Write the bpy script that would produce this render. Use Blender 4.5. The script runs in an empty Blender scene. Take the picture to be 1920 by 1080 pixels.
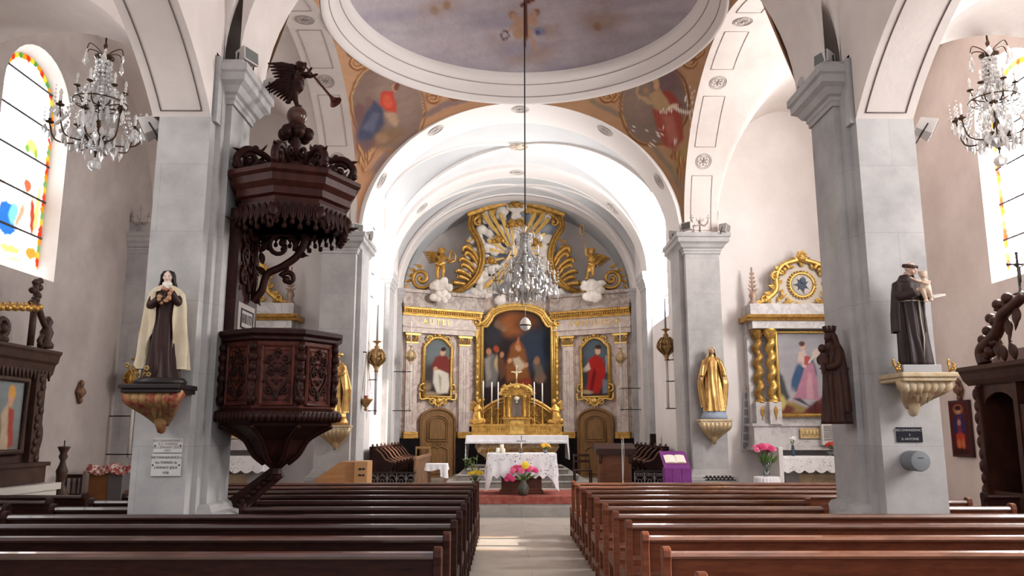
import bpy, bmesh, math, random
import numpy as np
from mathutils import Vector, Matrix, Euler, noise as mnoise
R = math.radians; PI = math.pi; TAU = 2*PI
rnd = random.Random(7)
sc = bpy.context.scene; COL = sc.collection
V = Vector
# ---------------- camera ----------------
CAMLOC = V((-0.32, 0.0, 1.70)); FPX = 1510.0; PITCH = R(10.2); YAW = R(-0.42)
cd = bpy.data.cameras.new('camera'); cam = bpy.data.objects.new('camera', cd); COL.objects.link(cam)
cd.sensor_width = 36.0; cd.lens = FPX/1920*36.0; cd.clip_end = 200
cam.location = CAMLOC; cam.rotation_euler = (PI/2+PITCH, 0, YAW); sc.camera = cam
CM = Euler(cam.rotation_euler).to_matrix()
def ray(px, py):
    return CM @ V((px-960, 540-py, -FPX))
def P(px, py, Y):                      # the point of the world seen at a photo pixel, at depth Y
    d = ray(px, py); return CAMLOC + d*((Y-CAMLOC.y)/d.y)
def PX(px, py, X):                     # the same on a plane of constant X
    d = ray(px, py); return CAMLOC + d*((X-CAMLOC.x)/d.x)
def project(a):                        # Nx3 array -> photo pixels
    q = (np.asarray(a)-np.array(CAMLOC)) @ np.array(CM)
    return np.stack([960+FPX*q[:,0]/-q[:,2], 540-FPX*q[:,1]/-q[:,2]], 1)
# ---------------- materials ----------------
MATS = {}
def nd(t, ty, **k):
    n = t.nodes.new(ty)
    for a, b in k.items():
        if a in n.inputs.keys(): n.inputs[a].default_value = b
        else: setattr(n, a, b)
    return n
def c4(c): return (c[0], c[1], c[2], 1)
def M(name, col, rough=.6, metal=0., var=None, vs=3., vd=6., bump=0., bs=30., stretch=None, vein=None, spec=.22, coat=0., contrast=(.35,.65), attr=False):
    """principled material; var = second colour mixed in by noise; vein = (colour, scale)"""
    if name in MATS: return MATS[name]
    m = bpy.data.materials.new(name); m.use_nodes = True; t = m.node_tree; L = t.links.new
    b = t.nodes['Principled BSDF']
    b.inputs['Roughness'].default_value = rough; b.inputs['Metallic'].default_value = metal
    b.inputs['Specular IOR Level'].default_value = spec; b.inputs['Coat Weight'].default_value = coat
    b.inputs['Base Color'].default_value = c4(col)
    tc = nd(t, 'ShaderNodeTexCoord'); co = tc.outputs['Object']
    if stretch:
        mp = nd(t, 'ShaderNodeMapping'); mp.inputs['Scale'].default_value = stretch; L(co, mp.inputs[0]); co = mp.outputs[0]
    src = None
    if attr:
        a = nd(t, 'ShaderNodeAttribute', attribute_name='Col'); src = a.outputs['Color']
    if var:
        n = nd(t, 'ShaderNodeTexNoise', Scale=vs, Detail=vd, Roughness=.62); L(co, n.inputs['Vector'])
        r = nd(t, 'ShaderNodeMapRange'); r.inputs[1].default_value = contrast[0]; r.inputs[2].default_value = contrast[1]; L(n.outputs['Fac'], r.inputs[0])
        x = nd(t, 'ShaderNodeMix', data_type='RGBA'); L(r.outputs[0], x.inputs[0]); x.inputs[6].default_value = c4(col); x.inputs[7].default_value = c4(var)
        if src: L(src, x.inputs[6])
        src = x.outputs[2]
    if vein:
        n2 = nd(t, 'ShaderNodeTexNoise', Scale=vein[1], Detail=5, Roughness=.6, Distortion=1.2); L(co, n2.inputs['Vector'])
        cr = nd(t, 'ShaderNodeValToRGB'); e = cr.color_ramp.elements
        e[0].position = .44; e[0].color = (0,0,0,1); e[1].position = .56; e[1].color = (0,0,0,1)
        q = e.new(.5); q.color = (.8,.8,.8,1); L(n2.outputs['Fac'], cr.inputs[0])
        x = nd(t, 'ShaderNodeMix', data_type='RGBA'); L(cr.outputs[0], x.inputs[0]); x.inputs[6].default_value = c4(col); x.inputs[7].default_value = c4(vein[0])
        if src: L(src, x.inputs[6])
        src = x.outputs[2]
    if src: L(src, b.inputs['Base Color'])
    if bump:
        n = nd(t, 'ShaderNodeTexNoise', Scale=bs, Detail=4); L(co, n.inputs['Vector'])
        bp = nd(t, 'ShaderNodeBump', Strength=bump, Distance=.02); L(n.outputs['Fac'], bp.inputs['Height']); L(bp.outputs[0], b.inputs['Normal'])
    MATS[name] = m; return m
# ---------------- mesh builder ----------------
def mk(name, verts, faces, mat, parent=None, smooth=None, mats=None):
    me = bpy.data.meshes.new(name); me.from_pydata([tuple(v) for v in verts], [], faces)
    if smooth is not None: me.polygons.foreach_set('use_smooth', smooth)
    me.materials.append(mat)
    o = bpy.data.objects.new(name, me); COL.objects.link(o)
    if parent: o.parent = parent
    return o
class MB:
    """collects shapes in world coordinates; build() links them as ONE mesh object (local to a parent thing)"""
    def __init__(s, tf=None): s.v = []; s.f = []; s.s = []; s.tf = tf
    def add(s, vs, fs, sm=False):
        k = len(s.v)
        s.v += [s.tf @ V(q) for q in vs] if s.tf else [V(q) for q in vs]
        s.f += [tuple(i+k for i in q) for q in fs]; s.s += [sm]*len(fs); return s
    def box(s, x0, x1, y0, y1, z0, z1):
        return s.add([(x,y,z) for z in (z0,z1) for y in (y0,y1) for x in (x0,x1)], [(0,2,3,1),(4,5,7,6),(0,1,5,4),(2,6,7,3),(0,4,6,2),(1,3,7,5)])
    def bx(s, c, d, rot=None):         # centred box with an optional rotation matrix
        pts = [V((sx*d[0]/2, sy*d[1]/2, sz*d[2]/2)) for sz in (-1,1) for sy in (-1,1) for sx in (-1,1)]
        if rot: pts = [rot @ q for q in pts]
        return s.add([q+V(c) for q in pts], [(0,2,3,1),(4,5,7,6),(0,1,5,4),(2,6,7,3),(0,4,6,2),(1,3,7,5)])
    def tube(s, pts, r, n=8, sm=True, sq=1.0, cap=True):
        pts = [V(p) for p in pts]; m = len(pts)
        rs = r if isinstance(r, (list, tuple)) else [r]*m
        up = None; vs = []
        for i, p in enumerate(pts):
            t = (pts[min(i+1,m-1)]-pts[max(i-1,0)])
            t = t.normalized() if t.length > 1e-9 else V((0,0,1))
            if up is None: up = t.orthogonal().normalized()
            else:
                up = up - t*up.dot(t)
                up = up.normalized() if up.length > 1e-6 else t.orthogonal().normalized()
            b = t.cross(up)
            vs += [p + (up*math.cos(TAU*j/n)*sq + b*math.sin(TAU*j/n))*rs[i] for j in range(n)]
        fs = [(i*n+j, i*n+(j+1)%n, (i+1)*n+(j+1)%n, (i+1)*n+j) for i in range(m-1) for j in range(n)]
        if cap: fs += [tuple(range(n-1,-1,-1)), tuple(range((m-1)*n, m*n))]
        return s.add(vs, fs, sm)
    def sweep(s, pts, prof, up=(0,0,1), closed=False, sm=False, cap=True):   # profile (side, up) along a path; side = tangent x up
        pts = [V(p) for p in pts]; m = len(pts); n = len(prof); vs = []; ups = up if isinstance(up, list) else [V(up)]*m
        for i, p in enumerate(pts):
            a = pts[(i-1)%m] if closed else pts[max(i-1,0)]; b = pts[(i+1)%m] if closed else pts[min(i+1,m-1)]
            t1 = (p-a); t2 = (b-p)
            t1 = t1.normalized() if t1.length > 1e-9 else t2.normalized(); t2 = t2.normalized() if t2.length > 1e-9 else t1
            t = (t1+t2).normalized(); u = V(ups[i]); sd = t.cross(u).normalized(); u2 = sd.cross(t).normalized()
            k = 1/max(.3, math.sqrt((1+t1.dot(t2))/2)) if not isinstance(up, list) else 1
            vs += [p + sd*a_*k + u2*b_ for a_, b_ in prof]
        mm = m if closed else m-1
        fs = [(i*n+j, i*n+(j+1)%n, ((i+1)%m)*n+(j+1)%n, ((i+1)%m)*n+j) for i in range(mm) for j in range(n)]
        if not closed and cap: fs += [tuple(range(n-1,-1,-1)), tuple(range((m-1)*n, m*n))]
        return s.add(vs, fs, sm)
    def lathe(s, prof, c=(0,0,0), n=24, sx=1., sy=1., ang=0., sm=True, seg=None, rot=None, flute=None):
        c = V(c); vs = []
        for r, z in prof:
            for j in range(n):
                a = ang + TAU*j/n; k = 1 + (flute[1]*math.cos(flute[0]*a) if flute else 0)
                q = V((r*sx*k*math.cos(a), r*sy*k*math.sin(a), z)); vs.append((rot @ q if rot else q)+c)
        m = len(prof)
        fs = [(i*n+j, i*n+(j+1)%n, (i+1)*n+(j+1)%n, (i+1)*n+j) for i in range(m-1) for j in range(n)]
        fs += [tuple(range(n-1,-1,-1)), tuple(range((m-1)*n, m*n))]
        return s.add(vs, fs, sm)
    def ell(s, c, r, rot=None, n=12, m=8, sm=True):
        if not isinstance(r, (tuple, list, Vector)): r = (r,r,r)
        c = V(c); vs = []
        for i in range(m+1):
            th = PI*i/m
            for j in range(n):
                q = V((r[0]*math.sin(th)*math.cos(TAU*j/n), r[1]*math.sin(th)*math.sin(TAU*j/n), -r[2]*math.cos(th)))
                vs.append((rot @ q if rot else q)+c)
        return s.add(vs, [(i*n+j, i*n+(j+1)%n, (i+1)*n+(j+1)%n, (i+1)*n+j) for i in range(m) for j in range(n)], sm)
    def grid(s, fn, nu, nv, sm=True, flip=False):
        vs = [fn(i/nu, j/nv) for i in range(nu+1) for j in range(nv+1)]; w = nv+1
        fs = [(i*w+j, (i+1)*w+j, (i+1)*w+j+1, i*w+j+1) for i in range(nu) for j in range(nv)]
        if flip: fs = [f[::-1] for f in fs]
        return s.add(vs, fs, sm)
    def prism(s, poly, org, u, w, d, sm=False):    # 2-D outline extruded by the vector d
        org, u, w, d = V(org), V(u), V(w), V(d); n = len(poly)
        a = [org + u*x + w*y for x, y in poly]
        return s.add(a + [q+d for q in a], [tuple(range(n)), tuple(range(2*n-1, n-1, -1))] + [(i, i+n, (i+1)%n+n, (i+1)%n) for i in range(n)], sm)
    def build(s, name, mat, parent=None, loc=None, local=False):
        o = V(loc) if loc is not None else (V((0,0,0)) if (parent is None or local) else wloc(parent))
        ob = mk(name, [q-o for q in s.v], s.f, mat, parent, s.s)
        if loc is not None: ob.location = o
        return ob
def wloc(o):
    l = V((0,0,0))
    while o is not None: l = l + o.location; o = o.parent
    return l
def recalc(o):
    bm = bmesh.new(); bm.from_mesh(o.data); bmesh.ops.recalc_face_normals(bm, faces=bm.faces); bm.to_mesh(o.data); bm.free(); return o
def bev(o, w=.01, seg=2):
    m = o.modifiers.new('b', 'BEVEL'); m.width = w; m.segments = seg; m.limit_method = 'ANGLE'; return o
def blob(mb, name, mat, parent, voxel=.02, it=4, fac=.5, loc=None):   # fuse overlapping shapes into one smooth surface
    o = mb.build(name, mat, parent, loc)
    r = o.modifiers.new('r', 'REMESH'); r.mode = 'VOXEL'; r.voxel_size = voxel; r.use_smooth_shade = True
    if it: sm = o.modifiers.new('s', 'SMOOTH'); sm.iterations = it; sm.factor = fac
    dg = bpy.context.evaluated_depsgraph_get(); me = bpy.data.meshes.new_from_object(o.evaluated_get(dg))
    o.modifiers.clear(); o.data = me
    if not me.materials: me.materials.append(mat)
    me.polygons.foreach_set('use_smooth', [True]*len(me.polygons)); return o
def tag(o, label, cat, group=None):
    o['label'] = label; o['category'] = cat
    if group: o['group'] = group
    return o
def thing(name, label, cat, loc, group=None, rz=0.):
    o = bpy.data.objects.new(name, None); COL.objects.link(o); o.location = V(loc); o.rotation_euler.z = rz
    o.empty_display_size = .1
    return tag(o, label, cat, group)
def struct(o): o['kind'] = 'structure'; return o
def dup(o, loc, label=None, rz=None, parent=None):
    c = o.copy(); COL.objects.link(c)
    if parent is None:
        c.location = V(loc)
        if rz is not None: c.rotation_euler.z = rz
        if label: c['label'] = label
    else: c.parent = parent
    for ch in o.children: dup(ch, None, parent=c)
    return c
def lerp(a, b, t): return a+(b-a)*t
def spiral(c, u, w, r0, r1, a0, a1, n=20):     # points of a spiral in the plane (u, w)
    c, u, w = V(c), V(u), V(w); out = []
    for i in range(n+1):
        t = i/n; r = lerp(r0, r1, t); a = lerp(a0, a1, t); out.append(c + u*(r*math.cos(a)) + w*(r*math.sin(a)))
    return out
def bez(pts, n=16):                            # smooth curve through the points
    pts = [V(p) for p in pts]; out = []
    for i in range(len(pts)-1):
        p0, p1, p2, p3 = pts[max(i-1,0)], pts[i], pts[i+1], pts[min(i+2,len(pts)-1)]
        for k in range(n):
            t = k/n; out.append(.5*((2*p1)+(p2-p0)*t+(2*p0-5*p1+4*p2-p3)*t*t+(3*p1-p0-3*p2+p3)*t**3))
    return out+[pts[-1]]
# ---------------- painter: colours of painted pictures, vertex by vertex ----------------
def sdpoly(q, pts):
    pts = np.asarray(pts, float); d = np.full(len(q), 1e18); s = np.ones(len(q)); n = len(pts); j = n-1
    for i in range(n):
        e = pts[j]-pts[i]; w = q-pts[i]; t = np.clip((w@e)/max(e@e,1e-12), 0, 1)
        b = w-np.outer(t, e); d = np.minimum(d, (b*b).sum(1))
        c1 = q[:,1] >= pts[i][1]; c2 = q[:,1] < pts[j][1]; c3 = e[0]*w[:,1] > e[1]*w[:,0]
        al = (c1&c2&c3)|(~c1&~c2&~c3); s = np.where(al, -s, s); j = i
    return s*np.sqrt(d)
def sdline(q, pts):
    pts = np.asarray(pts, float); d = np.full(len(q), 1e18)
    for a, b in zip(pts[:-1], pts[1:]):
        e = b-a; w = q-a; t = np.clip((w@e)/max(e@e,1e-12), 0, 1); x = w-np.outer(t, e); d = np.minimum(d, (x*x).sum(1))
    return np.sqrt(d)
def srgb(c): 
    c = np.asarray(c, float)/255.; return np.where(c <= .04045, c/12.92, ((c+.055)/1.055)**2.4)
def paint(q, base, layers, seed=1, grain=.06, wob=1.0):
    """q: Nx2 positions on the picture; layers: e(llipse) p(olygon) l(ine) g(radient)"""
    C = np.tile(srgb(base), (len(q), 1)); g = np.random.RandomState(seed)
    ph = g.rand(8)*6.28; fr = g.rand(8)*.25+.05
    w = np.stack([np.sin(q[:,1]*fr[0]+ph[0])+np.sin(q[:,0]*fr[1]+q[:,1]*fr[2]+ph[1]), np.sin(q[:,0]*fr[3]+ph[2])+np.sin(q[:,1]*fr[4]-q[:,0]*fr[5]+ph[3])], 1)*.5*wob
    qq = q+w; br = 1+.035*(np.sin(q[:,0]*.13+q[:,1]*.07+ph[4]+w[:,0]*2)*np.sin(q[:,1]*.11-q[:,0]*.05+ph[5])+np.sin(q[:,0]*.041+q[:,1]*.3+ph[6]+w[:,1])*np.sin(q[:,1]*.09+q[:,0]*.021+ph[7]))
    for l in layers:
        k = l[0]
        if k == 'e':
            _, cx, cy, rx, ry, rot, col, soft = l; a = R(rot); x = qq[:,0]-cx; y = qq[:,1]-cy
            X = x*math.cos(a)+y*math.sin(a); Y = -x*math.sin(a)+y*math.cos(a)
            d = (np.sqrt((X/rx)**2+(Y/ry)**2)-1)*min(rx, ry)
        elif k == 'p': _, pts, col, soft = l; d = sdpoly(qq, pts)
        elif k == 'l': _, pts, wd, col, soft = l; d = sdline(qq, pts)-wd
        elif k == 'g': _, y0, y1, col, soft = l; t = np.clip((q[:,1]-y0)/(y1-y0), 0, 1)*soft; C = C*(1-t[:,None])+srgb(col)*t[:,None]; continue
        t = np.clip(.5-d/max(soft*.62, 1e-3)/2, 0, 1); t = t*t*(3-2*t); C = C*(1-t[:,None])+srgb(col)*t[:,None]
    return np.clip(C*(1+grain*(g.rand(len(q), 1)-.5)*2)*br[:,None], 0, 1)
def setcol(o, C):
    a = o.data.color_attributes.new('Col', 'FLOAT_COLOR', 'POINT')
    a.data.foreach_set('color', np.concatenate([C, np.ones((len(C), 1))], 1).astype(np.float32).ravel())
def verts(o):
    a = np.empty(len(o.data.vertices)*3); o.data.vertices.foreach_get('co', a); return a.reshape(-1, 3)
def PAINT(rough=.55): return M('painted_picture', (.5,.5,.5), .6, attr=True, spec=.08)
# ---------------- the building ----------------
PLAST = M('plaster', (.77,.69,.645), .85, var=(.64,.565,.53), vs=.7, bump=.15, bs=14)
PLASTW = M('plaster_white', (.77,.715,.69), .85, var=(.68,.62,.59), vs=.8, bump=.1, bs=12)
AISLER = M('plaster_worn_lit', (.80,.70,.65), .85, var=(.68,.58,.53), vs=.9, bump=.2, bs=10)  # right wall: same plaster, its brighter light put into the colour
AISLE = M('plaster_worn_shaded', (.42,.365,.34), .85, var=(.32,.27,.25), vs=.9, bump=.25, bs=10)  # left wall: same plaster, darkened in colour for its shade
CELL = M('vault_blue_grey', (.60,.60,.60), .85, var=(.55,.55,.555), vs=.8)
BAND = M('plaster_band', (.74,.685,.655), .8)
LINE = M('painted_line', (.16,.12,.11), .8)
LINE2 = M('painted_ornament', (.36,.31,.29), .8)
LEAD = M('lead_came', (.05,.045,.045), .6)
def stone_mat(name, c1, c2, mortar, bw, bh, ms=.004):
    m = bpy.data.materials.new(name); m.use_nodes = True; t = m.node_tree; L = t.links.new; b = t.nodes['Principled BSDF']
    g = nd(t, 'ShaderNodeNewGeometry'); tc = nd(t, 'ShaderNodeTexCoord'); cx = nd(t, 'ShaderNodeCombineXYZ'); sx = nd(t, 'ShaderNodeSeparateXYZ'); L(tc.outputs['Object'], sx.inputs[0])
    ad = nd(t, 'ShaderNodeMath', operation='ADD'); L(sx.outputs[0], ad.inputs[0]); L(sx.outputs[1], ad.inputs[1])
    L(ad.outputs[0], cx.inputs[0]); L(sx.outputs[2], cx.inputs[1])
    br = nd(t, 'ShaderNodeTexBrick'); br.inputs['Color1'].default_value = c4(c1); br.inputs['Color2'].default_value = c4(c2); br.inputs['Mortar'].default_value = c4(mortar)
    br.inputs['Scale'].default_value = 1; br.inputs['Brick Width'].default_value = bw; br.inputs['Row Height'].default_value = bh; br.inputs['Mortar Size'].default_value = ms; br.inputs['Mortar Smooth'].default_value = .3
    L(cx.outputs[0], br.inputs['Vector'])
    n = nd(t, 'ShaderNodeTexNoise', Scale=1.6, Detail=8, Roughness=.65); L(tc.outputs['Object'], n.inputs['Vector'])
    r = nd(t, 'ShaderNodeMapRange'); r.inputs[1].default_value = .38; r.inputs[2].default_value = .72; r.inputs[3].default_value = 1.06; r.inputs[4].default_value = .70; L(n.outputs['Fac'], r.inputs[0])
    x = nd(t, 'ShaderNodeMix', data_type='RGBA', blend_type='MULTIPLY'); x.inputs[0].default_value = 1; L(br.outputs[0], x.inputs[6]); L(r.outputs[0], x.inputs[7])
    L(x.outputs[2], b.inputs['Base Color']); b.inputs['Roughness'].default_value = .8
    bp = nd(t, 'ShaderNodeBump', Strength=.25, Distance=.02); L(n.outputs['Fac'], bp.inputs['Height']); L(bp.outputs[0], b.inputs['Normal'])
    return m
STONE = stone_mat('pillar_stone', (.46,.435,.425), (.42,.40,.39), (.36,.335,.325), 1.5, .78)
def floor_mat(name, c1, c2, mortar, bw, bh, rough):
    m = bpy.data.materials.new(name); m.use_nodes = True; t = m.node_tree; L = t.links.new; b = t.nodes['Principled BSDF']
    tc = nd(t, 'ShaderNodeTexCoord'); br = nd(t, 'ShaderNodeTexBrick'); br.inputs['Color1'].default_value = c4(c1); br.inputs['Color2'].default_value = c4(c2); br.inputs['Mortar'].default_value = c4(mortar)
    br.inputs['Scale'].default_value = 1; br.inputs['Brick Width'].default_value = bw; br.inputs['Row Height'].default_value = bh; br.inputs['Mortar Size'].default_value = .006
    L(tc.outputs['Object'], br.inputs['Vector'])
    n = nd(t, 'ShaderNodeTexNoise', Scale=3, Detail=8, Roughness=.7); L(tc.outputs['Object'], n.inputs['Vector'])
    r = nd(t, 'ShaderNodeMapRange'); r.inputs[1].default_value = .3; r.inputs[2].default_value = .7; r.inputs[3].default_value = .75; r.inputs[4].default_value = 1.1; L(n.outputs['Fac'], r.inputs[0])
    x = nd(t, 'ShaderNodeMix', data_type='RGBA', blend_type='MULTIPLY'); x.inputs[0].default_value = 1; L(br.outputs[0], x.inputs[6]); L(r.outputs[0], x.inputs[7])
    L(x.outputs[2], b.inputs['Base Color']); b.inputs['Roughness'].default_value = rough
    return m
FLOOR = floor_mat('floor_slabs', (.47,.41,.355), (.41,.36,.31), (.28,.24,.21), 1.5, 1.05, .38)
STEPM = floor_mat('step_stone', (.36,.33,.30), (.32,.295,.27), (.2,.18,.16), 2.2, 3., .5)
NA, ZS, RISE = 3.6, 6.0, 3.05
Y0, Y1 = 10.0, 17.2; YC = 13.6
def ell_h(t): return math.sqrt(max(0., 1-t*t))
struct(MB().box(-9,9,-4,17.05,-.2,0).build('floor', FLOOR))
struct(MB().box(-3.6,3.6,17.05,17.4,0,.20).box(-3.6,3.6,17.4,27,0,.2).build('trim_1', STEPM))
struct(MB().box(-3.6,3.6,17.35,27,.2,.38).build('floor_chancel', floor_mat('chancel_floor', (.45,.40,.36), (.38,.34,.30), (.2,.17,.15), .5, .5, .5)))
struct(MB().box(3.6,9,17.05,18.2,0,.18).build('floor_aisle_right', STEPM)); struct(MB().box(-9,-3.6,17.05,18.2,0,.18).build('floor_aisle_left', STEPM))
# capitals and bases follow a rectangle
CAPP = [(0,0),(.03,0),(.03,.05),(.05,.07),(.05,.11),(.09,.13),(.13,.2),(.19,.24),(.19,.33),(.22,.35),(.22,.44),(0,.44)]
BASP = [(0,.95),(.03,.93),(.05,.86),(.10,.84),(.14,.80),(.15,.74),(.14,.68),(.10,.66),(.12,.62),(.12,0),(0,0)]
def ringprof(mb, x0, x1, y0, y1, z, prof, sc=1.):
    path = [(x0,y0,z),(x1,y0,z),(x1,y1,z),(x0,y1,z)]
    vs = []; n = len(prof)
    for (x, y, _), (dx, dy) in zip(path, ((-1,-1),(1,-1),(1,1),(-1,1))):
        vs += [(x+dx*p[0]*sc, y+dy*p[0]*sc, z+p[1]) for p in prof]
    mb.add(vs, [(((i+1)%4)*n+j, ((i+1)%4)*n+j+1, i*n+j+1, i*n+j) for i in range(4) for j in range(n-1)])
    return mb
def sgn(s, a, b): return (a, b) if s > 0 else (-b, -a)
for s, nm in ((1,'right'), (-1,'left')):
    m = MB(); x0, x1 = sgn(s, 3.68, 4.34 if s > 0 else 4.265); m.box(x0,x1,8.7,10.0,0,5.26)
    p0, p1 = sgn(s, 3.55, 3.72); m.box(p0,p1,8.98,9.65,.0,5.6)
    q0, q1 = sgn(s, 3.62, 3.7); m.box(q0,q1,8.86,9.75,.0,5.9)
    m.box(x0,x1,8.74,10,5.2,6.05); q0, q1 = sgn(s, 3.63, 3.72); m.box(q0,q1,8.73,8.98,5.2,6.0)
    o = struct(recalc(m.build('pillar_near_'+nm, STONE)))
    m = MB(); p0, p1 = sgn(s, 3.55, 3.9); ringprof(m, p0, p1, 8.98, 9.65, 5.5, CAPP)
    k0, k1 = sgn(s, 3.4, 3.9); m.box(k0,k1,8.82,9.85,5.93,6.0)
    struct(recalc(m.build('capital', STONE, o)))
    m = MB(); ringprof(m, p0, p1, 8.98, 9.65, 0, BASP, 1.9); ringprof(m, x0, x1, 8.75, 9.98, 0, [(0,.62),(.04,.58),(.05,0)])
    struct(recalc(m.build('pillar_base', STONE, o)))
    m = MB(); x0, x1 = sgn(s, 3.6, 4.34); m.box(x0,x1,17.2,18.4,0,6.0); q0, q1 = sgn(s, 3.5, 3.7); m.box(q0,q1,17.4,18.3,0,6.0)
    o = struct(m.build('pillar_far_'+nm, STONE))
    m = MB(); ringprof(m, x0, x1, 17.2, 18.4, 5.56, CAPP); struct(recalc(m.build('capital', STONE, o)))
    m = MB(); ringprof(m, x0, x1, 17.2, 18.4, 0, BASP); struct(recalc(m.build('pillar_base', STONE, o)))
    # outer responds of the aisle
    m = MB()
    for a, b in ((8.7,10.0),(16.2,18.0)):
        x0, x1 = sgn(s, 7.64 if a > 15 else 7.9, 8.12); m.box(x0,x1,a,b,0,6.0 if a > 15 else 5.24)
        ringprof(m, x0, x1, a, b, 5.33 if a > 15 else 4.85, CAPP, .5)
    struct(recalc(m.build('pilaster_'+nm, STONE)))
# --- arches: soffit between two parallel planes (plus their faces where walls stand above) ---
def arch(mb, axis, c, half, z0, rise, a, b, zt=None, n=40, seg=False):
    """axis 'x': spans x, thickness y from a to b; zt = height of wall above"""
    def pt(u, w, z): return (u, w, z) if axis == 'x' else (w, u, z)
    pts = []
    for i in range(n+1):
        th = PI - PI*i/n
        if seg:
            th0 = R(47.7); r = half/math.sin(th0); th = PI/2+th0-2*th0*i/n; pts.append((c+r*math.cos(th), z0-r*math.cos(th0)+r*math.sin(th)))
        else: pts.append((c+half*math.cos(th), z0+rise*math.sin(th)))
    k = len(pts)
    mb.add([pt(u,a,z) for u,z in pts]+[pt(u,b,z) for u,z in pts], [(i,i+1,i+1+k,i+k) for i in range(k-1)], True)
    if zt:
        for w in (a, b):
            mb.add([pt(u,w,z) for u,z in pts]+[pt(u,w,zt) for u,z in pts], [(i,i+1,i+1+k,i+k) for i in range(k-1)])
    return pts
for s, nm in ((1,'right'), (-1,'left')):
    m = MB(); x0, x1 = sgn(s, 3.6, 4.34); arch(m, 'y', YC, 3.6, ZS, RISE, x0, x1)
    struct(recalc(m.build('ceiling_side_arch_'+nm, PLAST)))
    m = MB(); x0, x1 = sgn(s, 3.68, 4.34); pts = arch(m, 'y', 6.1, 2.6, 5.24, 0, x0, x1, 9.6, seg=True)
    m.box(x0,x1,2.2,3.5,0,9.6); m.box(x0,x1,8.7,8.95,6.0,9.4)
    struct(recalc(m.build('wall_arcade_'+nm, PLAST)))
m = MB(); arch(m, 'x', 0, 3.5, ZS, RISE, 17.2, 18.4)
for y in (17.2,18.4): a = [(3.5*math.cos(PI*i/48), y, ZS+RISE*math.sin(PI*i/48)) for i in range(49)]; b = [(3.8*math.cos(PI*i/48), y+(.03 if y < 18 else 0), ZS+3.35*math.sin(PI*i/48)) for i in range(49)]; m.add(a+b, [(i,i+1,i+50,i+49) for i in range(48)])
struct(recalc(m.build('ceiling_chancel_arch', BAND)))
m = MB(); arch(m, 'x', 0, 3.5, ZS, RISE, 8.98, 9.95, 9.5); struct(recalc(m.build('ceiling_nave_arch', PLAST)))
# --- groin vaults ---
def groin(name, x0, x1, y0, y1, z0, rise, mat, n=56, rise2=None):
    cx, cy, a, b = (x0+x1)/2, (y0+y1)/2, (x1-x0)/2, (y1-y0)/2; r2 = rise2 or rise
    def fn(u, v):
        # denser near the edges, where the curve is steep
        uu = -math.cos(PI*u); vv = -math.cos(PI*v)
        return (cx+a*uu, cy+b*vv, z0+max(rise*ell_h(uu), r2*ell_h(vv)))
    return struct(MB().grid(fn, n, n, True).build(name, mat))
groin('ceiling_nave', -3.68, 3.68, 2.2, 8.98, 6.0, 3.25, PLAST)
for s, nm in ((1,'right'), (-1,'left')):
    x0, x1 = sgn(s, 4.34, 8.12)
    groin('ceiling_aisle_'+nm, x0, x1, 9.95, 17.25, ZS, 3.2, PLAST)
    groin('ceiling_aisle_near_'+nm, x0, x1, 3.0, 8.75, 5.24, 1.95, PLAST)
    m = MB(); cx = (x0+x1)/2
    arch(m, 'x', cx, 1.89, 5.24, 1.72, 8.7, 10.0, 9.4)
    arch(m, 'x', cx, 1.89, ZS, 3.2, 17.2, 18.05)
    struct(recalc(m.build('ceiling_aisle_arch_'+nm, PLAST)))
    # east wall of the aisle
    struct(MB().box(x0-.1,x1+.1,18.0,18.4,0,9.6).build('wall_aisle_end_'+nm, PLASTW))
    # shut the roof above the aisles
    struct(MB().box(*sgn(s, 3.5, 9.2), 2.0, 18.6, 9.75, 9.85).build('ceiling_roof_'+nm, PLAST))
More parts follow.
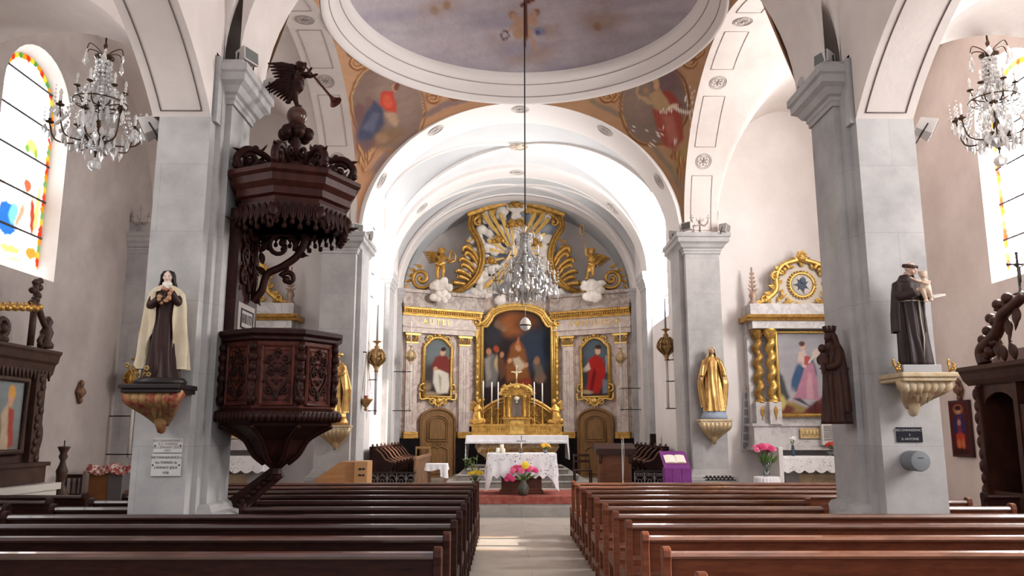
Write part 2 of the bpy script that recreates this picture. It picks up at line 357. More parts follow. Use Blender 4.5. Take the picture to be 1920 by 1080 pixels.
# --- pendentives, rim and dome ---
def pendz(r): return ZS + RISE*math.sqrt(2)*math.sqrt(max(0, 1-r*r/(2*NA*NA)))
ol = 0
for q in range(4):
    def fn(u, v, q=q):
        ph = q*PI/2 + u*PI/2
        rm = NA/max(abs(math.cos(ph)), abs(math.sin(ph))); r = lerp(NA, rm, v); f = q in (0, 1)
        z = pendz(r); return (r*math.cos(ph), YC+r*math.sin(ph), z)
    front = q < 2; o = MB().grid(fn, 150 if front else 24, 90 if front else 10, True).build('ceiling_pendentive', M('fresco', (.45,.3,.2), .8, attr=True))
    struct(o)
    px = project(verts(o)+np.array([0,0,0])) if front else verts(o)[:, :2]*50
    ochre = (176,134,102); br = (122,76,44); dk = (92,54,30)
    if q == 1:     # left in view
        L = [('g', 60, 360, (150,96,60), .35), ('l', [(700,320),(740,270),(790,220),(830,198),(900,178)], 6, (128,104,98), 5),
             ('e', 727,200,71,86,-14,(128,84,52),2), ('e', 727,200,67,82,-14,(184,146,92),1.5), ('e', 727,201,65,80,-14,(122,98,88),2),
             ('e', 745,175,45,55,0,(136,112,100),30), ('e', 690,245,26,50,12,(100,76,76),20), ('p', [(668,262),(684,215),(700,188),(716,200),(720,232),(700,262)], (66,68,88), 6), ('p', [(680,240),(700,210),(712,215),(700,250)], (88,88,106), 6),
             ('e', 692,190,6,9,0,(120,88,78),3), ('e',672,210,9,16,10,(108,74,72),6),
             ('p', [(714,176),(722,170),(738,172),(744,200),(742,213),(722,208),(712,196)], (176,62,42), 4), ('e',727,190,9,12,0,(196,84,58),6), ('e', 740,164,5,8,0,(196,140,110),2), ('e',743,162,5,8,20,(110,66,48),2),
             ('p', [(720,212),(740,210),(748,226),(744,238),(730,228)], (166,134,108), 3), ('e', 730,256,30,14,-20,(122,94,70),10), ('e', 716,260,12,10,0,(140,106,80),5),
             ('e', 752,134,10,8,10,(196,152,84),4), ('e', 736,127,6,6,0,(172,112,80),3), ('e',758,142,6,5,0,(206,174,120),3)]
        scr = [[(646,78),(660,84),(650,95),(660,105),(674,98),(682,108),(680,124),(668,128),(658,120),(664,110),(674,114)], [(660,104),(672,92)], [(800,168),(815,160),(830,172),(850,165),(862,176)], [(810,165),(822,178),(818,190),(806,188),(804,178),(814,176)], [(836,168),(848,184),(862,182),(856,170)],
               [(672,275),(684,292),(700,280),(690,300),(680,316),(690,322)], [(690,290),(676,300),(682,312)]]
    elif q == 0:
        L = [('g', 60, 360, (120,92,58), .45), ('l', [(1110,190),(1170,220),(1220,268),(1260,320),(1280,360)], 5, (128,110,92), 5),
             ('e', 1228,196,66,79,14,(112,70,40),2), ('e', 1228,196,62,75,14,(176,132,80),1.5), ('e', 1228,197,60,73,14,(118,98,88),2),
             ('e', 1200,180,30,40,0,(132,110,98),25), ('e',1250,150,25,30,0,(108,84,84),20),
             ('p', [(1222,206),(1240,196),(1262,200),(1278,210),(1282,262),(1262,280),(1244,272),(1232,240)], (142,66,52), 4), ('p', [(1240,215),(1262,218),(1272,262),(1256,270)], (160,96,80), 8),
             ('p', [(1240,168),(1258,172),(1280,198),(1262,208),(1244,196)], (138,58,46), 4), ('p', [(1218,180),(1236,164),(1252,186),(1258,204),(1240,210),(1226,204)], (166,134,98), 4),
             ('p', [(1196,176),(1214,182),(1226,196),(1216,196),(1204,186)], (170,140,104), 3), ('e',1231,160,5,8,10,(186,140,108),2), ('e',1229,151,6,5,0,(176,148,106),2), ('l',[(1197,160),(1194,172),(1200,184)],1.5,(176,150,112),1.5), ('e',1212,170,5,5,0,(160,120,92),3),
             ('l', [(1262,202),(1276,208),(1292,212)], 2.5, (214,206,194), 1.5), ('e', 1262,200,10,4,-20,(206,186,160),2)]
        for i in range(60):
            g = random.Random(i); a = g.choice([(1300,170,6,26),(1294,205,5,18),(1288,185,4,10),(1250,208,12,5),(1238,246,6,9),(1200,245,14,7),(1222,268,9,6),(1266,266,2,2),(1295,240,2,20)])
            L.append(('e', a[0]+g.uniform(-a[2],a[2]), a[1]+g.uniform(-a[3],a[3]), g.uniform(.8,2.2), g.uniform(.8,2.4), 0, (226,218,208), .8))
        L += [('e', 1276,300,10,26,20,(150,128,80),10)]
        scr = [[(1318,78),(1310,92),(1300,104),(1288,98),(1280,108),(1284,122),(1296,126),(1304,116),(1296,108)], [(1316,80),(1306,86),(1318,96),(1304,110)], [(1160,165),(1142,162),(1130,172),(1112,164),(1096,172)], [(1140,166),(1128,180),(1136,190),(1148,186),(1144,176)], [(1150,164),(1158,178),(1150,190)],
               [(1272,282),(1262,296),(1282,300),(1272,320),(1282,330)], [(1266,290),(1280,310),(1270,318)], [(1190,136),(1200,148),(1212,138),(1224,142),(1218,132)], [(1170,166),(1178,150),(1200,140)]]
    else: L = []; scr = []
    for z in scr:
        zz = [tuple(v)[:2] for v in bez([(a,b,0) for a,b in z], 5)]
        L.append(('l', zz, 4.5, br, 3)); L.append(('l', [(a+1,b-1) for a,b in zz], 1.5, (192,146,100), 2))
    setcol(o, paint(px, ochre, L, 3+q, .05, 1.2))
RIMP = [(3.62,9.02),(3.56,9.03),(3.54,9.08),(3.50,9.10),(3.47,9.2),(3.44,9.22),(3.42,9.30),(3.36,9.33),(3.30,9.42),(3.26,9.44),(3.24,9.55),(3.24,9.62)]
m = MB(); n = 128
m.add([(r*math.cos(TAU*j/n), YC+r*math.sin(TAU*j/n), z) for r,z in RIMP for j in range(n)], [(i*n+j, i*n+(j+1)%n, (i+1)*n+(j+1)%n, (i+1)*n+j) for i in range(len(RIMP)-1) for j in range(n)], True)
o = m.build('trim_2', BAND); struct(o)
for r, z in ((3.485,9.145),(3.335,9.37)):
    struct(MB().tube([(r*math.cos(TAU*j/96), YC+r*math.sin(TAU*j/96), z) for j in range(97)], .012, 6).build('rim_line', LINE2, o))
def fn(u, v):
    ph = PI*.5 + (u-.5)*TAU; r = 3.26*(1-v**1.6); ph = PI*.5 + (u-.5)*TAU*1.0
    return (r*math.cos(ph), YC+r*math.sin(ph), 9.5+1.9*ell_h(r/3.26*.9999))
o = struct(MB().grid(fn, 420, 90, True).build('ceiling_dome', M('fresco', (.45,.3,.2), .8, attr=True)))
D = [('e', 985,150,420,40,0,(164,155,162),40), ('e', 720,60,90,50,0,(160,150,154),60), ('e', 1240,60,110,50,0,(158,148,152),60), ('e', 985,70,60,55,0,(160,138,128),40), ('e',820,16,40,16,-10,(166,146,140),20), ('e',1130,30,45,30,0,(160,140,132),25)]
for a in ((815,20),(838,10),(1138,18),(1120,50)): D += [('e',a[0],a[1],7,8,0,(150,116,92),6)]
for i in range(40):
    g = random.Random(i+50); D.append(('e', g.uniform(640,1330), g.uniform(0,150), g.uniform(20,60), g.uniform(4,12), g.uniform(-10,10), g.choice([(160,150,158),(176,166,170),(154,145,155),(180,168,172)]), 14))
SK = (176,140,118)
D += [('e',961,28,7,8,0,(150,112,84),3), ('e',963,31,5,6,0,SK,2), ('e',972,44,10,14,20,SK,4), ('e',972,62,11,12,-10,(170,138,112),4), ('l',[(966,42),(958,54),(950,62)],2,SK,2), ('e',1007,22,6,6,0,(140,106,84),2), ('e',1003,25,4,5,0,SK,2), ('e',999,38,9,12,-20,SK,4), ('l',[(1002,42),(990,44),(980,34)],2.2,SK,2),
      ('e',1012,58,11,7,20,(128,128,150),3), ('e',1008,61,5,4,0,(88,92,130),2), ('l',[(992,58),(994,70),(1002,80),(1002,92)],3.2,SK,2.5), ('l',[(986,60),(988,74)],3,SK,2), ('l',[(942,60),(938,66),(942,73),(949,74),(954,68),(951,60),(945,58),(942,60)],1.6,(88,70,66),1.5),
      ('p', [(983.5,-5),(991,-5),(987,88),(981.5,88)], (104,54,40), 1.5), ('p', [(974,8),(976,15),(1003,2),(1001,-6)], (104,54,40), 1.5)]
setcol(o, paint(project(verts(o)), (176,165,170), D, 9, .05, 1.))
# --- chancel ---
groin('ceiling_chancel_bay', -3.6, 3.6, 18.4, 21.4, ZS, 3.05, CELL)
groin('ceiling_chancel_apse', -3.6, 3.6, 22.3, 24.0, ZS, 3.0, CELL)
m = MB(); arch(m,'x',0,3.52,ZS,2.97,21.4,22.3); arch(m,'x',0,3.5,ZS,2.93,24.0,24.5)
for y in (21.4,22.3,24.0,24.5):     # faces of the ribs
    k = 40; a = [(3.7*math.cos(PI*i/k), y, ZS+3.2*math.sin(PI*i/k)) for i in range(k+1)]; b = [(3.5*math.cos(PI*i/k), y, ZS+2.95*math.sin(PI*i/k)) for i in range(k+1)]
    m.add(a+b, [(i,i+1,i+k+2,i+k+1) for i in range(k)])
struct(m.build('ceiling_ribs', BAND))
m = MB(); arch(m,'x',0,3.62,ZS,3.05,24.5,26.3); struct(m.build('ceiling_apse_end', CELL))
GR = MB()
for yc, b, zr, w in ((19.9,1.5,3.05,.075), (23.15,.85,3.0,.05)):
    for s in (1,-1):
        pts = [V((3.6*t, yc+s*b*t, ZS+zr*ell_h(t)-.01)) for t in [math.sin(PI/2*i/24) for i in range(-24,25)]]
        GR.sweep(pts, [(-w,-.03),(w,-.03),(w,.05),(-w,.05)])
o = struct(recalc(GR.build('ceiling_groin_bands', BAND)))
BOSS = MB(); BOSS.lathe([(0,0),(.13,0),(.16,.03),(.16,.06),(0,.06)], (0,19.9,8.98), 20); BOSS.tube([(.24*math.cos(TAU*i/20),19.9+.24*math.sin(TAU*i/20),9.0) for i in range(21)], .015, 6)
for a in range(8): BOSS.ell((.2*math.cos(a*PI/4), 19.9+.12*math.sin(a*PI/4), 8.99), (.06,.04,.02))
struct(BOSS.build('ceiling_boss', M('painted_boss', (.55,.45,.36), .7)))
def wall_windows(name, X, out, y0, y1, z0, z1, wins, mat, dep, n=16):
    """a wall on a plane of constant X with arched windows (yc, half, sill, spring) whose splayed reveals go outwards"""
    m = MB(); cuts = [y0, y1]; 
    for yc, h, a, b, sp in wins: cuts += [yc-h*math.cos(PI*i/n) for i in range(n+1)]
    cuts = sorted(set(round(c, 5) for c in cuts))
    def top(y, w): yc, h, a, b, sp = w; return b + h*ell_h((y-yc)/h)
    for a_, b_ in zip(cuts[:-1], cuts[1:]):
        w = next((w for w in wins if w[0]-w[1]-1e-4 <= a_ and b_ <= w[0]+w[1]+1e-4), None)
        if w is None: m.add([(X,a_,z0),(X,b_,z0),(X,b_,z1),(X,a_,z1)], [(0,1,2,3)]); continue
        m.add([(X,a_,z0),(X,b_,z0),(X,b_,w[2]),(X,a_,w[2])], [(0,1,2,3)])
        m.add([(X,a_,top(a_,w)),(X,b_,top(b_,w)),(X,b_,z1),(X,a_,z1)], [(0,1,2,3)])
    o = struct(m.build(name, mat))
    for yc, h, a, b, sp in wins:
        def ring(x, k, dz): return [(x, yc-h+k, a+dz), (x, yc+h-k, a+dz)] + [(x, yc+(h-k)*math.cos(PI*i/n), b+(h-k)*math.sin(PI*i/n)) for i in range(n+1)]
        A = ring(X, 0, 0); B = ring(X+out*dep, sp, .22*dep/.5); k = len(A)
        struct(MB().add(A+B, [(i,(i+1)%k,(i+1)%k+k,i+k) for i in range(k)]).build('window_reveal', PLASTW, o))
    return o
PANE = None
def pane_mat():
    m = bpy.data.materials.new('backlit_glass'); m.use_nodes = True; t = m.node_tree; L = t.links.new; t.nodes.remove(t.nodes['Principled BSDF'])
    a = nd(t, 'ShaderNodeAttribute', attribute_name='Col'); e = nd(t, 'ShaderNodeEmission'); e.inputs['Strength'].default_value = WIN_E; L(a.outputs['Color'], e.inputs[0])
    tr = nd(t, 'ShaderNodeBsdfTransparent'); vm = nd(t, 'ShaderNodeVectorMath', operation='MINIMUM'); vm.inputs[1].default_value = (.75,.75,.75); L(a.outputs['Color'], vm.inputs[0]); L(vm.outputs[0], tr.inputs[0]); mx = nd(t, 'ShaderNodeAddShader'); L(e.outputs[0], mx.inputs[0]); L(tr.outputs[0], mx.inputs[1])
    L(mx.outputs[0], t.nodes['Material Output'].inputs[0]); return m
WIN_E = 5.0
PANE = pane_mat(); nwin = 0
def window(X, yc, h, a, b, sp, dep, out, layers, base, nu=60, k=1.):
    """glass at the outer end of a reveal: painted lights, bars and a border"""
    global nwin; nwin += 1
    hh = h-sp; aa = a+.22*dep/.5; x = X+out*dep
    def fn(u, v):
        y = yc + hh*(2*u-1); zt = b + hh*ell_h(2*u-1); return (x, y, lerp(aa, zt, v))
    o = struct(MB().grid(fn, nu, nu*2, False).build('window_%d' % nwin, PANE))
    q = verts(o); uv = np.stack([(q[:,1]-yc)/hh*100, (b+hh-q[:,2])*100/hh], 1)    # across -100..100, down from the crown
    C = paint(uv, base, layers, 4, .02, 2.); st = 1-C.min(1)/C.max(1); setcol(o, C*(k*(1-.84*np.clip(st*1.15,0,1)))[:,None])
    m = MB(); k = 5
    for i in range(1, k+1):
        z = lerp(aa, b+hh, i/(k+.6)); w = hh*(1 if z < b else ell_h((z-b)/hh)); m.box(x-.02,x+.02,yc-w,yc+w,z-.016,z+.016)
    struct(m.build('window_bar', LEAD, o))
    return o
# aisle windows (centre, half width, sill, spring, splay)
AW = (12.72, .95, 4.25, 7.1, .13)
for s, nm in ((1,'right'), (-1,'left')):
    wall_windows('wall_'+nm, s*8.1, s, -3, 18.4, 0, 9.82, [AW, (5.4,1.15,2.9,6.1,.13)], AISLER if s > 0 else AISLE, .22)  # the near-bay window is out of view, enlarged to throw more light inside
    H = AW[1]-AW[4]; g = random.Random(4); Z1 = (AW[3]+H-AW[2]-.24)*100/H
    lay = []
    for u in (-95, 95):
        z = 60
        while z < Z1:
            lay.append(('e', u, z, 9, 9, 0, [(216,60,30),(240,150,30),(90,130,70),(250,200,60),(220,70,40)][int(z/14)%5], 2)); z += 14
    for a in range(0, 181, 8):
        lay.append(('e', 95*math.cos(R(a)), 100-95*math.sin(R(a)), 9, 9, 0, [(216,60,30),(240,150,30),(70,140,60),(250,210,60)][(a//8)%4], 2))
    lay.insert(0, ('l', [(97,Z1),(97,100)]+[(97*math.cos(R(a)),100-97*math.sin(R(a))) for a in range(0,181,10)]+[(-97,Z1)], 8, (255,190,60), 3))
    if s < 0:
        lay += [('e', 40,300,22,40,10,(255,216,190),6), ('e',34,262,13,14,0,(226,120,84),4), ('e',-20,345,40,34,0,(60,130,220),6), ('e',0,330,16,22,0,(120,200,240),5), ('e',62,322,9,40,-8,(206,80,62),4), ('e',20,330,8,30,20,(236,150,120),4),
                ('e',35,178,22,16,0,(246,232,120),8), ('e',20,190,8,10,0,(120,170,80),4), ('e',52,188,8,12,0,(150,180,80),4), ('e', 76,300,9,60,0,(240,220,120),5), ('e',20,420,30,6,0,(250,226,140),4), ('e',70,Z1-22,20,14,0,(230,170,70),6), ('e',0,Z1-16,40,10,0,(250,210,120),6), ('e',-50,270,16,16,0,(240,190,160),5), ('e',-60,320,14,36,0,(240,170,140),6)]
    else:
        lay += [('e',0,250,20,30,0,(255,236,200),8), ('e',-10,300,30,50,0,(250,246,236),8)]
    window(s*8.1, *AW, .22, s, lay, (255,255,255), k=6. if s > 0 else .9); window(s*8.1, 5.4,1.15,2.9,6.1,.13,.22,s,[],(255,255,255),8, k=2.7 if s > 0 else 1.0)
CW = (20.3, 1.06, 4.5, 7.15, .10)
for s, nm in ((1,'right'), (-1,'left')):
    wall_windows('wall_chancel_'+nm, s*3.6, s, 18.3, 26.4, 0, 9.2, [CW], PLASTW, .3)
    window(s*3.6, *CW, .3, s, [], (255,255,255), 10, k=4.0 if s > 0 else .55)
    m = MB(); a, b = sgn(s, 3.46, 3.62)
    m.box(a,b,21.4,22.3,.38,6.0).box(a,b,24.0,24.5,.38,6.0); ringprof(m,a,b,21.4,22.3,5.56,CAPP,.5); ringprof(m,a,b,24.0,24.5,5.56,CAPP,.5)
    struct(recalc(m.build('pilaster_chancel_'+nm, STONE)))
struct(MB().box(-3.8,3.8,26.2,26.4,0,9.4).build('wall_chancel_end', PLAST))
# painted panels, medallions and candelabra on the arches
def medal(mb, c, u, w, r):
    c, u, w = V(c), V(u).normalized(), V(w).normalized()
    for rr, k in ((r,1.),(r*.82,.6)): mb.tube([c+u*rr*math.cos(TAU*i/24)+w*rr*math.sin(TAU*i/24) for i in range(25)], .007, 5)
    for a in range(6):
        t = TAU*a/6; d = u*math.cos(t)+w*math.sin(t); e = w*math.cos(t)-u*math.sin(t)
        mb.tube([c+d*r*.15, c+d*r*.45+e*r*.22, c+d*r*.72, c+d*r*.45-e*r*.22, c+d*r*.15], .006, 4)
    mb.ell(c, (r*.14,)*3)
def rect_on(mb, f, a0, a1, t0, t1, r=.007):
    n = 24; mb.tube([f(a0,lerp(t0,t1,i/n)) for i in range(n+1)]+[f(lerp(a0,a1,i/4),t1) for i in range(5)]+[f(a1,lerp(t1,t0,i/n)) for i in range(n+1)]+[f(lerp(a1,a0,i/4),t0) for i in range(5)], r, 5)
for s in (1,-1):
    m = MB()
    def fa(a, t): return V((s*(3.6+.74*a), YC+3.6*math.cos(t)*.998, ZS+RISE*math.sin(t)*.998))
    for t0, t1 in ((.03,.42),(.62,.98),(1.18,1.5),(1.7,2.5)): rect_on(m, fa, .2, .8, t0, t1)
    for t in (.52,1.08,1.6):
        d = (fa(.5,t+.01)-fa(.5,t-.01)); medal(m, fa(.5,t), (1,0,0), d, .17)
    struct(m.build('arch_painting_'+('right' if s > 0 else 'left'), LINE2))
    m = MB(); r = 2.6/math.sin(R(47.7))
    def fb(a, t): return V((s*(3.68+.66*a), 6.1+r*math.sin(t)*.999, 5.24-r*math.cos(R(47.7))+r*math.cos(t)*.999))
    rect_on(m, fb, .14, .84, R(46.5), R(8), .008); struct(m.build('arcade_painting_'+('right' if s > 0 else 'left'), LINE))
m = MB()
for t in (.45,.98,1.57,2.16,2.69):
    f = lambda t: V((3.5*math.cos(t)*.997, 17.55, ZS+RISE*math.sin(t)*.997)); medal(m, f(t), f(t+.01)-f(t-.01), (0,1,0), .2)
for t in (.7,1.57,2.44):
    f = lambda t: V((3.5*math.cos(t), 21.85, ZS+2.95*math.sin(t))); medal(m, f(t), f(t+.01)-f(t-.01), (0,1,0), .2)
struct(m.build('chancel_painting', M('painted_grey', (.50,.45,.42), .8)))
def candelabrum(c, u, k, depth):           # painted three-branched ornament above a capital
    m = MB(); c, u = V(c), V(u); w = V((0,0,1)); q = lambda a, b: c+u*a*k+w*b*k
    m.tube([q(0,0),q(0,.3),q(.05,.45),q(0,.6),q(0,.95)], .012, 5); m.tube([q(-.15,0),q(.15,0)], .012, 5)
    for s in (1,-1):
        m.tube([q(0,.35),q(.18*s,.28),q(.3*s,.4),q(.33*s,.62)], .014, 5); m.tube([q(.24*s,.62),q(.42*s,.62)], .014, 5); m.tube([q(0,.5),q(.12*s,.5),q(.16*s,.66)], .01, 5); m.ell(q(.33*s,.72), (.02,.02,.05))
    m.ell(q(0,.45), (.06*k,.03,.09*k)); m.ell(q(0,1.0),(.03,.03,.06))
    return struct(m.build('wall_painting', LINE2))
candelabrum((3.95,17.18,6.03), (1,0,0), .55, 0); candelabrum((-3.95,17.18,6.03), (1,0,0), .55, 0); candelabrum((-7.87,16.18,5.80), (1,0,0), .5, 0)
struct(MB().box(-9.4,9.4,-1,27,11.7,11.8).box(9.3,9.4,-1,27,9.7,11.75).box(-9.4,9.4,26.9,27,9,11.75).build('ceiling_sun_block', PLAST))  # unseen cover added above the vaults to stop sun leaking in
# --- light: sun through the windows on the right, daylight from the open nave behind the camera ---
w = bpy.data.worlds.new('world'); sc.world = w; w.use_nodes = True; w.node_tree.nodes['Background'].inputs[0].default_value = (.86,.93,1,1); w.node_tree.nodes['Background'].inputs[1].default_value = .72
sd = bpy.data.lights.new('sun', 'SUN'); so = bpy.data.objects.new('sun', sd); COL.objects.link(so); sd.energy = 10; sd.angle = R(1.2); sd.color = (1,.93,.82)
so.rotation_euler = V((-1,.05,-.52)).to_track_quat('-Z','Y').to_euler(); so.location = (14,14,12)
def area(name, loc, d, sx, sy, e, col=(1,1,1)):
    l = bpy.data.lights.new(name, 'AREA'); l.shape = 'RECTANGLE'; l.size = sx; l.size_y = sy; l.energy = e; l.color = col
    o = bpy.data.objects.new(name, l); COL.objects.link(o); o.location = loc; o.rotation_euler = V(d).to_track_quat('-Z','Y').to_euler(); return o
sc.view_settings.view_transform = 'Standard'; sc.view_settings.look = 'None'; sc.view_settings.exposure = 0.72; sc.view_settings.gamma = 1
sc.cycles.use_denoising = True; sc.cycles.max_bounces = 8; sc.cycles.diffuse_bounces = 5; sc.cycles.glossy_bounces = 4; sc.cycles.transmission_bounces = 6; sc.cycles.transparent_max_bounces = 12
sc.cycles.sample_clamp_indirect = 6; sc.cycles.caustics_reflective = False; sc.cycles.caustics_refractive = False
# ---------------- pews ----------------
WOOD = M('pew_wood_shaded', (.036,.011,.007), .42, var=(.016,.005,.004), vs=4, stretch=(1,6,6), bump=.08, bs=20, spec=.14)  # darker copy of the pew wood, shade put into the colour
WOODR = M('pew_wood_lit', (.20,.060,.028), .40, var=(.12,.034,.016), vs=4, stretch=(1,6,6), bump=.08, bs=20, spec=.25)  # same wood for the right pews, window light put into the colour
RAILM = M('rail_worn_lit', (.22,.085,.045), .26, var=(.14,.05,.026), vs=4, stretch=(1,6,6), spec=.8, coat=.5)  # worn top rails, also lightened in colour for the window highlights
RAILD = M('rail_worn_shaded', (.055,.020,.014), .28, var=(.03,.01,.008), vs=4, stretch=(1,6,6), spec=.6, coat=.3)  # same worn rail, darkened in colour for the shaded pews
def pew(x0, x1, Y, label, group, mat, nsup=None, z=0.):
    L = x1-x0; t = thing('church_pew', label, 'pew', ((x0+x1)/2, Y, z), group); h = L/2
    g = lambda: MB()
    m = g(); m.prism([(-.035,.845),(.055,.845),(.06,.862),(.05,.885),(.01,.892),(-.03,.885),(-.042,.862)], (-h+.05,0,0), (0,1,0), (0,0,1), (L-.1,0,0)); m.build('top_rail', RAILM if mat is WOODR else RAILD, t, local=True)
    m = g(); m.add([(x,y+ (.02 if zz < .7 else 0),zz) for zz in (.615,.85) for y in (-.008,.022) for x in (-h+.05,h-.05)], [(0,2,3,1),(4,5,7,6),(0,1,5,4),(2,6,7,3),(0,4,6,2),(1,3,7,5)]); m.build('back_panel', mat, t, local=True)
    m = g(); m.prism([(.06,.40),(.44,.42),(.46,.43),(.46,.45),(.44,.462),(.06,.44)], (-h+.03,0,0), (0,1,0), (0,0,1), (L-.06,0,0)); m.build('seat', mat, t, local=True)
    m = g(); m.box(-h+.05,h-.05,.05,.08,.16,.24); m.box(-h+.05,h-.05,-.26,-.08,.14,.165); m.build('kneeler', mat, t, local=True)
    for s in (-1, 1):
        m = g(); x = s*(h-.03); o = (x-.03,0,0)
        m.prism([(-.045,0),(.045,0),(.04,.4),(.05,.60),(.045,.80),(.058,.86),(.05,.905),(.02,.925),(-.02,.925),(-.048,.905),(-.055,.86),(-.04,.80)], o, (0,1,0), (0,0,1), (.06,0,0))
        m.prism([(.04,.36),(.44,.38),(.47,.40),(.47,.45),(.44,.475),(.04,.46)], o, (0,1,0), (0,0,1), (.06,0,0))
        m.prism([(.36,0),(.46,0),(.45,.1),(.42,.18),(.44,.38),(.37,.38),(.36,.2)], o, (0,1,0), (0,0,1), (.06,0,0))
        m.prism([(.04,.10),(.37,.10),(.37,.17),(.04,.17)], o, (0,1,0), (0,0,1), (.05,0,0))
        m.prism([(-.28,0),(-.22,0),(-.22,.12),(-.04,.13),(-.04,.17),(-.26,.17)], o, (0,1,0), (0,0,1), (.05,0,0))
        bev(m.build('pew_end', mat, t, local=True), .008, 2)
    n = nsup or max(1, round(L/.62)-1)
    for i in range(n):
        x = -h + L*(i+1)/(n+1); m = g()
        m.prism([(-.05,0),(.05,0),(.03,.18),(.022,.3),(.03,.42),(.075,.64),(-.075,.64),(-.03,.42),(-.022,.3),(-.03,.18)], (x,.02,0), (1,0,0), (0,0,1), (0,.04,0))
        m.box(x-.02,x+.02,.06,.42,.30,.41)
        m.build('support', mat, t, local=True)
    return t
DEP = [4.78]+[4.95+.866*k for k in range(1,11)]
ORD = ['first','second','third','fourth','fifth','sixth','seventh','eighth','ninth','tenth','eleventh']
LAB = {}
for k, Y in enumerate(DEP):
    far = 10-k
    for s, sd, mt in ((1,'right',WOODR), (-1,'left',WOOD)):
        if k == 0 and s < 0: continue
        pos = ('front wooden pew nearest the altar, %s of the centre aisle' % sd) if far == 0 else ('wooden pew corner peeking in at the bottom edge, %s of the centre aisle' % sd) if k == 0 else 'wooden pew %s of the centre aisle, %s row from the altar' % (sd, ORD[far])
        x0, x1 = sgn(s, .76, 5.38)
        if 8.5 < Y+.46 and Y < 10.15 and Y > 8.55:
            a0, a1 = sgn(s, .76, 3.28 if Y < 10 else 3.4); b0, b1 = sgn(s, 4.42, 5.38)
            pew(a0, a1, Y, 'wooden pew %s of the aisle ending at the stone pier, %s from the altar' % (sd, ORD[far]), 'pews along the centre aisle, %s' % sd, mt)
            pew(b0, b1, Y, 'short wooden pew in the %s aisle beside the pier, %s row from the altar' % (sd, ORD[far]), 'short pews beside the piers', mt)
        else: pew(x0, x1, Y, pos, 'pews along the centre aisle, %s' % sd, mt)
for s, sd in ((1,'right'), (-1,'left')):
    for i, Y in enumerate((9.3, 10.15, 11.0)):
        x0, x1 = sgn(s, 5.85 if s < 0 else 6.02, (7.2 if s < 0 else 6.88) if i else 7.85)
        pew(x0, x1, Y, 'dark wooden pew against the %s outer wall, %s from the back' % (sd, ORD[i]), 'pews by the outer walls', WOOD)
# ---------------- ornament helpers ----------------
GOLD = M('gilding', (.56,.315,.078), .44, .7, var=(.25,.12,.03), vs=9, vd=5, contrast=(.45,.72), bump=.35, bs=40)
GOLDB = M('gilding_bright', (.70,.44,.125), .38, .75, var=(.40,.21,.05), vs=14, vd=4, contrast=(.5,.75), bump=.25, bs=60)
GOLDD = M('gilding_dull', (.46,.26,.07), .5, .55, var=(.22,.11,.03), vs=6, contrast=(.4,.7), bump=.3, bs=30)
MARBLE = M('painted_marble', (.60,.475,.395), .45, var=(.46,.35,.29), vs=2.2, vein=((.30,.19,.17), 1.5), spec=.3)
MARBLEL = M('painted_marble_light', (.68,.57,.49), .45, var=(.56,.455,.385), vs=2.5, vein=((.42,.31,.28), 1.8), spec=.3)
MARBLED = M('marble_grey', (.48,.395,.335), .45, var=(.35,.28,.235), vs=2.5, vein=((.16,.11,.10), 2), spec=.3)
BLACKW = M('dark_panelling', (.010,.007,.008), .6, var=(.006,.004,.005), vs=5, spec=.05)
CLOUD = M('cloud_plaster', (.70,.64,.575), .7, var=(.54,.47,.41), vs=5)
SKYB = M('glory_blue', (.36,.40,.47), .7, var=(.44,.46,.50), vs=4)
def frame_uvn(c, u, w): return V(c), V(u).normalized(), V(w).normalized()
def leaf(mb, c, u, w, L, wd, curl=.25, th=.3):      # a carved leaf: u = along, w = across, tip curls out along the normal
    c, u, w = frame_uvn(c, u, w); n = u.cross(w)
    if n.y > 0: n = -n
    N = 9
    for k in (-1, 0, 1):
        pts = []; rs = []
        for i in range(N):
            t = i/(N-1); sp = k*wd*.55*math.sin(PI*min(1, t*1.05))*(1 if k else 0)
            pts.append(c + u*(L*t*(1 if k == 0 else .82)) + w*sp + n*(curl*L*t*t)); rs.append(max(.003, wd*.42*math.sin(PI*(.12+.86*t))*(1 if k == 0 else .8)))
        mb.tube(pts, rs, 6, sq=.8)
def cscroll(mb, c, u, w, r, a0, a1, th, tail=.25, n=18, end=True):     # C-scroll with a bud at its inner end
    pts = spiral(c, u, w, r, r*tail, a0, a1, n); mb.tube(pts, [th*(1-.55*i/n) for i in range(n+1)], 6)
    if end: mb.ell(pts[-1], th*1.25, n=8, m=6)
    return pts
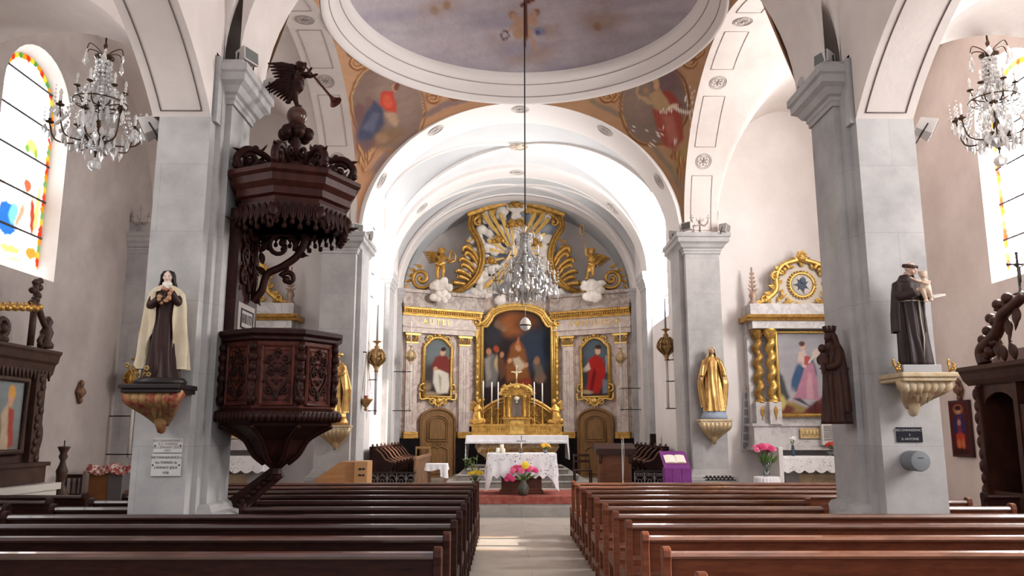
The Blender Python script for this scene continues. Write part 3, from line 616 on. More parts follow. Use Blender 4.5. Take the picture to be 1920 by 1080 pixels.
def rinceau(mb, c, u, w, W, H, th, k=1):              # symmetrical foliage filling a W x H field
    c, u, w = frame_uvn(c, u, w)
    for s in (1, -1):
        mb.tube(bez([c-w*H*.48, c+u*s*W*.1-w*H*.3, c+u*s*W*.30-w*H*.16, c+u*s*W*.40, c+u*s*W*.22+w*H*.18, c+u*s*W*.06+w*H*.06], 6), [th*(1-.02*i) for i in range(31)], 6)
        cscroll(mb, c+u*s*W*.22+w*H*.02, u*s, w, W*.16, 0, TAU*1.1, th*.9)
        cscroll(mb, c+u*s*W*.26+w*H*.30, u*s, w, W*.17, -PI/2, TAU*.95, th*.9)
        cscroll(mb, c+u*s*W*.27-w*H*.30, u*s, w, W*.15, PI/2, -TAU*.85, th*.9)
        for (a, b, da, db) in ((.1,.38,.3,.9),(.4,.22,.9,.5),(.42,-.12,.9,-.4),(.36,-.44,.7,-.7),(.1,-.12,.8,.6),(.08,.2,.5,.9),(.12,-.36,.9,-.2)):
            leaf(mb, c+u*s*W*a+w*H*b, u*s*da+w*db, u*db-w*s*da, W*.13, th*1.3, .1)
    for b in (-.42,-.2,.05,.3): leaf(mb, c+w*H*b, w, u, H*.14, th*1.6, .15)
    mb.ell(c+w*H*.46, th*1.8, n=8, m=6)
def cherub(mb, c, r, wing=True):
    c = V(c); mb.ell(c, (r,r*.95,r*1.12), n=14, m=10); mb.ell(c+V((0,-r*.92,-r*.08)), (r*.17,r*.2,r*.17)); mb.ell(c+V((0,-r*.78,-r*.5)), (r*.36,r*.22,r*.14))
    for s in (1,-1):
        mb.ell(c+V((s*r*.45,-r*.62,-r*.3)), (r*.34,)*3); mb.ell(c+V((s*r*.36,-r*.84,r*.16)), (r*.14,r*.1,r*.08))
        if wing:
            for k in range(3): mb.tube([c+V((s*r*.6,0,-r*.5)), c+V((s*r*(1.5+.15*k),.02,-r*(.1+.4*k))), c+V((s*r*(2.2-.25*k),.04,r*(.15-.6*k)))], [r*.3,r*.34,r*.08], 6, sq=.5)
    for i in range(12):
        a = PI*(i/11); mb.ell(c+V((r*.95*math.cos(a),-r*.25+r*.12*(i%2),r*.35+r*.8*math.sin(a))), r*.3, n=8, m=6)
def cloudlump(mb, c, sx, sz, n, g, sy=.5, r=.16):
    c = V(c)
    for i in range(n):
        a = TAU*i/n + g.uniform(-.3,.3); k = g.uniform(.45,1)
        mb.ell(c+V((sx*k*math.cos(a), -g.uniform(0,.06)*sy, sz*k*math.sin(a))), (r*g.uniform(.8,1.25), r*.55, r*g.uniform(.75,1.1)), n=12, m=8)
    mb.ell(c, (sx*.75, .08, sz*.75))
# ---------------- the great retable ----------------
GRP = 'parts of the high altar wall'
ret = thing('retable', 'tall marbled retable wall with gilt capitals closing the chancel behind the altar', 'retable', (0,25.4,.38))
LW = {}
for s in (1,-1):
    A = V((s*3.46,24.3,0)); B = V((s*1.24,25.5,0)); u = (B-A).normalized(); n = V((u.y*-s, u.x*s, 0))
    if n.y > 0: n = -n
    LW[s] = (A, u, n, (B-A).length)
def wp(s, a, z, d=0.): A, u, n, L = LW[s]; return A+u*a+n*d+V((0,0,z))
def wing_hit(s, px, py):
    A, u, n, L = LW[s]; r = ray(px, py); t = (A-CAMLOC).dot(n)/r.dot(n); q = CAMLOC+r*t; return (q-A).dot(u), q.z
def wbox(m, s, a0, a1, z0, z1, d0, d1):
    vs = [wp(s,a,z,d) for z in (z0,z1) for d in (d0,d1) for a in (a0,a1)]
    m.add(vs, [(0,2,3,1),(4,5,7,6),(0,1,5,4),(2,6,7,3),(0,4,6,2),(1,3,7,5)])
Lw = LW[1][3]
PIL = ((.10,.46),(1.86,2.22))
for s in (1,-1):
    m = MB(); wbox(m, s, -.02, Lw+.1, 1.5, 6.0, -.1, 0); wbox(m, s, 1.82,2.28,1.5,5.0,0,.03); wbox(m, s, .05,.5,1.5,5.0,0,.03); recalc(m.build('wing_panel', MARBLE, ret))
    for e0, e1 in ((-.05,.62),(1.75,Lw+.1)): m = MB(); wbox(m, s, e0, e1, .38, 1.55, -.1, .14); recalc(m.build('dado', BLACKW, ret))
    for a0, a1 in PIL:
        m = MB(); wbox(m, s, a0, a1, 1.72, 4.4, 0, .10)
        for k in range(3): wbox(m, s, a0+.05+k*.09, a0+.12+k*.09, 1.95, 4.25, .10, .112)
        p = recalc(m.build('pilaster', MARBLEL, ret))
        m = MB(); wbox(m, s, a0-.02,a1+.02,4.38,4.42,0,.13); wbox(m, s, a0-.06,a1+.06,4.62,4.68,0,.18)
        c = wp(s,(a0+a1)/2,4.42,.11); A, u, n, L = LW[s]
        for k in range(5): leaf(m, c+u*(-.15+.075*k), V((0,0,1))+n*.25, u, .19, .045, .3)
        for k in (-1,1): cscroll(m, c+u*k*.13+n*.03+V((0,0,.15)), u*k, V((0,0,1)), .07, -PI/2, TAU*.9, .024)
        m.build('capital', GOLDB, p)
        m = MB(); 
        for (z0, z1, d) in ((1.54,1.60,.17),(1.60,1.66,.14),(1.66,1.73,.16)): wbox(m, s, a0-.05, a1+.05, z0, z1, 0, d)
        recalc(m.build('pilaster_base', GOLD, p))
    # entablature: architrave, frieze, gilt moulding, attic
    m = MB(); wbox(m, s, -.06, Lw+.02, 4.70, 4.90, 0, .16); wbox(m, s, -.06, Lw+.02, 4.86, 4.92, 0, .20); wbox(m, s, -.06, Lw+.02, 4.92, 5.22, 0, .14); recalc(m.build('frieze', MARBLEL, ret))
    m = MB(); wbox(m, s, -.08, Lw+.04, 5.22, 5.28, 0, .2); wbox(m, s, -.08, Lw+.04, 5.28, 5.40, 0, .26)
    for k in range(34): m.ell(wp(s, -.05+k*.076, 5.34, .27), (.04,.04,.05), n=8, m=6)
    wbox(m, s, -.08, Lw+.04, 5.40, 5.46, 0, .32); recalc(m.build('gilt_moulding', GOLD, ret))
    m = MB(); wbox(m, s, -.1, Lw+.05, 5.46, 5.56, 0, .36); wbox(m, s, -.1, Lw+.05, 5.56, 5.90, 0, .28); wbox(m, s, -.1, Lw+.05, 5.90, 6.0, 0, .36); recalc(m.build('attic', MARBLED, ret))
    # gilt letters on the frieze
    import_txt = 'AUTEL' if s < 0 else 'PRIVILEGIE'
    fc = bpy.data.curves.new('lettering', 'FONT'); fc.body = import_txt; fc.size = .235; fc.extrude = .012; fc.align_x = 'CENTER'; fc.align_y = 'CENTER'; fc.space_character = 1.5 if s < 0 else 1.5
    fo = bpy.data.objects.new('tmp', fc); COL.objects.link(fo); dg = bpy.context.evaluated_depsgraph_get(); me = bpy.data.meshes.new_from_object(fo.evaluated_get(dg)); bpy.data.objects.remove(fo)
    A, u, n, L = LW[s]; uu = u if s < 0 else -u
    lo = bpy.data.objects.new('lettering', me); COL.objects.link(lo); me.materials.clear(); me.materials.append(GOLDB)
    ac = 1.05 if s < 0 else 1.10
    mt = Matrix((uu, V((0,0,1)), uu.cross(V((0,0,1))))).transposed().to_4x4(); mt.translation = wp(s, ac, 5.06, .155) - wloc(ret)
    lo.matrix_basis = mt; lo.parent = ret
    # pictures of the wings
    sd = 'left' if s < 0 else 'right'
    a0, a1, z0, z1 = .70, 1.62, 2.78, 4.52; ac = (a0+a1)/2
    pt = thing('framed_painting', ('painting of a kneeling figure in white and red, gilt rococo frame, above the left door' if s < 0 else 'painting of a standing figure in a red robe, gilt rococo frame, above the right door'), 'painting', wp(s, ac, z0, 0), 'side paintings of the retable')
    hw = (a1-a0)/2
    def top(t): return z1-.20*max(0, abs(t)-.55)/.45-.02*abs(t) if abs(t) > .55 else z1+.08*math.cos(t/.55*PI/2)
    cv = MB().grid(lambda x, y: wp(s, ac+(2*x-1)*hw, lerp(z0, top(2*x-1), y), .04), 64, 110).build('canvas', PAINT(.4), pt)
    q = verts(cv)+np.array(wloc(pt)); pxs = project(q)
    if s < 0:
        L_ = [('e',815,660,30,28,0,(104,112,112),25),('e',815,735,40,14,0,(60,44,38),12), ('p',[(800,690),(812,668),(826,664),(840,672),(842,690),(834,706),(814,708)],(116,48,42),5), ('e',826,660,5,7,10,(190,150,120),2.5), ('e',827,654,5,4,0,(60,40,34),2), ('p',[(836,672),(846,664),(850,660),(846,674)],(170,130,104),2.5),
              ('p',[(808,690),(820,692),(836,700),(838,722),(834,736),(814,738),(808,716)],(206,196,180),4), ('p',[(818,700),(824,708),(820,734)],(160,148,136),3), ('e',796,722,8,10,0,(140,118,98),6), ('e',812,690,4,4,0,(190,150,120),2), ('e',800,738,18,4,0,(150,130,106),4), ('e',800,700,8,16,0,(70,60,58),8)]
        base = (76,74,76)
    else:
        L_ = [('e',1125,660,26,26,0,(84,96,104),22),('e',1120,738,40,10,0,(64,48,44),8), ('p',[(1108,676),(1122,666),(1134,672),(1142,696),(1136,720),(1128,738),(1102,738),(1108,706)],(166,40,34),4), ('p',[(1118,690),(1124,700),(1116,736),(1110,736)],(120,26,26),3), ('e',1126,659,5,7,0,(206,166,136),2), ('e',1127,652,6,4,0,(70,46,36),2), ('p',[(1108,680),(1098,694),(1094,698),(1102,700),(1112,692)],(196,180,160),3),
              ('p',[(1140,668),(1148,664),(1150,690),(1142,700)],(150,160,168),3), ('e',1146,672,4,5,0,(206,170,140),2), ('p',[(1136,712),(1146,712),(1148,738),(1134,738)],(120,124,130),4), ('e',1104,736,12,4,0,(170,150,120),3), ('e',1100,712,8,16,0,(60,56,60),8)]
        base = (70,70,78)
    off = project([wp(s, ac, (z0+z1)/2, .04)])[0] - np.array([816.,690.] if s < 0 else [1121.,692.])
    setcol(cv, paint(pxs-off, base, L_, 5, .05, .8))
    m = MB(); A, u, n, L = LW[s]; Z = V((0,0,1))
    edge = [wp(s, ac+(2*x-1)*hw, top(2*x-1), .05) for x in [i/24 for i in range(25)]]
    loop = [wp(s,a0,z0,.05)]+edge+[wp(s,a1,z0,.05)]
    m.tube(loop+[loop[0]], .058, 8); m.tube([p+n*.04 for p in loop], .02, 6)
    for i in range(1, 24, 2): leaf(m, edge[i]+Z*.02+n*.02, Z+u*(i-12)*.05, u, .13, .035, .2)
    for k in (-1,1):
        cscroll(m, wp(s,ac+k*.28,z1+.02,.07), u*k, Z, .12, 0, TAU*.9, .03)
        cscroll(m, wp(s,ac+k*(hw+.03),z0+.25,.08), u*k, Z, .14, PI*.6, -PI*1.2, .035); leaf(m, wp(s,ac+k*(hw+.03),z0+.35,.06), Z, u, .26, .05)
        m.tube(bez([wp(s,ac+k*(hw+.14),z0+.12,.08), wp(s,ac+k*(hw+.10),z0-.08,.1), wp(s,ac+k*hw*.72,z0-.05,.1), wp(s,ac+k*.22,z0-.12,.1)],6), .034, 6)
        cscroll(m, wp(s,ac+k*.20,z0-.16,.1), u*k, Z, .13, PI, -PI*.9, .035)
    for k in range(7): a = PI+PI*k/6; leaf(m, wp(s,ac,z0-.12,.1), u*math.cos(a)+Z*math.sin(a), u*math.sin(a)-Z*math.cos(a), .24, .045, .15)
    m.ell(wp(s,ac,z0-.12,.14), (.09,.05,.1)); cherub(m, wp(s,ac,z1+.14,.12), .05, False)
    m.build('frame', GOLDB, pt)
    # wooden door under the picture
    dr = thing('door_%d' % (1 if s < 0 else 2), 'brown panelled arched wooden door in the %s wing of the retable' % sd, 'door', wp(s, ac, .38, 0), 'arched doors of the retable'); dr['kind'] = 'structure'
    h = .56; zc = 2.06
    def arc(a, w, z0_, zs, rise, d, nn=16): return [wp(s,a-w,z0_,d)]+[wp(s,a-w*math.cos(PI*i/nn),zs+rise*math.sin(PI*i/nn),d) for i in range(nn+1)]+[wp(s,a+w,z0_,d)]
    DW = M('door_wood', (.27,.14,.052), .45, var=(.18,.088,.032), vs=3, stretch=(5,5,1), bump=.1)
    m = MB(); a = arc(ac,h,.38,zc,.36,.02); b = arc(ac,h,.38,zc,.36,.10); k = len(a); m.add(a+b, [tuple(range(k,2*k))]+[(i,i+1,i+1+k,i+k) for i in range(k-1)]); recalc(m.build('leaf', DW, dr))
    m = MB(); m.tube(arc(ac,h,.38,zc,.36,.11), .045, 6); m.build('door_frame', DW, dr)
    m = MB(); a = arc(ac,.34,1.45,2.0,.22,.115); m.tube(a+[a[0]], .022, 6); a = arc(ac,.27,1.52,1.98,.18,.12); m.tube(a+[a[0]], .014, 6); m.build('upper_panel', DW, dr)
    m = MB(); a = [wp(s,ac-.34,.5,.115),wp(s,ac-.34,1.2,.115),wp(s,ac-.12,1.3,.115),wp(s,ac,1.24,.115),wp(s,ac+.12,1.3,.115),wp(s,ac+.34,1.2,.115),wp(s,ac+.34,.5,.115)]; m.tube(a+[a[0]], .022, 6)
    cscroll(m, wp(s,ac-.08,1.33,.12), u, Z, .09, 0, TAU*.8, .02); cscroll(m, wp(s,ac+.08,1.33,.12), -u, Z, .09, 0, TAU*.8, .02); m.build('lower_panel', DW, dr)
# middle wall
m = MB(); m.box(-1.6,1.6,25.5,25.9,.38,6.0); m.build('middle_panel', MARBLE, ret)
m = MB(); m.box(-3.3,3.3,25.6,25.8,.38,6.0); m.box(-1.75,1.75,25.3,25.6,.38,1.9); m.build('back_wall', BLACKW, ret)
# the large altar painting
ap = thing('altar_painting', 'large dark altar painting of robed figures, shouldered gilt frame, behind the tabernacle', 'painting', (0.03,25.45,2.2))
CX, HW = .03, 1.10
def ctop(t):
    a = abs(t)
    if a > .86: return 5.02
    if a > .72: return 5.02+.20*math.sin((.86-a)/.14*PI/2)
    return 5.22+.36*math.sqrt(max(0,1-(a/.74)**2))
cv = MB().grid(lambda x, y: V((CX+(2*x-1)*HW, 25.40, lerp(2.2, ctop(2*x-1), y))), 100, 140).build('canvas', PAINT(.35), ap)
L_ = [('g',580,760,(34,22,20),.7), ('e',960,600,28,22,0,(134,80,44),18), ('e',985,596,22,14,0,(96,58,34),14), ('e',1000,650,34,40,0,(46,54,66),22), ('e',925,620,16,20,0,(52,50,54),14), ('e',935,600,9,7,30,(110,84,66),5), ('e',945,608,6,4,0,(128,96,74),4),
      ('p',[(958,640),(966,632),(976,632),(984,648),(992,700),(984,716),(950,716),(946,680)],(122,74,40),7), ('p',[(966,640),(971,622),(976,640)],(170,100,56),3), ('e',971,644,5,6,0,(176,126,92),3), ('p',[(960,664),(972,660),(986,676),(972,690)],(180,160,136),5), ('e',955,668,4,4,0,(190,140,104),3), ('e',986,676,4,4,0,(180,130,96),3),
      ('p',[(908,664),(916,654),(926,656),(934,690),(930,716),(910,716)],(110,104,100),6), ('p',[(908,664),(918,660),(920,700),(912,706)],(140,132,122),4), ('e',916,650,5,6,0,(170,120,86),3), ('e',930,646,5,6,0,(150,70,46),3), ('p',[(930,660),(944,664),(950,690),(938,704)],(92,60,44),5), ('e',940,656,4,5,0,(170,120,90),3), ('e',930,672,3,14,0,(170,150,110),2.5),
      ('e',1006,668,6,8,0,(140,100,76),4), ('p',[(1000,676),(1014,674),(1022,700),(1004,706)],(96,84,76),6), ('e',1012,700,10,10,0,(110,86,70),7), ('e',968,720,40,14,0,(64,40,30),12), ('e',984,708,12,8,0,(124,52,36),6), ('e',1026,640,10,30,0,(30,32,40),10)]
off = project([(CX,25.4,4.0)])[0]-np.array([969.,664.])
setcol(cv, paint(project(verts(cv)+np.array(wloc(ap)))-off, (48,40,40), L_, 8, .06, 1.))
m = MB(); loop = [V((CX-HW,25.36,1.95))]+[V((CX+(2*x-1)*HW, 25.36, ctop(2*x-1))) for x in [i/48 for i in range(49)]]+[V((CX+HW,25.36,1.95))]
m.tube(loop, .055, 8)
big = [V((CX+(q.x-CX)*1.13, 25.38, q.z if i in (0,50) else q.z+.12)) for i, q in enumerate(loop)]
m.tube(big, .075, 8); m.tube([lerp(a,b,.5)+V((0,-.02,0)) for a, b in zip(loop,big)], .03, 6)
for k in range(-14,15):
    i = 25+int(k*1.4); q = big[max(1,min(49,i))]; leaf(m, q+V((0,-.05,0)), V((k*.06,0,1)), V((1,0,0)), .10, .03, .2)
for s in (1,-1):
    cscroll(m, V((CX+s*1.28,25.30,5.12)), V((s,0,0)), V((0,0,1)), .16, 0, TAU*1.05, .05); leaf(m, V((CX+s*1.25,25.3,4.95)), V((s*.1,0,-1)), V((1,0,0)), .42, .08, .08)
    for z in (4.4,3.9,3.4,2.9): m.ell(V((CX+s*1.25,25.30,z)), (.05,.04,.1)); leaf(m, V((CX+s*1.25,25.3,z-.05)), V((0,0,-1)), V((1,0,0)), .2, .05, .1)
m.build('frame', GOLDB, ap)
# ---------------- sunburst glory above ----------------
gl = thing('sunburst_glory', 'gilded sunburst with clouds, triangle and cherub heads over the retable, scrolled frame', 'sculpture', (0,25.5,5.95))
g = random.Random(3); GY = 25.45
m = MB(); half = [(2.0,5.95),(1.55,6.15),(1.28,6.6),(1.2,7.1),(1.34,7.6),(1.42,8.1),(1.38,8.55),(1.6,8.68),(1.5,8.84),(.9,9.0),(.45,9.12)]
poly = [(x,z) for x,z in half]+[(-x,z) for x,z in half[::-1]]
m.prism(poly, (0,25.75,0), (1,0,0), (0,0,1), (0,-.2,0)); m.build('back_panel', SKYB, gl)
m = MB()
for i in range(41):      # bowed gilt cornice on top
    pass
top = [V((1.55*t, GY-.02, 8.60+.42*(1-abs(t)**1.6))) for t in [-1+i/16 for i in range(33)]]
m.sweep(top, [(-.20,-.16),(.02,-.22),(.08,-.05),(.16,0),(.2,.1),(.16,.14),(-.2,.14)], sm=False); recalc(m.build('crest_cornice', GOLD, gl))
TC = V((-.05, GY-.16, 7.32))
for a0, L1 in ((127,1.75),(119,1.7),(108,1.5),(97,1.0),(64,1.6),(55,1.75),(47,1.7),(36,1.25),(150,1.05),(166,.85),(20,1.0),(5,.8),(195,.9),(229,1.5),(237,1.4),(245,1.15),(-49,1.5),(-57,1.35),(-35,1.0),(-70,.9)):      # bundles of gilt rays
    a = R(a0); m = MB()
    for k in (-1.5,-.5,.5,1.5):
        b = a+k*.022; d = V((math.cos(b),0,math.sin(b))); m.tube([TC+d*.34+V((0,.0,0)), TC+d*L1*(1-.05*abs(k))+V((0,-.06 if L1 > 1.3 else -.02,0))], [.014,.026], 4, sm=False)
    m.build('ray', GOLDB, gl)
for i in range(34):      # swelling clouds between the rays
    a = TAU*(i*.381966); rr = .50+.85*((i*7)%11)/11
    lim = min(1.18/max(.2,abs(math.cos(a))), (1.30 if math.sin(a) > 0 else 1.2)/max(.2,abs(math.sin(a)))); rr = min(rr, lim)
    c = TC+V((rr*math.cos(a), .10, rr*math.sin(a))); m = MB(); d = V((math.cos(a),0,math.sin(a))); e = V((-d.z,0,d.x))
    for k in range(6):
        t = -.30+.13*k; q = c+d*t+e*g.uniform(-.05,.05)*(1+k*.4); r = (.064+.020*k)*g.uniform(.85,1.15)
        m.ell(q, (r*1.15,r*.75,r), n=12, m=8)
    blob(m, 'cloud', CLOUD, gl, .02, 1)
for (x, z, sx, sz) in ((-1.15,6.15,.42,.2),(1.15,6.15,.42,.2),(-.75,6.4,.3,.22),(.8,6.4,.3,.22),(0,6.25,.5,.2),(-1.65,6.05,.25,.13),(1.65,6.05,.25,.13)):
    m = MB(); cloudlump(m, (x,GY-.05,z), sx, sz, 10, g, r=.12); blob(m, 'cloud', CLOUD if abs(x) < 1.5 else SKYB, gl, .02, 1)
m = MB(); cloudlump(m, (0,GY-.14,8.93), .30, .16, 9, g, r=.13); cloudlump(m, (0,GY-.14,8.62), .12, .12, 5, g, r=.1); blob(m, 'cloud', CLOUD, gl, .025, 3)
m = MB(); cherub(m, (0,GY-.32,8.98), .12); m.build('cherub_head', GOLD, gl)
for (x, z, r) in ((-.14,8.34,.11),(.14,8.36,.11),(-.58,7.82,.11),(.60,7.72,.11),(-.8,7.12,.10),(.62,7.06,.10)):
    m = MB(); cherub(m, (x,GY-.22,z), r); m.build('cherub_head', GOLD, gl)
m = MB(); m.prism([(-.27,-.20),(.27,-.20),(0,.32)], (-.07,GY-.36,7.30), (1,0,0), (0,0,1), (0,.06,0)); m.build('triangle', M('triangle_gold', (.80,.52,.22), .45, .4), gl)
for s in (1,-1):         # S-scrolled sides with acanthus
    m = MB(); S = bez([(s*1.42,GY-.1,8.62),(s*1.47,GY-.12,8.25),(s*1.24,GY-.15,7.85),(s*1.10,GY-.15,7.3),(s*1.2,GY-.15,6.75),(s*1.55,GY-.15,6.3),(s*2.05,GY-.12,6.08)], 8)
    m.sweep(S, [(-.09,-.07),(-.03,-.10),(.03,-.07),(.09,-.10),(.11,.05),(-.11,.05)], up=(0,-1,0), sm=True)
    for dx in (-.05,.05): m.tube([p+V((dx,-.1,0)) for p in S], .022, 6)
    recalc(m.build('scroll_frame', GOLD, gl))
    m = MB(); cscroll(m, V((s*1.22,GY-.18,8.42)), V((s,0,0)), V((0,0,1)), .17, PI/2, -PI*1.3, .06); m.ell((s*1.20,GY-.2,8.42),(.07,.06,.07))
    m.build('scroll_end', GOLD, gl); m = MB()
    cscroll(m, V((s*1.52,GY-.14,7.5)), V((s,0,0)), V((0,0,1)), .22, -PI*.2, PI*1.3, .06)
    for k in range(7):       # broad plume of overlapping lobes that curl over at the tips
        f = k/6; z0 = lerp(6.35,7.0,f); x0 = lerp(1.55,1.13,f); hx = lerp(.42,.50,f)-.10*(k%2); hz = lerp(.05,.62,f)
        m.tube(bez([V((s*x0,GY-.12,z0)), V((s*(x0+hx*.45),GY-.16,z0+hz*.62)), V((s*(x0+hx*.95),GY-.22,z0+hz*.92)), V((s*(x0+hx*1.16),GY-.28,z0+hz*.80)), V((s*(x0+hx*1.10),GY-.30,z0+hz*.66))],6), [lerp(.055,.10,min(1,i/10)) if i < 14 else lerp(.10,.035,(i-14)/10) for i in range(25)], 8, sq=.7)
    for (x, z, dx, dz, L, w) in ((1.3,8.0,.6,-.9,.3,.08),(1.2,7.0,.5,-.9,.4,.09),(1.45,7.78,.9,.1,.22,.07)): leaf(m, (s*x,GY-.12,z), (s*dx,-.1,dz), (dz,0,-s*dx), L, w, .2)
    m.build('acanthus', GOLD, gl)
# end volutes and putti standing on the cornice
def child(mb, c, k, face=1, arms=None, legs=None, lean=0., armr=.052):
    """a plump winged child, k = height; face = +1 looks towards +x"""
    c = V(c); q = lambda x, y, z: c+V((x*face*k, y*k, z*k))
    mb.ell(q(0,0,.52), (.13*k,.12*k,.13*k)); mb.ell(q(.02,-.01,.66), (.125*k,.11*k,.12*k)); mb.ell(q(.01,-.06,.56),(.1*k,.09*k,.1*k))
    mb.tube([q(.02,0,.74),q(.03,-.01,.80)], [.06*k,.055*k], 8); mb.ell(q(.04,-.02,.895), (.105*k,.105*k,.115*k), n=14, m=10)
    mb.ell(q(.09,-.10,.88), (.022*k,.025*k,.02*k)); mb.ell(q(.06,-.09,.855),(.05*k,.04*k,.04*k))
    for i in range(14):
        a = i*2.4; mb.ell(q(.03+.085*math.cos(a),.02+.085*math.sin(a),.95+.035*math.cos(i*1.7)), .04*k, n=8, m=6)
    legs = legs or [[(-.06,0,.46),(-.09,-.05,.25),(-.08,.02,.03)],[(.07,0,.46),(.10,-.07,.27),(.07,0,.03)]]
    for l in legs:
        mb.tube(bez([q(*p) for p in l],5), [lerp(.092,.042,i/10)*k for i in range(11)], 8); e = V(l[-1]); mb.ell(q(e.x+.04,e.y-.03,e.z-.0), (.07*k,.045*k,.035*k))
    for a in arms:
        mb.tube(bez([q(*p) for p in a],5), [lerp(armr,.03,i/10)*k for i in range(11)], 8); e = V(a[-1]); f = (e-V(a[-2])).normalized(); mb.ell(q(*e), .036*k, n=8, m=6)
        for j in range(4): mb.tube([q(*e), q(*(e+f*.04+V((0,.012*(j-1.5),.006*j)))), q(*(e+f*.065+V((0,.012*(j-1.5),-.012))))], .011*k, 5)
        mb.tube([q(*e), q(*(e+f*.02+V((.01,-.03,.02))))], .012*k, 5)
def wingmesh(mb, c, d, L, wd):              # feathered wing: d = direction it points
    c, d = V(c), V(d).normalized(); a = d.cross(V((0,1,0))).normalized()
    if a.z < 0: a = -a
    for i in range(7):
        t = i/6; b = c+a*(wd*(.5-t)); e = b+d*L*(1-.45*t)-a*wd*.25*t; mb.tube([b*.98+c*.02, lerp(b,e,.55)+a*wd*.1, e], [wd*.16,wd*.15,wd*.06], 6, sq=.45)
    mb.tube([c-a*wd*.1, c+a*wd*.55+d*L*.2, c+a*wd*.5+d*L*.8], [wd*.2,wd*.18,wd*.08], 6, sq=.6)
GY2 = 24.55
for s in (1,-1):
    sd = 'left' if s < 0 else 'right'
    vo = thing('gilt_volute', 'gilt curled volute at the %s end of the retable cornice, beside a cloud' % sd, 'ornament', (s*3.0,GY2,6.0), 'gilt volutes on the cornice')
    m = MB(); cc = V((s*2.95,GY2,6.42)); pts = bez([(s*2.05,25.05,6.12),(s*2.35,24.9,6.08),(s*2.68,GY2,6.14)],6)[:-1]+spiral(cc, V((s,0,0)), V((0,0,1)), .34, .04, -PI*.75, TAU*1.25, 34)
    m.sweep(pts, [(-.09,-.05),(.0,-.075),(.09,-.05),(.09,.04),(-.09,.04)], up=[V((0,-1,0)).cross(V((1,0,0)))*0+ (V((0,0,1)) if i < 4 else (cc-p).normalized()*-1) for i, p in enumerate(pts)], sm=True)
    m.ell(cc, (.05,.1,.05)); recalc(m.build('volute_band', GOLD, vo))
    m = MB()
    for k in range(5): leaf(m, (s*(3.1+.07*k),GY2,6.62-.13*k), (s*.8,-.1,.4-.3*k), (.4,0,-s), .3-.02*k, .07, .25)
    leaf(m, (s*2.9,GY2-.08,6.75), (s,0,.3), (0,0,1), .3, .07, .2); m.build('leaf_carving', GOLD, vo)
    pu = thing('putto_statue', ('gilded winged child holding a small harp, on a white cloud left of the sunburst' if s < 0 else 'gilded winged child raising a thin staff, on a white cloud right of the sunburst'), 'statue', (s*2.36,GY2,6.0), 'gilded children on the cornice')
    m = MB(); cloudlump(m, (s*2.36,GY2-.12,6.15), .30, .22, 12, g, r=.125); cloudlump(m, (s*2.3,GY2-.3,5.80), .24, .12, 6, g, r=.13); blob(m, 'cloud', CLOUD, pu, .02, 1)
    m = MB(); H = 1.0; b0 = V((s*2.36,GY2-.1,6.36))
    if s < 0: child(m, b0, H, 1, arms=[[(.10,-.06,.72),(.22,-.1,.60),(.30,-.12,.62)],[(-.08,-.06,.70),(.06,-.17,.58),(.2,-.2,.66)]])
    else: child(m, b0, H, -1, arms=[[(.10,-.02,.72),(.2,-.04,.80),(.215,-.05,.98)],[(-.10,-.06,.70),(-.04,-.17,.60),(.1,-.2,.58)]], legs=[[(-.06,0,.46),(.02,-.16,.38),(.0,-.1,.10)],[(.07,0,.46),(.14,-.1,.27),(.16,0,.03)]])
    m.tube([b0+V((-.14*H,-.1,.50*H)), b0+V((0,-.15,.44*H)), b0+V((.15,-.1,.52*H))], [.05,.07,.05], 8)
    blob(m, 'body', GOLD, pu, .017, 2)
    m = MB(); wingmesh(m, b0+V((s*.08*1,.10,.72*H)), (s,.1,.10 if s < 0 else -.35), .50, .26); wingmesh(m, b0+V((-s*.05,.12,.72*H)), (s*.55,.1,.5), .3, .2); m.build('wing', GOLD, pu)
    m = MB()
    if s < 0:
        hb = b0+V((.34,-.16,.55)); m.tube([hb+V((-.10,0,-.06)),hb+V((.0,0,.34))], .025, 6); m.tube([hb+V((-.10,0,-.06)),hb+V((.12,0,0))], .03, 6); m.tube(bez([hb+V((.12,0,0)),hb+V((.13,0,.2)),hb+V((0,0,.34))],6), .022, 6)
        for k in range(5): m.tube([hb+V((-.06+.035*k,0,-.03)),hb+V((-.07+.035*k+.05,0,.10+.04*k))], .006, 4)
        m.build('harp', GOLD, pu)
    else:
        st = b0+V((-.215,-.06,.98)); m.tube([st+V((.05,0,-.2)),st,st+V((-.07,0,.42))], .014, 6); m.tube([st+V((-.1+.06*math.cos(TAU*i/16),0,.60+.18*math.sin(TAU*i/16))) for i in range(17)], .014, 6); m.build('staff', GOLD, pu)
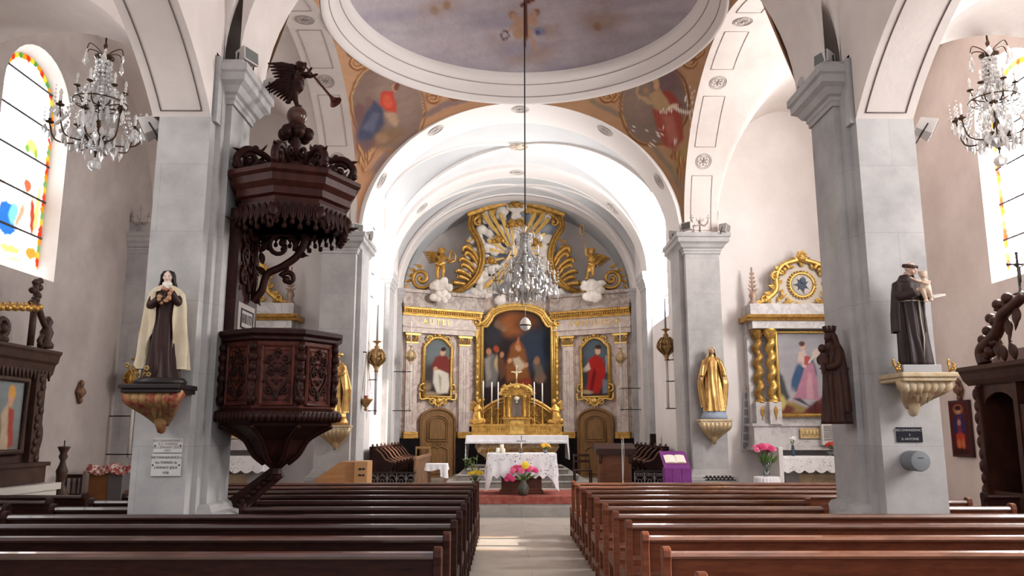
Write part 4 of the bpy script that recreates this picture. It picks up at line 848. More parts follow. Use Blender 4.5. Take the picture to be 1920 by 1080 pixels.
# ---------------- furniture and flowers of the chancel ----------------
def lace_mat(name, col, scale, dens, plain_above=None):
    m = bpy.data.materials.new(name); m.use_nodes = True; t = m.node_tree; L = t.links.new; b = t.nodes['Principled BSDF']; b.inputs['Base Color'].default_value = c4(col); b.inputs['Roughness'].default_value = .85
    tc = nd(t, 'ShaderNodeTexCoord'); v = nd(t, 'ShaderNodeTexVoronoi', feature='F1'); v.inputs['Scale'].default_value = scale; L(tc.outputs['Object'], v.inputs['Vector'])
    n = nd(t, 'ShaderNodeTexNoise', Scale=scale*.28, Detail=2); L(tc.outputs['Object'], n.inputs['Vector'])
    r = nd(t, 'ShaderNodeMapRange'); r.inputs[1].default_value = .50; r.inputs[2].default_value = .56; L(n.outputs['Fac'], r.inputs[0])
    r2 = nd(t, 'ShaderNodeMapRange'); r2.inputs[1].default_value = .28; r2.inputs[2].default_value = .36; r2.inputs[3].default_value = 1; r2.inputs[4].default_value = 0; L(v.outputs['Distance'], r2.inputs[0])
    mu = nd(t, 'ShaderNodeMath', operation='MULTIPLY'); L(r.outputs[0], mu.inputs[0]); L(r2.outputs[0], mu.inputs[1])
    m2 = nd(t, 'ShaderNodeMath', operation='MULTIPLY'); m2.inputs[1].default_value = dens; L(mu.outputs[0], m2.inputs[0])
    if plain_above is not None:
        sx = nd(t, 'ShaderNodeSeparateXYZ'); L(tc.outputs['Object'], sx.inputs[0]); lt = nd(t, 'ShaderNodeMath', operation='LESS_THAN'); lt.inputs[1].default_value = plain_above; L(sx.outputs[2], lt.inputs[0])
        m3 = nd(t, 'ShaderNodeMath', operation='MULTIPLY'); L(m2.outputs[0], m3.inputs[0]); L(lt.outputs[0], m3.inputs[1]); m2 = m3
    tr = nd(t, 'ShaderNodeBsdfTransparent'); mx = nd(t, 'ShaderNodeMixShader'); L(m2.outputs[0], mx.inputs[0]); L(b.outputs[0], mx.inputs[1]); L(tr.outputs[0], mx.inputs[2]); L(mx.outputs[0], t.nodes['Material Output'].inputs[0])
    return m
LINEN = M('white_linen', (.80,.78,.80), .85)
LACE = lace_mat('white_lace', (.80,.78,.80), 26, .85); LACE2 = lace_mat('lace_border', (.80,.77,.76), 34, .8)
WAX = M('wax', (.82,.76,.62), .45, spec=.4); WAXW = M('wax_white', (.82,.79,.75), .4)
IRON = M('wrought_iron', (.030,.028,.028), .5, .6); BRASS = M('old_brass', (.42,.28,.11), .4, .8, var=(.2,.12,.05), vs=20)
SILVER = M('silver', (.62,.60,.58), .3, .9); GREEN = M('leaf_green', (.075,.15,.035), .6, var=(.13,.20,.05), vs=15); GLASSC = M('clear_glass', (.8,.85,.83), .05)
def glassmat(name, col, rough=.03, trans=.92):
    m = bpy.data.materials.new(name); m.use_nodes = True; b = m.node_tree.nodes['Principled BSDF']; b.inputs['Base Color'].default_value = c4(col); b.inputs['Roughness'].default_value = rough; b.inputs['Transmission Weight'].default_value = trans; b.inputs['IOR'].default_value = 1.5; return m
GLASSC = glassmat('clear_glass_vase', (.9,.95,.93))
def drape(cx, cy, hw, hd, z, dropf, n=220, flare=.05, rc=.03, fold=.02, nf=26, rows=14):
    """a cloth over a box: dropf(u, side) gives the hanging length"""
    per = []
    for i in range(n):
        t = i/n*4; k = int(t); f = t-k
        a, b = [((-1,-1),(1,-1)),((1,-1),(1,1)),((1,1),(-1,1)),((-1,1),(-1,-1))][k]; per.append((lerp(a[0],b[0],f), lerp(a[1],b[1],f), k, f))
    m = MB(); vs = [(cx+x*hw*q, cy+y*hd*q, z+.004) for q in (0.001,.5,.97) for x,y,k,f in per]; R_ = 3
    for r in range(rows+1):
        t = r/rows
        for i,(x,y,k,f) in enumerate(per):
            d = dropf(f,k); e = math.hypot(x,y)
            cor = max(0, 1-min(f,1-f)*2*(hw if k in (0,2) else hd)/.12)
            ox = (x if abs(x) > .999 else 0)+0.; oy = (y if abs(y) > .999 else 0)
            w = math.sin(i/n*TAU*nf)*fold*t*(1+1.5*cor)+flare*t
            vs.append((cx+x*hw+ox*(.008+w), cy+y*hd+oy*(.008+w), z+.003-d*t))
        R_ += 1
    fs = [(r*n+i, r*n+(i+1)%n, (r+1)*n+(i+1)%n, (r+1)*n+i) for r in range(R_-1) for i in range(n)]
    return m.add(vs, fs, True)
# steps and high altar
m = MB(); 
for (w, y, z) in ((1.76,20.1,.53),(1.52,20.5,.67),(1.30,20.9,.80)): m.box(-w,w-.04,y,24,z-.16,z-.03); m.box(-w-.03,w-.01,y-.03,24,z-.03,z)
struct(bev(m.build('trim_3', STEPM), .01))
al = thing('high_altar', 'gilt marble high altar with bulging front on steps below the retable', 'altar', (-.03,21.6,.80))
m = MB(); m.box(-1.3,1.24,21.25,22.6,1.56,1.63); m.build('altar_slab', MARBLEL, al)
m = MB(); prof = [(.86,.80),(.86,.86),(.80,.88),(.78,1.04),(.86,1.08),(1.02,1.2),(1.10,1.34),(1.08,1.46),(1.0,1.52),(1.06,1.56)]
vs = [(-.03+sx*p, 21.95+sy*(.12+p*.38), z) for p,z in prof for sx,sy in ((-1,-1),(1,-1),(1,1),(-1,1))]
m.add(vs, [(i*4+j, i*4+(j+1)%4, (i+1)*4+(j+1)%4, (i+1)*4+j) for i in range(len(prof)-1) for j in range(4)], False); m.build('altar_body', M('altar_marble', (.40,.26,.16), .4, var=(.24,.13,.07), vs=4, vein=((.6,.45,.25),2.4)), al)
m = MB(); rinceau(m, (-.03,21.42,1.30), (1,0,0), (0,.2,1), 1.9, .28, .022); m.build('altar_carving', GOLD, al)
ac = thing('altar_cloth', 'white lace-edged cloth on the high altar hanging long at both ends', 'cloth', (-.03,21.9,1.63))
m = drape(-.03,21.9,1.32,.66,1.635, lambda f,k: (.62 if k in (1,3) else .21+.012*math.sin(f*TAU*40)) , 320, .02, fold=.008, nf=40)
m.build('cloth', LINEN, ac)
m = MB()
for i in range(64): x = -1.33+2.6*i/63; m.tube([(x,21.20,1.50),(x+.012,21.20,1.455),(x+.026,21.20,1.50)], .005, 4); m.ell((x+.012,21.20,1.447),(.011,.006,.02),n=6,m=4)
m.build('lace_fringe', LINEN, ac)
# tabernacle and gradines
tb = thing('tabernacle', 'carved gilt tabernacle with arched niche and sloping wings on the high altar', 'tabernacle', (-.03,22.2,1.63)); TX = -.03; TY = 21.95
m = MB(); m.box(-1.24,-.32,21.85,22.5,1.64,1.9); m.box(.26,1.18,21.85,22.5,1.64,1.9); m.box(-1.28,1.22,21.82,22.5,1.88,1.93)
for k in range(30):
    x = -1.2+k*.08
    if abs(x-TX) > .3: leaf(m, (x,21.84,1.68), (0,0,1), (1,0,0), .18, .04, .05)
m.build('gradine', GOLD, tb)
def wingz(x): a = abs(x-TX); return 2.62-.46*(max(0,a-.3)/.8)**1.6
m = MB(); xs = [TX-1.0+2.0*i/40 for i in range(41)]
m.prism([(x,wingz(x)) for x in xs]+[(TX+1.0,1.9),(TX-1.0,1.9)], (0,22.4,0), (1,0,0), (0,0,1), (0,-.12,0)); m.build('back_panel', GOLDD, tb)
m = MB()
for s in (1,-1):
    pts = [V((TX+s*(.30+.75*i/20),22.24,wingz(TX+s*(.30+.75*i/20)))) for i in range(21)]; m.tube(pts, .05, 8); m.tube([p+V((0,-.05,-.08)) for p in pts], .022, 6)
    cscroll(m, pts[-1]+V((s*.02,0,-.1)), V((s,0,0)), V((0,0,1)), .13, PI/2, -PI*1.2, .04)
    rinceau(m, (TX+s*.62,22.26,2.12), (1,0,0), (0,0,1), .55, .42, .018); m.build('wing_carving', GOLD, tb); m = MB()
m = MB(); m.box(TX-.36,TX+.36,21.9,22.4,1.64,2.08); m.box(TX-.40,TX+.40,21.86,22.4,2.06,2.11); m.box(TX-.34,TX+.34,22.1,22.4,2.1,2.75)
m.prism([(TX+.42*math.cos(PI*i/16),2.70+.26*math.sin(PI*i/16)) for i in range(17)], (0,22.0,0), (1,0,0), (0,0,1), (0,.4,0)); m.build('tabernacle_body', GOLD, tb)
m = MB(); m.prism([(-.19,0),(.19,0),(.19,.30),(.13,.36),(-.13,.36),(-.19,.30)], (TX,21.89,1.67), (1,0,0), (0,0,1), (0,-.02,0)); m.tube([(TX+.1*math.cos(TAU*i/16),21.86,1.86+.1*math.sin(TAU*i/16)) for i in range(17)],.012,6); m.build('door', GOLDB, tb)
m = MB(); m.prism([(-.12,0),(.12,0)]+[(.12*math.cos(PI*i/10),.42+.12*math.sin(PI*i/10)) for i in range(11)], (TX,22.09,2.14), (1,0,0), (0,0,1), (0,-.015,0)); m.build('niche', M('niche_dark', (.30,.24,.20), .6), tb)
m = MB(); m.lathe([(.06,0),(.03,.02),(.02,.06),(.055,.10),(.05,.13),(.06,.14)], (TX,22.04,2.50), 12); m.ell((TX,22.02,2.62),(.075,.03,.06)); m.build('monstrance', M('ivory', (.7,.62,.5),.5), tb)
for s in (1,-1):
    m = MB()
    for dx in (.21,.33):
        m.lathe([(.05,0),(.05,.03),(.036,.05),(.036,.48),(.055,.54),(.06,.58)], (TX+s*dx,22.02-.05*(dx<.3),2.11), 10, flute=(5,.1)); leaf(m, (TX+s*dx,21.98-.05*(dx<.3),2.6), (0,0,1),(1,0,0), .12, .04, .3)
    cscroll(m, V((TX+s*.30,21.98,2.86)), V((s,0,0)), V((0,0,1)), .12, PI*.5, -PI*1.1, .035); leaf(m, (TX+s*.42,21.95,1.72), (0,0,1), (1,0,0), .34, .06, .2); m.build('column', GOLD, tb)
m = MB(); m.tube([(TX+.44*math.cos(PI*i/20),21.98,2.70+.28*math.sin(PI*i/20)) for i in range(21)], .045, 8)
for k in range(9): a = PI*(k+.5)/9; leaf(m, (TX+.44*math.cos(a),21.96,2.70+.28*math.sin(a)), (math.cos(a),0,math.sin(a)), (math.sin(a),0,-math.cos(a)), .09, .035, .2)
m.ell((TX,21.95,2.92),(.09,.06,.06)); m.build('arch', GOLDB, tb)
# kneeling gilt angels at the ends
for s in (1,-1):
    ag = thing('angel_figure', 'small gilt winged figure with folded hands at the %s end of the tabernacle' % ('right' if s > 0 else 'left'), 'statue', (TX+s*1.05,21.95,1.93), 'gilt figures beside the tabernacle')
    m = MB(); c = V((TX+s*1.05,21.98,1.93)); cloudlump(m, c+V((0,-.05,.06)), .17, .07, 7, random.Random(2), r=.07)
    m.tube([c+V((0,0,.02)), c+V((s*.02,-.02,.2)), c+V((0,0,.42)), c+V((-s*.02,0,.52))], [.16,.13,.09,.05], 12); m.tube([c+V((-s*.03,-.06,.12)), c+V((s*.06,-.12,.05))], [.09,.06], 8)
    m.ell(c+V((-s*.04,-.02,.60)), (.06,.062,.07)); m.ell(c+V((-s*.05,.0,.645)), (.06,.06,.04)); m.ell(c+V((-s*.07,-.08,.595)), .014)
    for k in (1,-1): m.tube([c+V((k*.07,-.02,.44)), c+V((k*.09-s*.02,-.08,.34)), c+V((-s*.09,-.12,.40))], [.04,.034,.022], 8)
    blob(m, 'body', GOLD, ag, .014, 2); m = MB(); wingmesh(m, c+V((s*.04,.08,.42)), (s*.8,.1,.6), .26, .18); m.build('wing', GOLD, ag)
def crucifix(t, base, h, mat, matc, fig=True):
    b = V(base); m = MB(); k = h
    m.lathe([(.16*k,0),(.15*k,.03*k),(.06*k,.06*k),(.03*k,.12*k),(.03*k,.2*k)], b, 14); m.build('foot', mat, t)
    m = MB(); m.box(b.x-.022*k,b.x+.022*k,b.y-.02*k,b.y+.02*k,b.z+.18*k,b.z+k); m.box(b.x-.22*k,b.x+.22*k,b.y-.019*k,b.y+.019*k,b.z+.70*k,b.z+.75*k)
    for d in ((0,1.0),(-.23,.725),(.23,.725)): m.ell((b.x+d[0]*k,b.y,b.z+d[1]*k), .04*k, n=8, m=6)
    m.build('cross', mat, t)
    if fig:
        m = MB(); q = lambda x,y,z: b+V((x*k,-.035*k+y*k,z*k)); m.tube([q(.01,0,.28),q(-.01,-.02,.42),q(0,0,.54),q(0,0,.66)], [.018*k,.03*k,.04*k,.045*k], 8); m.ell(q(-.01,-.02,.72), (.03*k,.03*k,.035*k))
        for s in (1,-1): m.tube([q(s*.03,0,.65),q(s*.11,-.01,.69),q(s*.2,0,.725)], [.02*k,.016*k,.011*k], 6)
        m.build('figure', matc, t)
t = thing('altar_crucifix', 'pale gilt crucifix on top of the tabernacle before the dark painting', 'crucifix', (TX,22.2,2.95)); crucifix(t, (TX,22.2,2.95), .55, M('pale_gold', (.72,.58,.36), .4, .4), M('pale_gold', (.7,.55,.3)))
def candlestick(t, b, h, hc, r=.011, mat=None):
    m = MB(); p = [(.06,0),(.055,.015),(.025,.03),(.014,.08),(.03,.13),(.014,.17),(.012,.5),(.026,.6),(.012,.68),(.012,.88),(.035,.95),(.04,1.)]
    m.lathe([(a,z*h) for a,z in p], b, 12); m.build('candlestick', mat or GOLD, t); m = MB(); m.lathe([(r,0),(r,hc),(r*.6,hc+.006),(.002,hc+.012),(.002,hc+.025)], V(b)+V((0,0,h)), 10); m.build('candle', WAXW, t)
for i, (px, y0, y1) in enumerate(((906,715,748),(922,717,754),(934,717,765),(1002,717,760),(1017,719,756))):
    b = P(px,y1,21.93); tp = P(px,y0,21.93); lab = ['leftmost','second from left','just left of the niche','just right of the niche','rightmost'][i]
    t = thing('altar_candle', 'thin white candle on a gilt stick by the tabernacle, %s' % lab, 'candle', (b.x,b.y,1.93), 'candles on the high altar'); candlestick(t, (b.x,b.y,1.93), b.z-1.93, tp.z-b.z, .016)
# --- forward altar table ---
WOODT = M('altar_wood', (.16,.055,.030), .4, var=(.09,.03,.018), vs=3, stretch=(1,1,6), bump=.05)
t = thing('altar_table', 'reddish wooden forward altar table on a box base, on the red carpet', 'table', (.03,18.35,.40))
m = MB(); m.box(-.72,.77,17.9,18.8,1.20,1.25); m.build('tabletop', WOODT, t)
m = MB(); m.box(-.46,.50,18.0,18.7,.40,.46); m.box(-.42,.46,18.04,18.66,.46,1.2); bev(m.build('base', WOODT, t), .01)
m = MB(); m.box(-.34,.38,18.02,18.04,.55,1.1); m.build('panel', WOODT, t)
def dr(f, k):
    c = min(f, 1-f)*2; return .50+.03*math.sin(f*TAU*9) + (.30*max(0,1-c/.16))
t = thing('lace_tablecloth', 'white floral lace cloth with pointed corners over the forward altar table', 'cloth', (.03,18.35,1.25)); drape(.025,18.35,.75,.46,1.255,dr,300,.045,fold=.014,nf=22).build('lace', LACE, t)
m = MB(); m.box(-.72,.77,17.905,18.79,1.252,1.257); m.build('linen', LINEN, t)
struct
cp = thing('red_carpet', 'worn red carpet on the chancel step under the altar table', 'carpet', (0,18.2,.38))
m = MB(); m.box(-1.7,1.7,17.34,19.4,.381,.392); m.box(-1.7,1.7,17.335,17.345,.24,.392); m.build('carpet_pile', M('carpet_red', (.25,.045,.035), .95, var=(.36,.13,.095), vs=7, bump=.2, bs=90), cp)
for i, (dx, dy, r, h) in enumerate(((-.52,.0,.042,.115),(-.43,.09,.042,.19),(-.40,-.02,.044,.10))):
    t = thing('pillar_candle', ['short thick cream candle, leftmost of three on the lace cloth','tall thick cream candle, middle of three on the lace cloth','short thick cream candle, right of three on the lace cloth'][i], 'candle', (.02+dx,18.2+dy,1.26), 'thick candles on the altar table')
    m = MB(); m.lathe([(r,0),(r,h-.008),(r-.008,h),(r-.012,h-.006),(0,h-.008)], t.location, 18); m.build('wax', WAX, t); m = MB(); m.tube([t.location+V((0,0,h-.01)),t.location+V((.003,0,h+.014))],.0025,5); m.build('wick', IRON, t)
t = thing('standing_crucifix', 'small silver and dark crucifix standing mid lace altar table', 'crucifix', (.02,18.15,1.26)); crucifix(t, (.02,18.15,1.26), .36, M('dark_blue_metal', (.10,.10,.16), .35,.5), WAXW)
def blossom(m, c, r, d=(0,-1,.4), n=9):
    c = V(c); d = V(d).normalized(); u = d.orthogonal().normalized(); w = d.cross(u)
    for ring, (k, tl) in enumerate(((1.,.15),(.68,.55),(.36,.9))):
        for j in range(n-2*ring):
            a = TAU*j/(n-2*ring)+ring*.4; e = u*math.cos(a)+w*math.sin(a); q = c+e*r*.55*k+d*r*.35*tl
            mt = Matrix((e, d.cross(e), d)).transposed(); tilt = Matrix.Rotation(-tl*.9, 3, 'Y'); m.ell(q, (r*.48*k+.004, r*.36*k+.004, r*.12), mt@tilt, 8, 5)
    m.ell(c+d*r*.3, r*.25, n=8, m=5)
def bouquet(t, base, top, spread, n, r, cols, g, stem_r=.004, nl=14):
    b = V(base); tp = V(top); fm = MB()
    for i in range(n):
        a = i*2.4; k = math.sqrt((i+.5)/n); q = tp+V((spread[0]*k*math.cos(a), spread[1]*k*math.sin(a)*.8, spread[2]*(1-k*k)*.6+g.uniform(-.3,.3)*spread[2]*.5))
        fm.tube(bez([b, lerp(b,q,.5)+V((0,0,.03)), q],5), stem_r, 5); m = MB(); d = (q-b).normalized()*.6+V((0,-.8,.2)); blossom(m, q, r*g.uniform(.85,1.15), d); m.build('blossom', cols[i%len(cols)], t)
    for i in range(nl):
        a = g.uniform(0,TAU); k = g.uniform(.3,1.15); q = tp+V((spread[0]*k*math.cos(a), spread[1]*k*math.sin(a), -spread[2]*g.uniform(.1,1))); p = lerp(b,q,.55); fm.tube([b,p],stem_r*.8,4); d = (q-p); leaf(fm, p, d, d.orthogonal(), d.length, r*.5, .1)
    fm.build('foliage', GREEN, t)
PINK = M('petal_pink', (.72,.10,.22), .6, var=(.80,.24,.36), vs=20); PINK2 = M('petal_magenta', (.62,.06,.18), .6); YEL = M('petal_yellow', (.85,.62,.06), .6); ORG = M('petal_orange', (.75,.32,.05), .6); REDP = M('petal_red', (.55,.06,.05), .6)
t = thing('flower_pot', 'small pot of orange flowers on the right end of the lace table', 'plant', (.55,18.15,1.26)); m = MB(); m.lathe([(.035,0),(.05,.07),(.052,.075),(.045,.075),(.03,.06)], t.location, 14); m.build('pot', M('grey_pot', (.2,.2,.22), .5), t); bouquet(t, (.55,18.15,1.32), (.55,18.13,1.41), (.10,.08,.05), 9, .038, [ORG, YEL], random.Random(5), .003, 8)
t = thing('flower_vase', 'dark round vase of pink peonies and a yellow flower before the altar table', 'flowers', (.05,17.62,.392)); m = MB(); m.lathe([(.075,0),(.11,.06),(.125,.13),(.11,.20),(.07,.26),(.055,.30),(.065,.325),(.05,.325),(.04,.28)], t.location, 22); m.build('vase', M('dark_glaze', (.055,.06,.055), .25, var=(.12,.11,.08), vs=8), t)
bouquet(t, (.05,17.62,.70), (.05,17.58,.90), (.30,.16,.16), 17, .066, [PINK, PINK2, PINK, PINK, PINK2, PINK], random.Random(8)); m = MB(); blossom(m, (.09,17.50,1.02), .085); m.build('blossom', YEL, t)
for q in ((-.26,17.5,.80),(-.18,17.5,.74),(-.30,17.52,.74)): m = MB(); blossom(m, q, .06); m.build('blossom', PINK2, t)
t = thing('flower_vase', 'vase of yellow flowers and loose greenery on the floor left of the altar table', 'flowers', (-1.01,18.3,.392)); m = MB(); m.lathe([(.06,0),(.075,.1),(.06,.22),(.07,.25),(.05,.25)], t.location, 18); m.build('vase', M('green_glass', (.10,.14,.08), .2), t); bouquet(t, (-1.01,18.3,.62), (-.99,18.28,.80), (.15,.1,.10), 12, .05, [YEL], random.Random(3), .004, 10)
m = MB(); g = random.Random(12)
for i in range(26): q = V((-1.08+g.uniform(-.16,.16),18.3+g.uniform(-.1,.1),.85+g.uniform(0,.32))); m.tube(bez([V((-1.01,18.3,.64)), lerp(V((-1.01,18.3,.64)),q,.6)+V((0,0,.05)), q],4), .003, 4); d = V((g.uniform(-1,1),-.3,g.uniform(0,1))); leaf(m, q, d, d.orthogonal(), .09, .022, .1)
m.build('greenery', M('pale_green', (.14,.22,.07), .6), t)
# cabinet lectern on the right, thin stand, chair
WOODC = M('cabinet_wood', (.19,.075,.035), .4, var=(.12,.045,.022), vs=3, stretch=(1,1,7), bump=.06)
t = thing('wooden_ambo', 'brown panelled wooden ambo with dark overhanging top, right of the altar', 'lectern', (2.2,19.2,.38))
m = MB(); m.box(1.84,2.58,19.0,19.5,.38,1.25); bev(m.build('body', WOODC, t),.008)
m = MB(); m.prism([(-.04,1.20),(.66,1.32),(.66,1.42),(.56,1.46),(.30,1.44),(-.04,1.34)], (1.76,18.95,0), (0,1,0), (0,0,1), (.92,0,0)); m.build('sloping_top', M('dark_wood', (.045,.018,.012), .4), t)
for z0, z1 in ((.48,.78),(.84,1.14)):
    m = MB(); m.box(1.93,2.49,18.985,19.0,z0,z1); m.box(1.97,2.45,18.975,18.99,z0+.04,z1-.04); m.build('panel', WOODC, t)
for x in (1.86,2.56): m = MB(); m.lathe([(.02,0),(.045,.03),(.03,.1),(.05,.2),(.03,.26)], (x,18.98,1.0), 10); m.build('corner_carving', M('dark_wood', (.045,.018,.012)), t)
t = thing('candle_stand', 'tall thin white stand with small knob in front of the wooden ambo', 'stand', (2.27,18.3,.38)); b = V((2.27,18.3,.38)); top = P(1167,815,18.3)
m = MB(); m.lathe([(.10,0),(.10,.015),(.02,.03),(.009,.06),(.009,top.z-.38-.05)], b, 14); m.build('pole', M('white_metal', (.6,.58,.55), .4,.3), t); m = MB(); m.lathe([(.01,0),(.035,.03),(.03,.06),(.01,.08),(.012,.12)], b+V((0,0,top.z-.50)), 12); m.build('holder', BRASS, t)
m = MB(); m.tube([b+V((.03,-.02,top.z-.46)),b+V((.035,-.03,.9)),b+V((.0,-.03,.3)),b+V((.06,-.03,.02))], .006, 5); m.build('cable', M('white_cable', (.75,.73,.7), .6), t)
def chair(t, c, w, h, mat, rz=0):
    c = V(c); m = MB()
    for sx in (1,-1):
        for sy in (1,-1):
            m = MB(); m.tube([c+V((sx*w/2,sy*w/2,0)), c+V((sx*w/2,sy*w/2,h if sy > 0 else .45))], .018, 6); m.build('leg', mat, t)
    m = MB(); m.box(c.x-w/2-.02,c.x+w/2+.02,c.y-w/2-.02,c.y+w/2+.02,c.z+.43,c.z+.46); m.build('seat', mat, t)
    for z in (.62,h-.06): m = MB(); m.box(c.x-w/2,c.x+w/2,c.y+w/2-.012,c.y+w/2+.012,c.z+z,c.z+z+.06); m.build('back_slat', mat, t)
t = thing('chancel_chair', 'dark metal chair to the left of the wooden ambo', 'chair', (1.50,19.6,.38)); chair(t, (1.50,19.6,.38), .38, .82, M('dark_wood', (.045,.018,.012)))
t = thing('gilt_chair', 'slim gilt wooden chair behind the slatted screen, by the left door', 'chair', (-2.62,22.6,.38)); chair(t, (-2.62,22.6,.38), .38, .95, M('gilt_wood', (.35,.20,.08), .5))
# choir stalls
DARKW = M('stall_wood', (.028,.011,.008), .45, var=(.016,.006,.005), vs=4, bump=.05, spec=.13)
def stalls(s, ya, yb, n, label):
    t = thing('choir_stall', label, 'stalls', (s*3.3,(ya+yb)/2,.38)); x = lambda d: s*(3.46-d)
    m = MB(); a, b = sorted((x(0),x(.06))); m.box(a,b,ya,yb,.38,1.34); a, b = sorted((x(0),x(.16))); m.box(a,b,ya,yb,1.34,1.39); m.build('back', DARKW, t)
    m = MB(); a, b = sorted((x(.05),x(.45))); m.box(a,b,ya,yb,.78,.82); m.build('seat', DARKW, t)
    m = MB(); a, b = sorted((x(0),x(.6))); m.box(a,b,ya,yb,.38,.44); m.build('platform', DARKW, t)
    for i in range(n+1):
        y = lerp(ya+.03,yb-.03,i/n); m = MB(); c = [V((x(d),y,z)) for d,z in [(.05,1.34),(.14,1.32),(.26,1.22),(.36,1.08),(.50,1.02),(.58,1.04),(.60,.99),(.54,.95),(.48,.8),(.52,.6),(.5,.44),(.05,.44)]]
        k = len(c); m.add([q+V((0,-.03,0)) for q in c]+[q+V((0,.03,0)) for q in c], [tuple(range(k)), tuple(range(2*k-1,k-1,-1))]+[(j,j+k,(j+1)%k+k,(j+1)%k) for j in range(k)])
        recalc(m.build('partition', DARKW, t)); m = MB(); m.tube([q+V((0,0,.015)) for q in c[:6]], .03, 6); m.ell(c[5], .045, n=8, m=6); m.ell(V((x(.07),y,1.41)),(.03,.03,.045),n=8,m=6); m.build('armrest', M('stall_wood_worn', (.12,.055,.035), .3), t)
stalls(-1, 18.9, 23.4, 7, 'dark wooden choir stalls with curved armrests along the left chancel wall'); stalls(1, 19.0, 23.2, 6, 'near-black choir stalls along the right chancel wall behind the purple lectern')
t = thing('prayer_desk', 'dark upright post on top of the right choir stalls', 'post', (3.38,20.6,1.392)); m = MB(); m.box(3.31,3.45,20.53,20.67,1.392,1.68); bev(m.build('post', DARKW, t), .01)
t = thing('slatted_screen', 'sunlit slatted wooden bench front running beside the left choir stalls', 'screen', (-2.37,20.4,.38)); SL = M('slat_wood', (.30,.17,.10), .5, var=(.2,.11,.06), vs=5, bump=.05)
m = MB(); m.box(-2.41,-2.33,18.5,22.3,1.10,1.16); m.build('top_rail', SL, t); m = MB(); m.box(-2.40,-2.34,18.5,22.3,.40,.48); m.build('bottom_rail', SL, t)
for i in range(20): y = 18.53+i*.198; m = MB(); m.box(-2.39,-2.35,y,y+.12,.46,1.11); m.build('slat', SL, t)
t = thing('side_table', 'small side table with slim wooden legs left of the altar', 'table', (-1.87,18.5,.38)); 
m = MB(); m.box(-2.09,-1.65,18.3,18.7,1.0,1.02); m.build('tabletop', SL, t)
for a in (-2.06,-1.68):
    for b in (18.33,18.67): m = MB(); m.tube([(a,b,.38),(a,b,1.0)], .016, 6); m.build('leg', SL, t)
t = thing('side_cloth', 'white cloth glowing in sunlight on the small side table', 'cloth', (-1.87,18.5,1.02)); drape(-1.87,18.5,.23,.21,1.022,lambda f,k: .14+.02*math.sin(f*7)+(.16 if (k == 0 and f > .72) or (k == 1 and f < .3) else 0),160,.02,fold=.012,nf=14).build('cloth', LINEN, t)
def rail(x0, x1, y, z0, z1, label, nn):
    t = thing('iron_railing', label, 'railing', ((x0+x1)/2,y,z0)); w = (x1-x0)/nn
    m = MB(); m.box(x0,x1,y-.025,y+.025,z1-.03,z1); m.build('handrail', IRON, t)
    m = MB(); m.box(x0,x1,y-.012,y+.012,z0+.06,z0+.085); m.build('bottom_bar', IRON, t)
    for i in range(nn+1): m = MB(); m.tube([(x0+w*i,y,z0),(x0+w*i,y,z1-.02)], .011, 6); m.build('bar', M('rail_grey', (.16,.15,.15), .5,.4), t)
    for i in range(nn):
        m = MB(); c = x0+w*(i+.5); m.tube([(c+w*.46*math.cos(PI*k/10),y,z0+.30+(z1-z0-.36)*math.sin(PI*k/10)) for k in range(11)], .009, 5); m.tube([(c+w*.2*math.cos(TAU*k/12),y,z0+.25+.09*math.sin(TAU*k/12)) for k in range(13)], .008, 5)
        for s in (1,-1): m.tube(spiral((c+s*w*.22,y,z0+.42),(s,0,0),(0,0,1),.08,.02,-PI/2,PI*1.4,12),.008,5)
        m.build('scroll', M('rail_grey', (.16,.15,.15)), t)
rail(-3.28,-2.26,17.75,.38,.87,'low scrolled iron railing before the left choir stalls',5); rail(2.45,3.30,17.75,.38,.90,'low scrolled iron railing between ambo and purple lectern',4)
# organ console, purple lectern, votive rack
ORGW = M('oak_veneer', (.46,.235,.10), .4, var=(.38,.18,.07), vs=2.5, stretch=(1,1,8), bump=.03)
t = thing('organ_console', 'light orange-brown wooden organ console with sloping lid beside the left pier', 'organ', (-3.62,16.5,0))
a = P(592,900,16.4); b = P(664,866,16.4); c_ = P(690,866,16.4)
m = MB(); m.prism([(a.x,0),(a.x,.80),(a.x+.47,b.z),(c_.x-.26,b.z),(c_.x-.26,0)], (0,16.4,0), (1,0,0), (0,0,1), (0,.6,0)); recalc(bev(m.build('cabinet', ORGW, t), .01))
m = MB(); m.box(c_.x-.26,c_.x,16.34,16.95,0,b.z+.012); bev(m.build('end_panel', M('oak_veneer_light', (.50,.27,.12), .4), t), .008)
for z in (.88,1.0):
    for dx in (.09,.16): m = MB(); m.box(c_.x-.26+dx,c_.x-.26+dx+.05,16.33,16.345,z-.02,z+.015); m.build('vent', IRON, t)
t = thing('purple_lectern', 'lectern draped in purple cloth beside the right-hand pier', 'lectern', (3.10,16.75,0)); PUR = M('purple_cloth', (.16,.030,.17), .8, var=(.20,.05,.22), vs=4, bump=.1)
m = MB(); m.box(3.02,3.2,16.7,16.95,.0,1.1); m.box(2.9,3.34,16.62,17.0,0,.05); m.build('stand', WOODC, t)
m = MB(); X0, X1 = 2.85, 3.38; pr = [(16.50,.50),(16.50,1.0),(16.53,1.02),(17.0,1.30),(17.0,1.33),(16.5,1.04),(16.47,1.0),(16.47,.5)]
m.prism([(y-16.5,z) for y,z in pr], (X0,16.5,0), (0,1,0), (0,0,1), (X1-X0,0,0))
for s in (X0,X1): m.box(s-.012,s+.012,16.48,16.62,.52,1.02)
recalc(m.build('drape', PUR, t)); m = MB(); m.box(3.01,3.025,16.463,16.472,.5,.99); m.box(3.20,3.215,16.463,16.472,.5,.99); m.build('drape_fold', M('purple_cloth', (.2,.04,.2)), t)
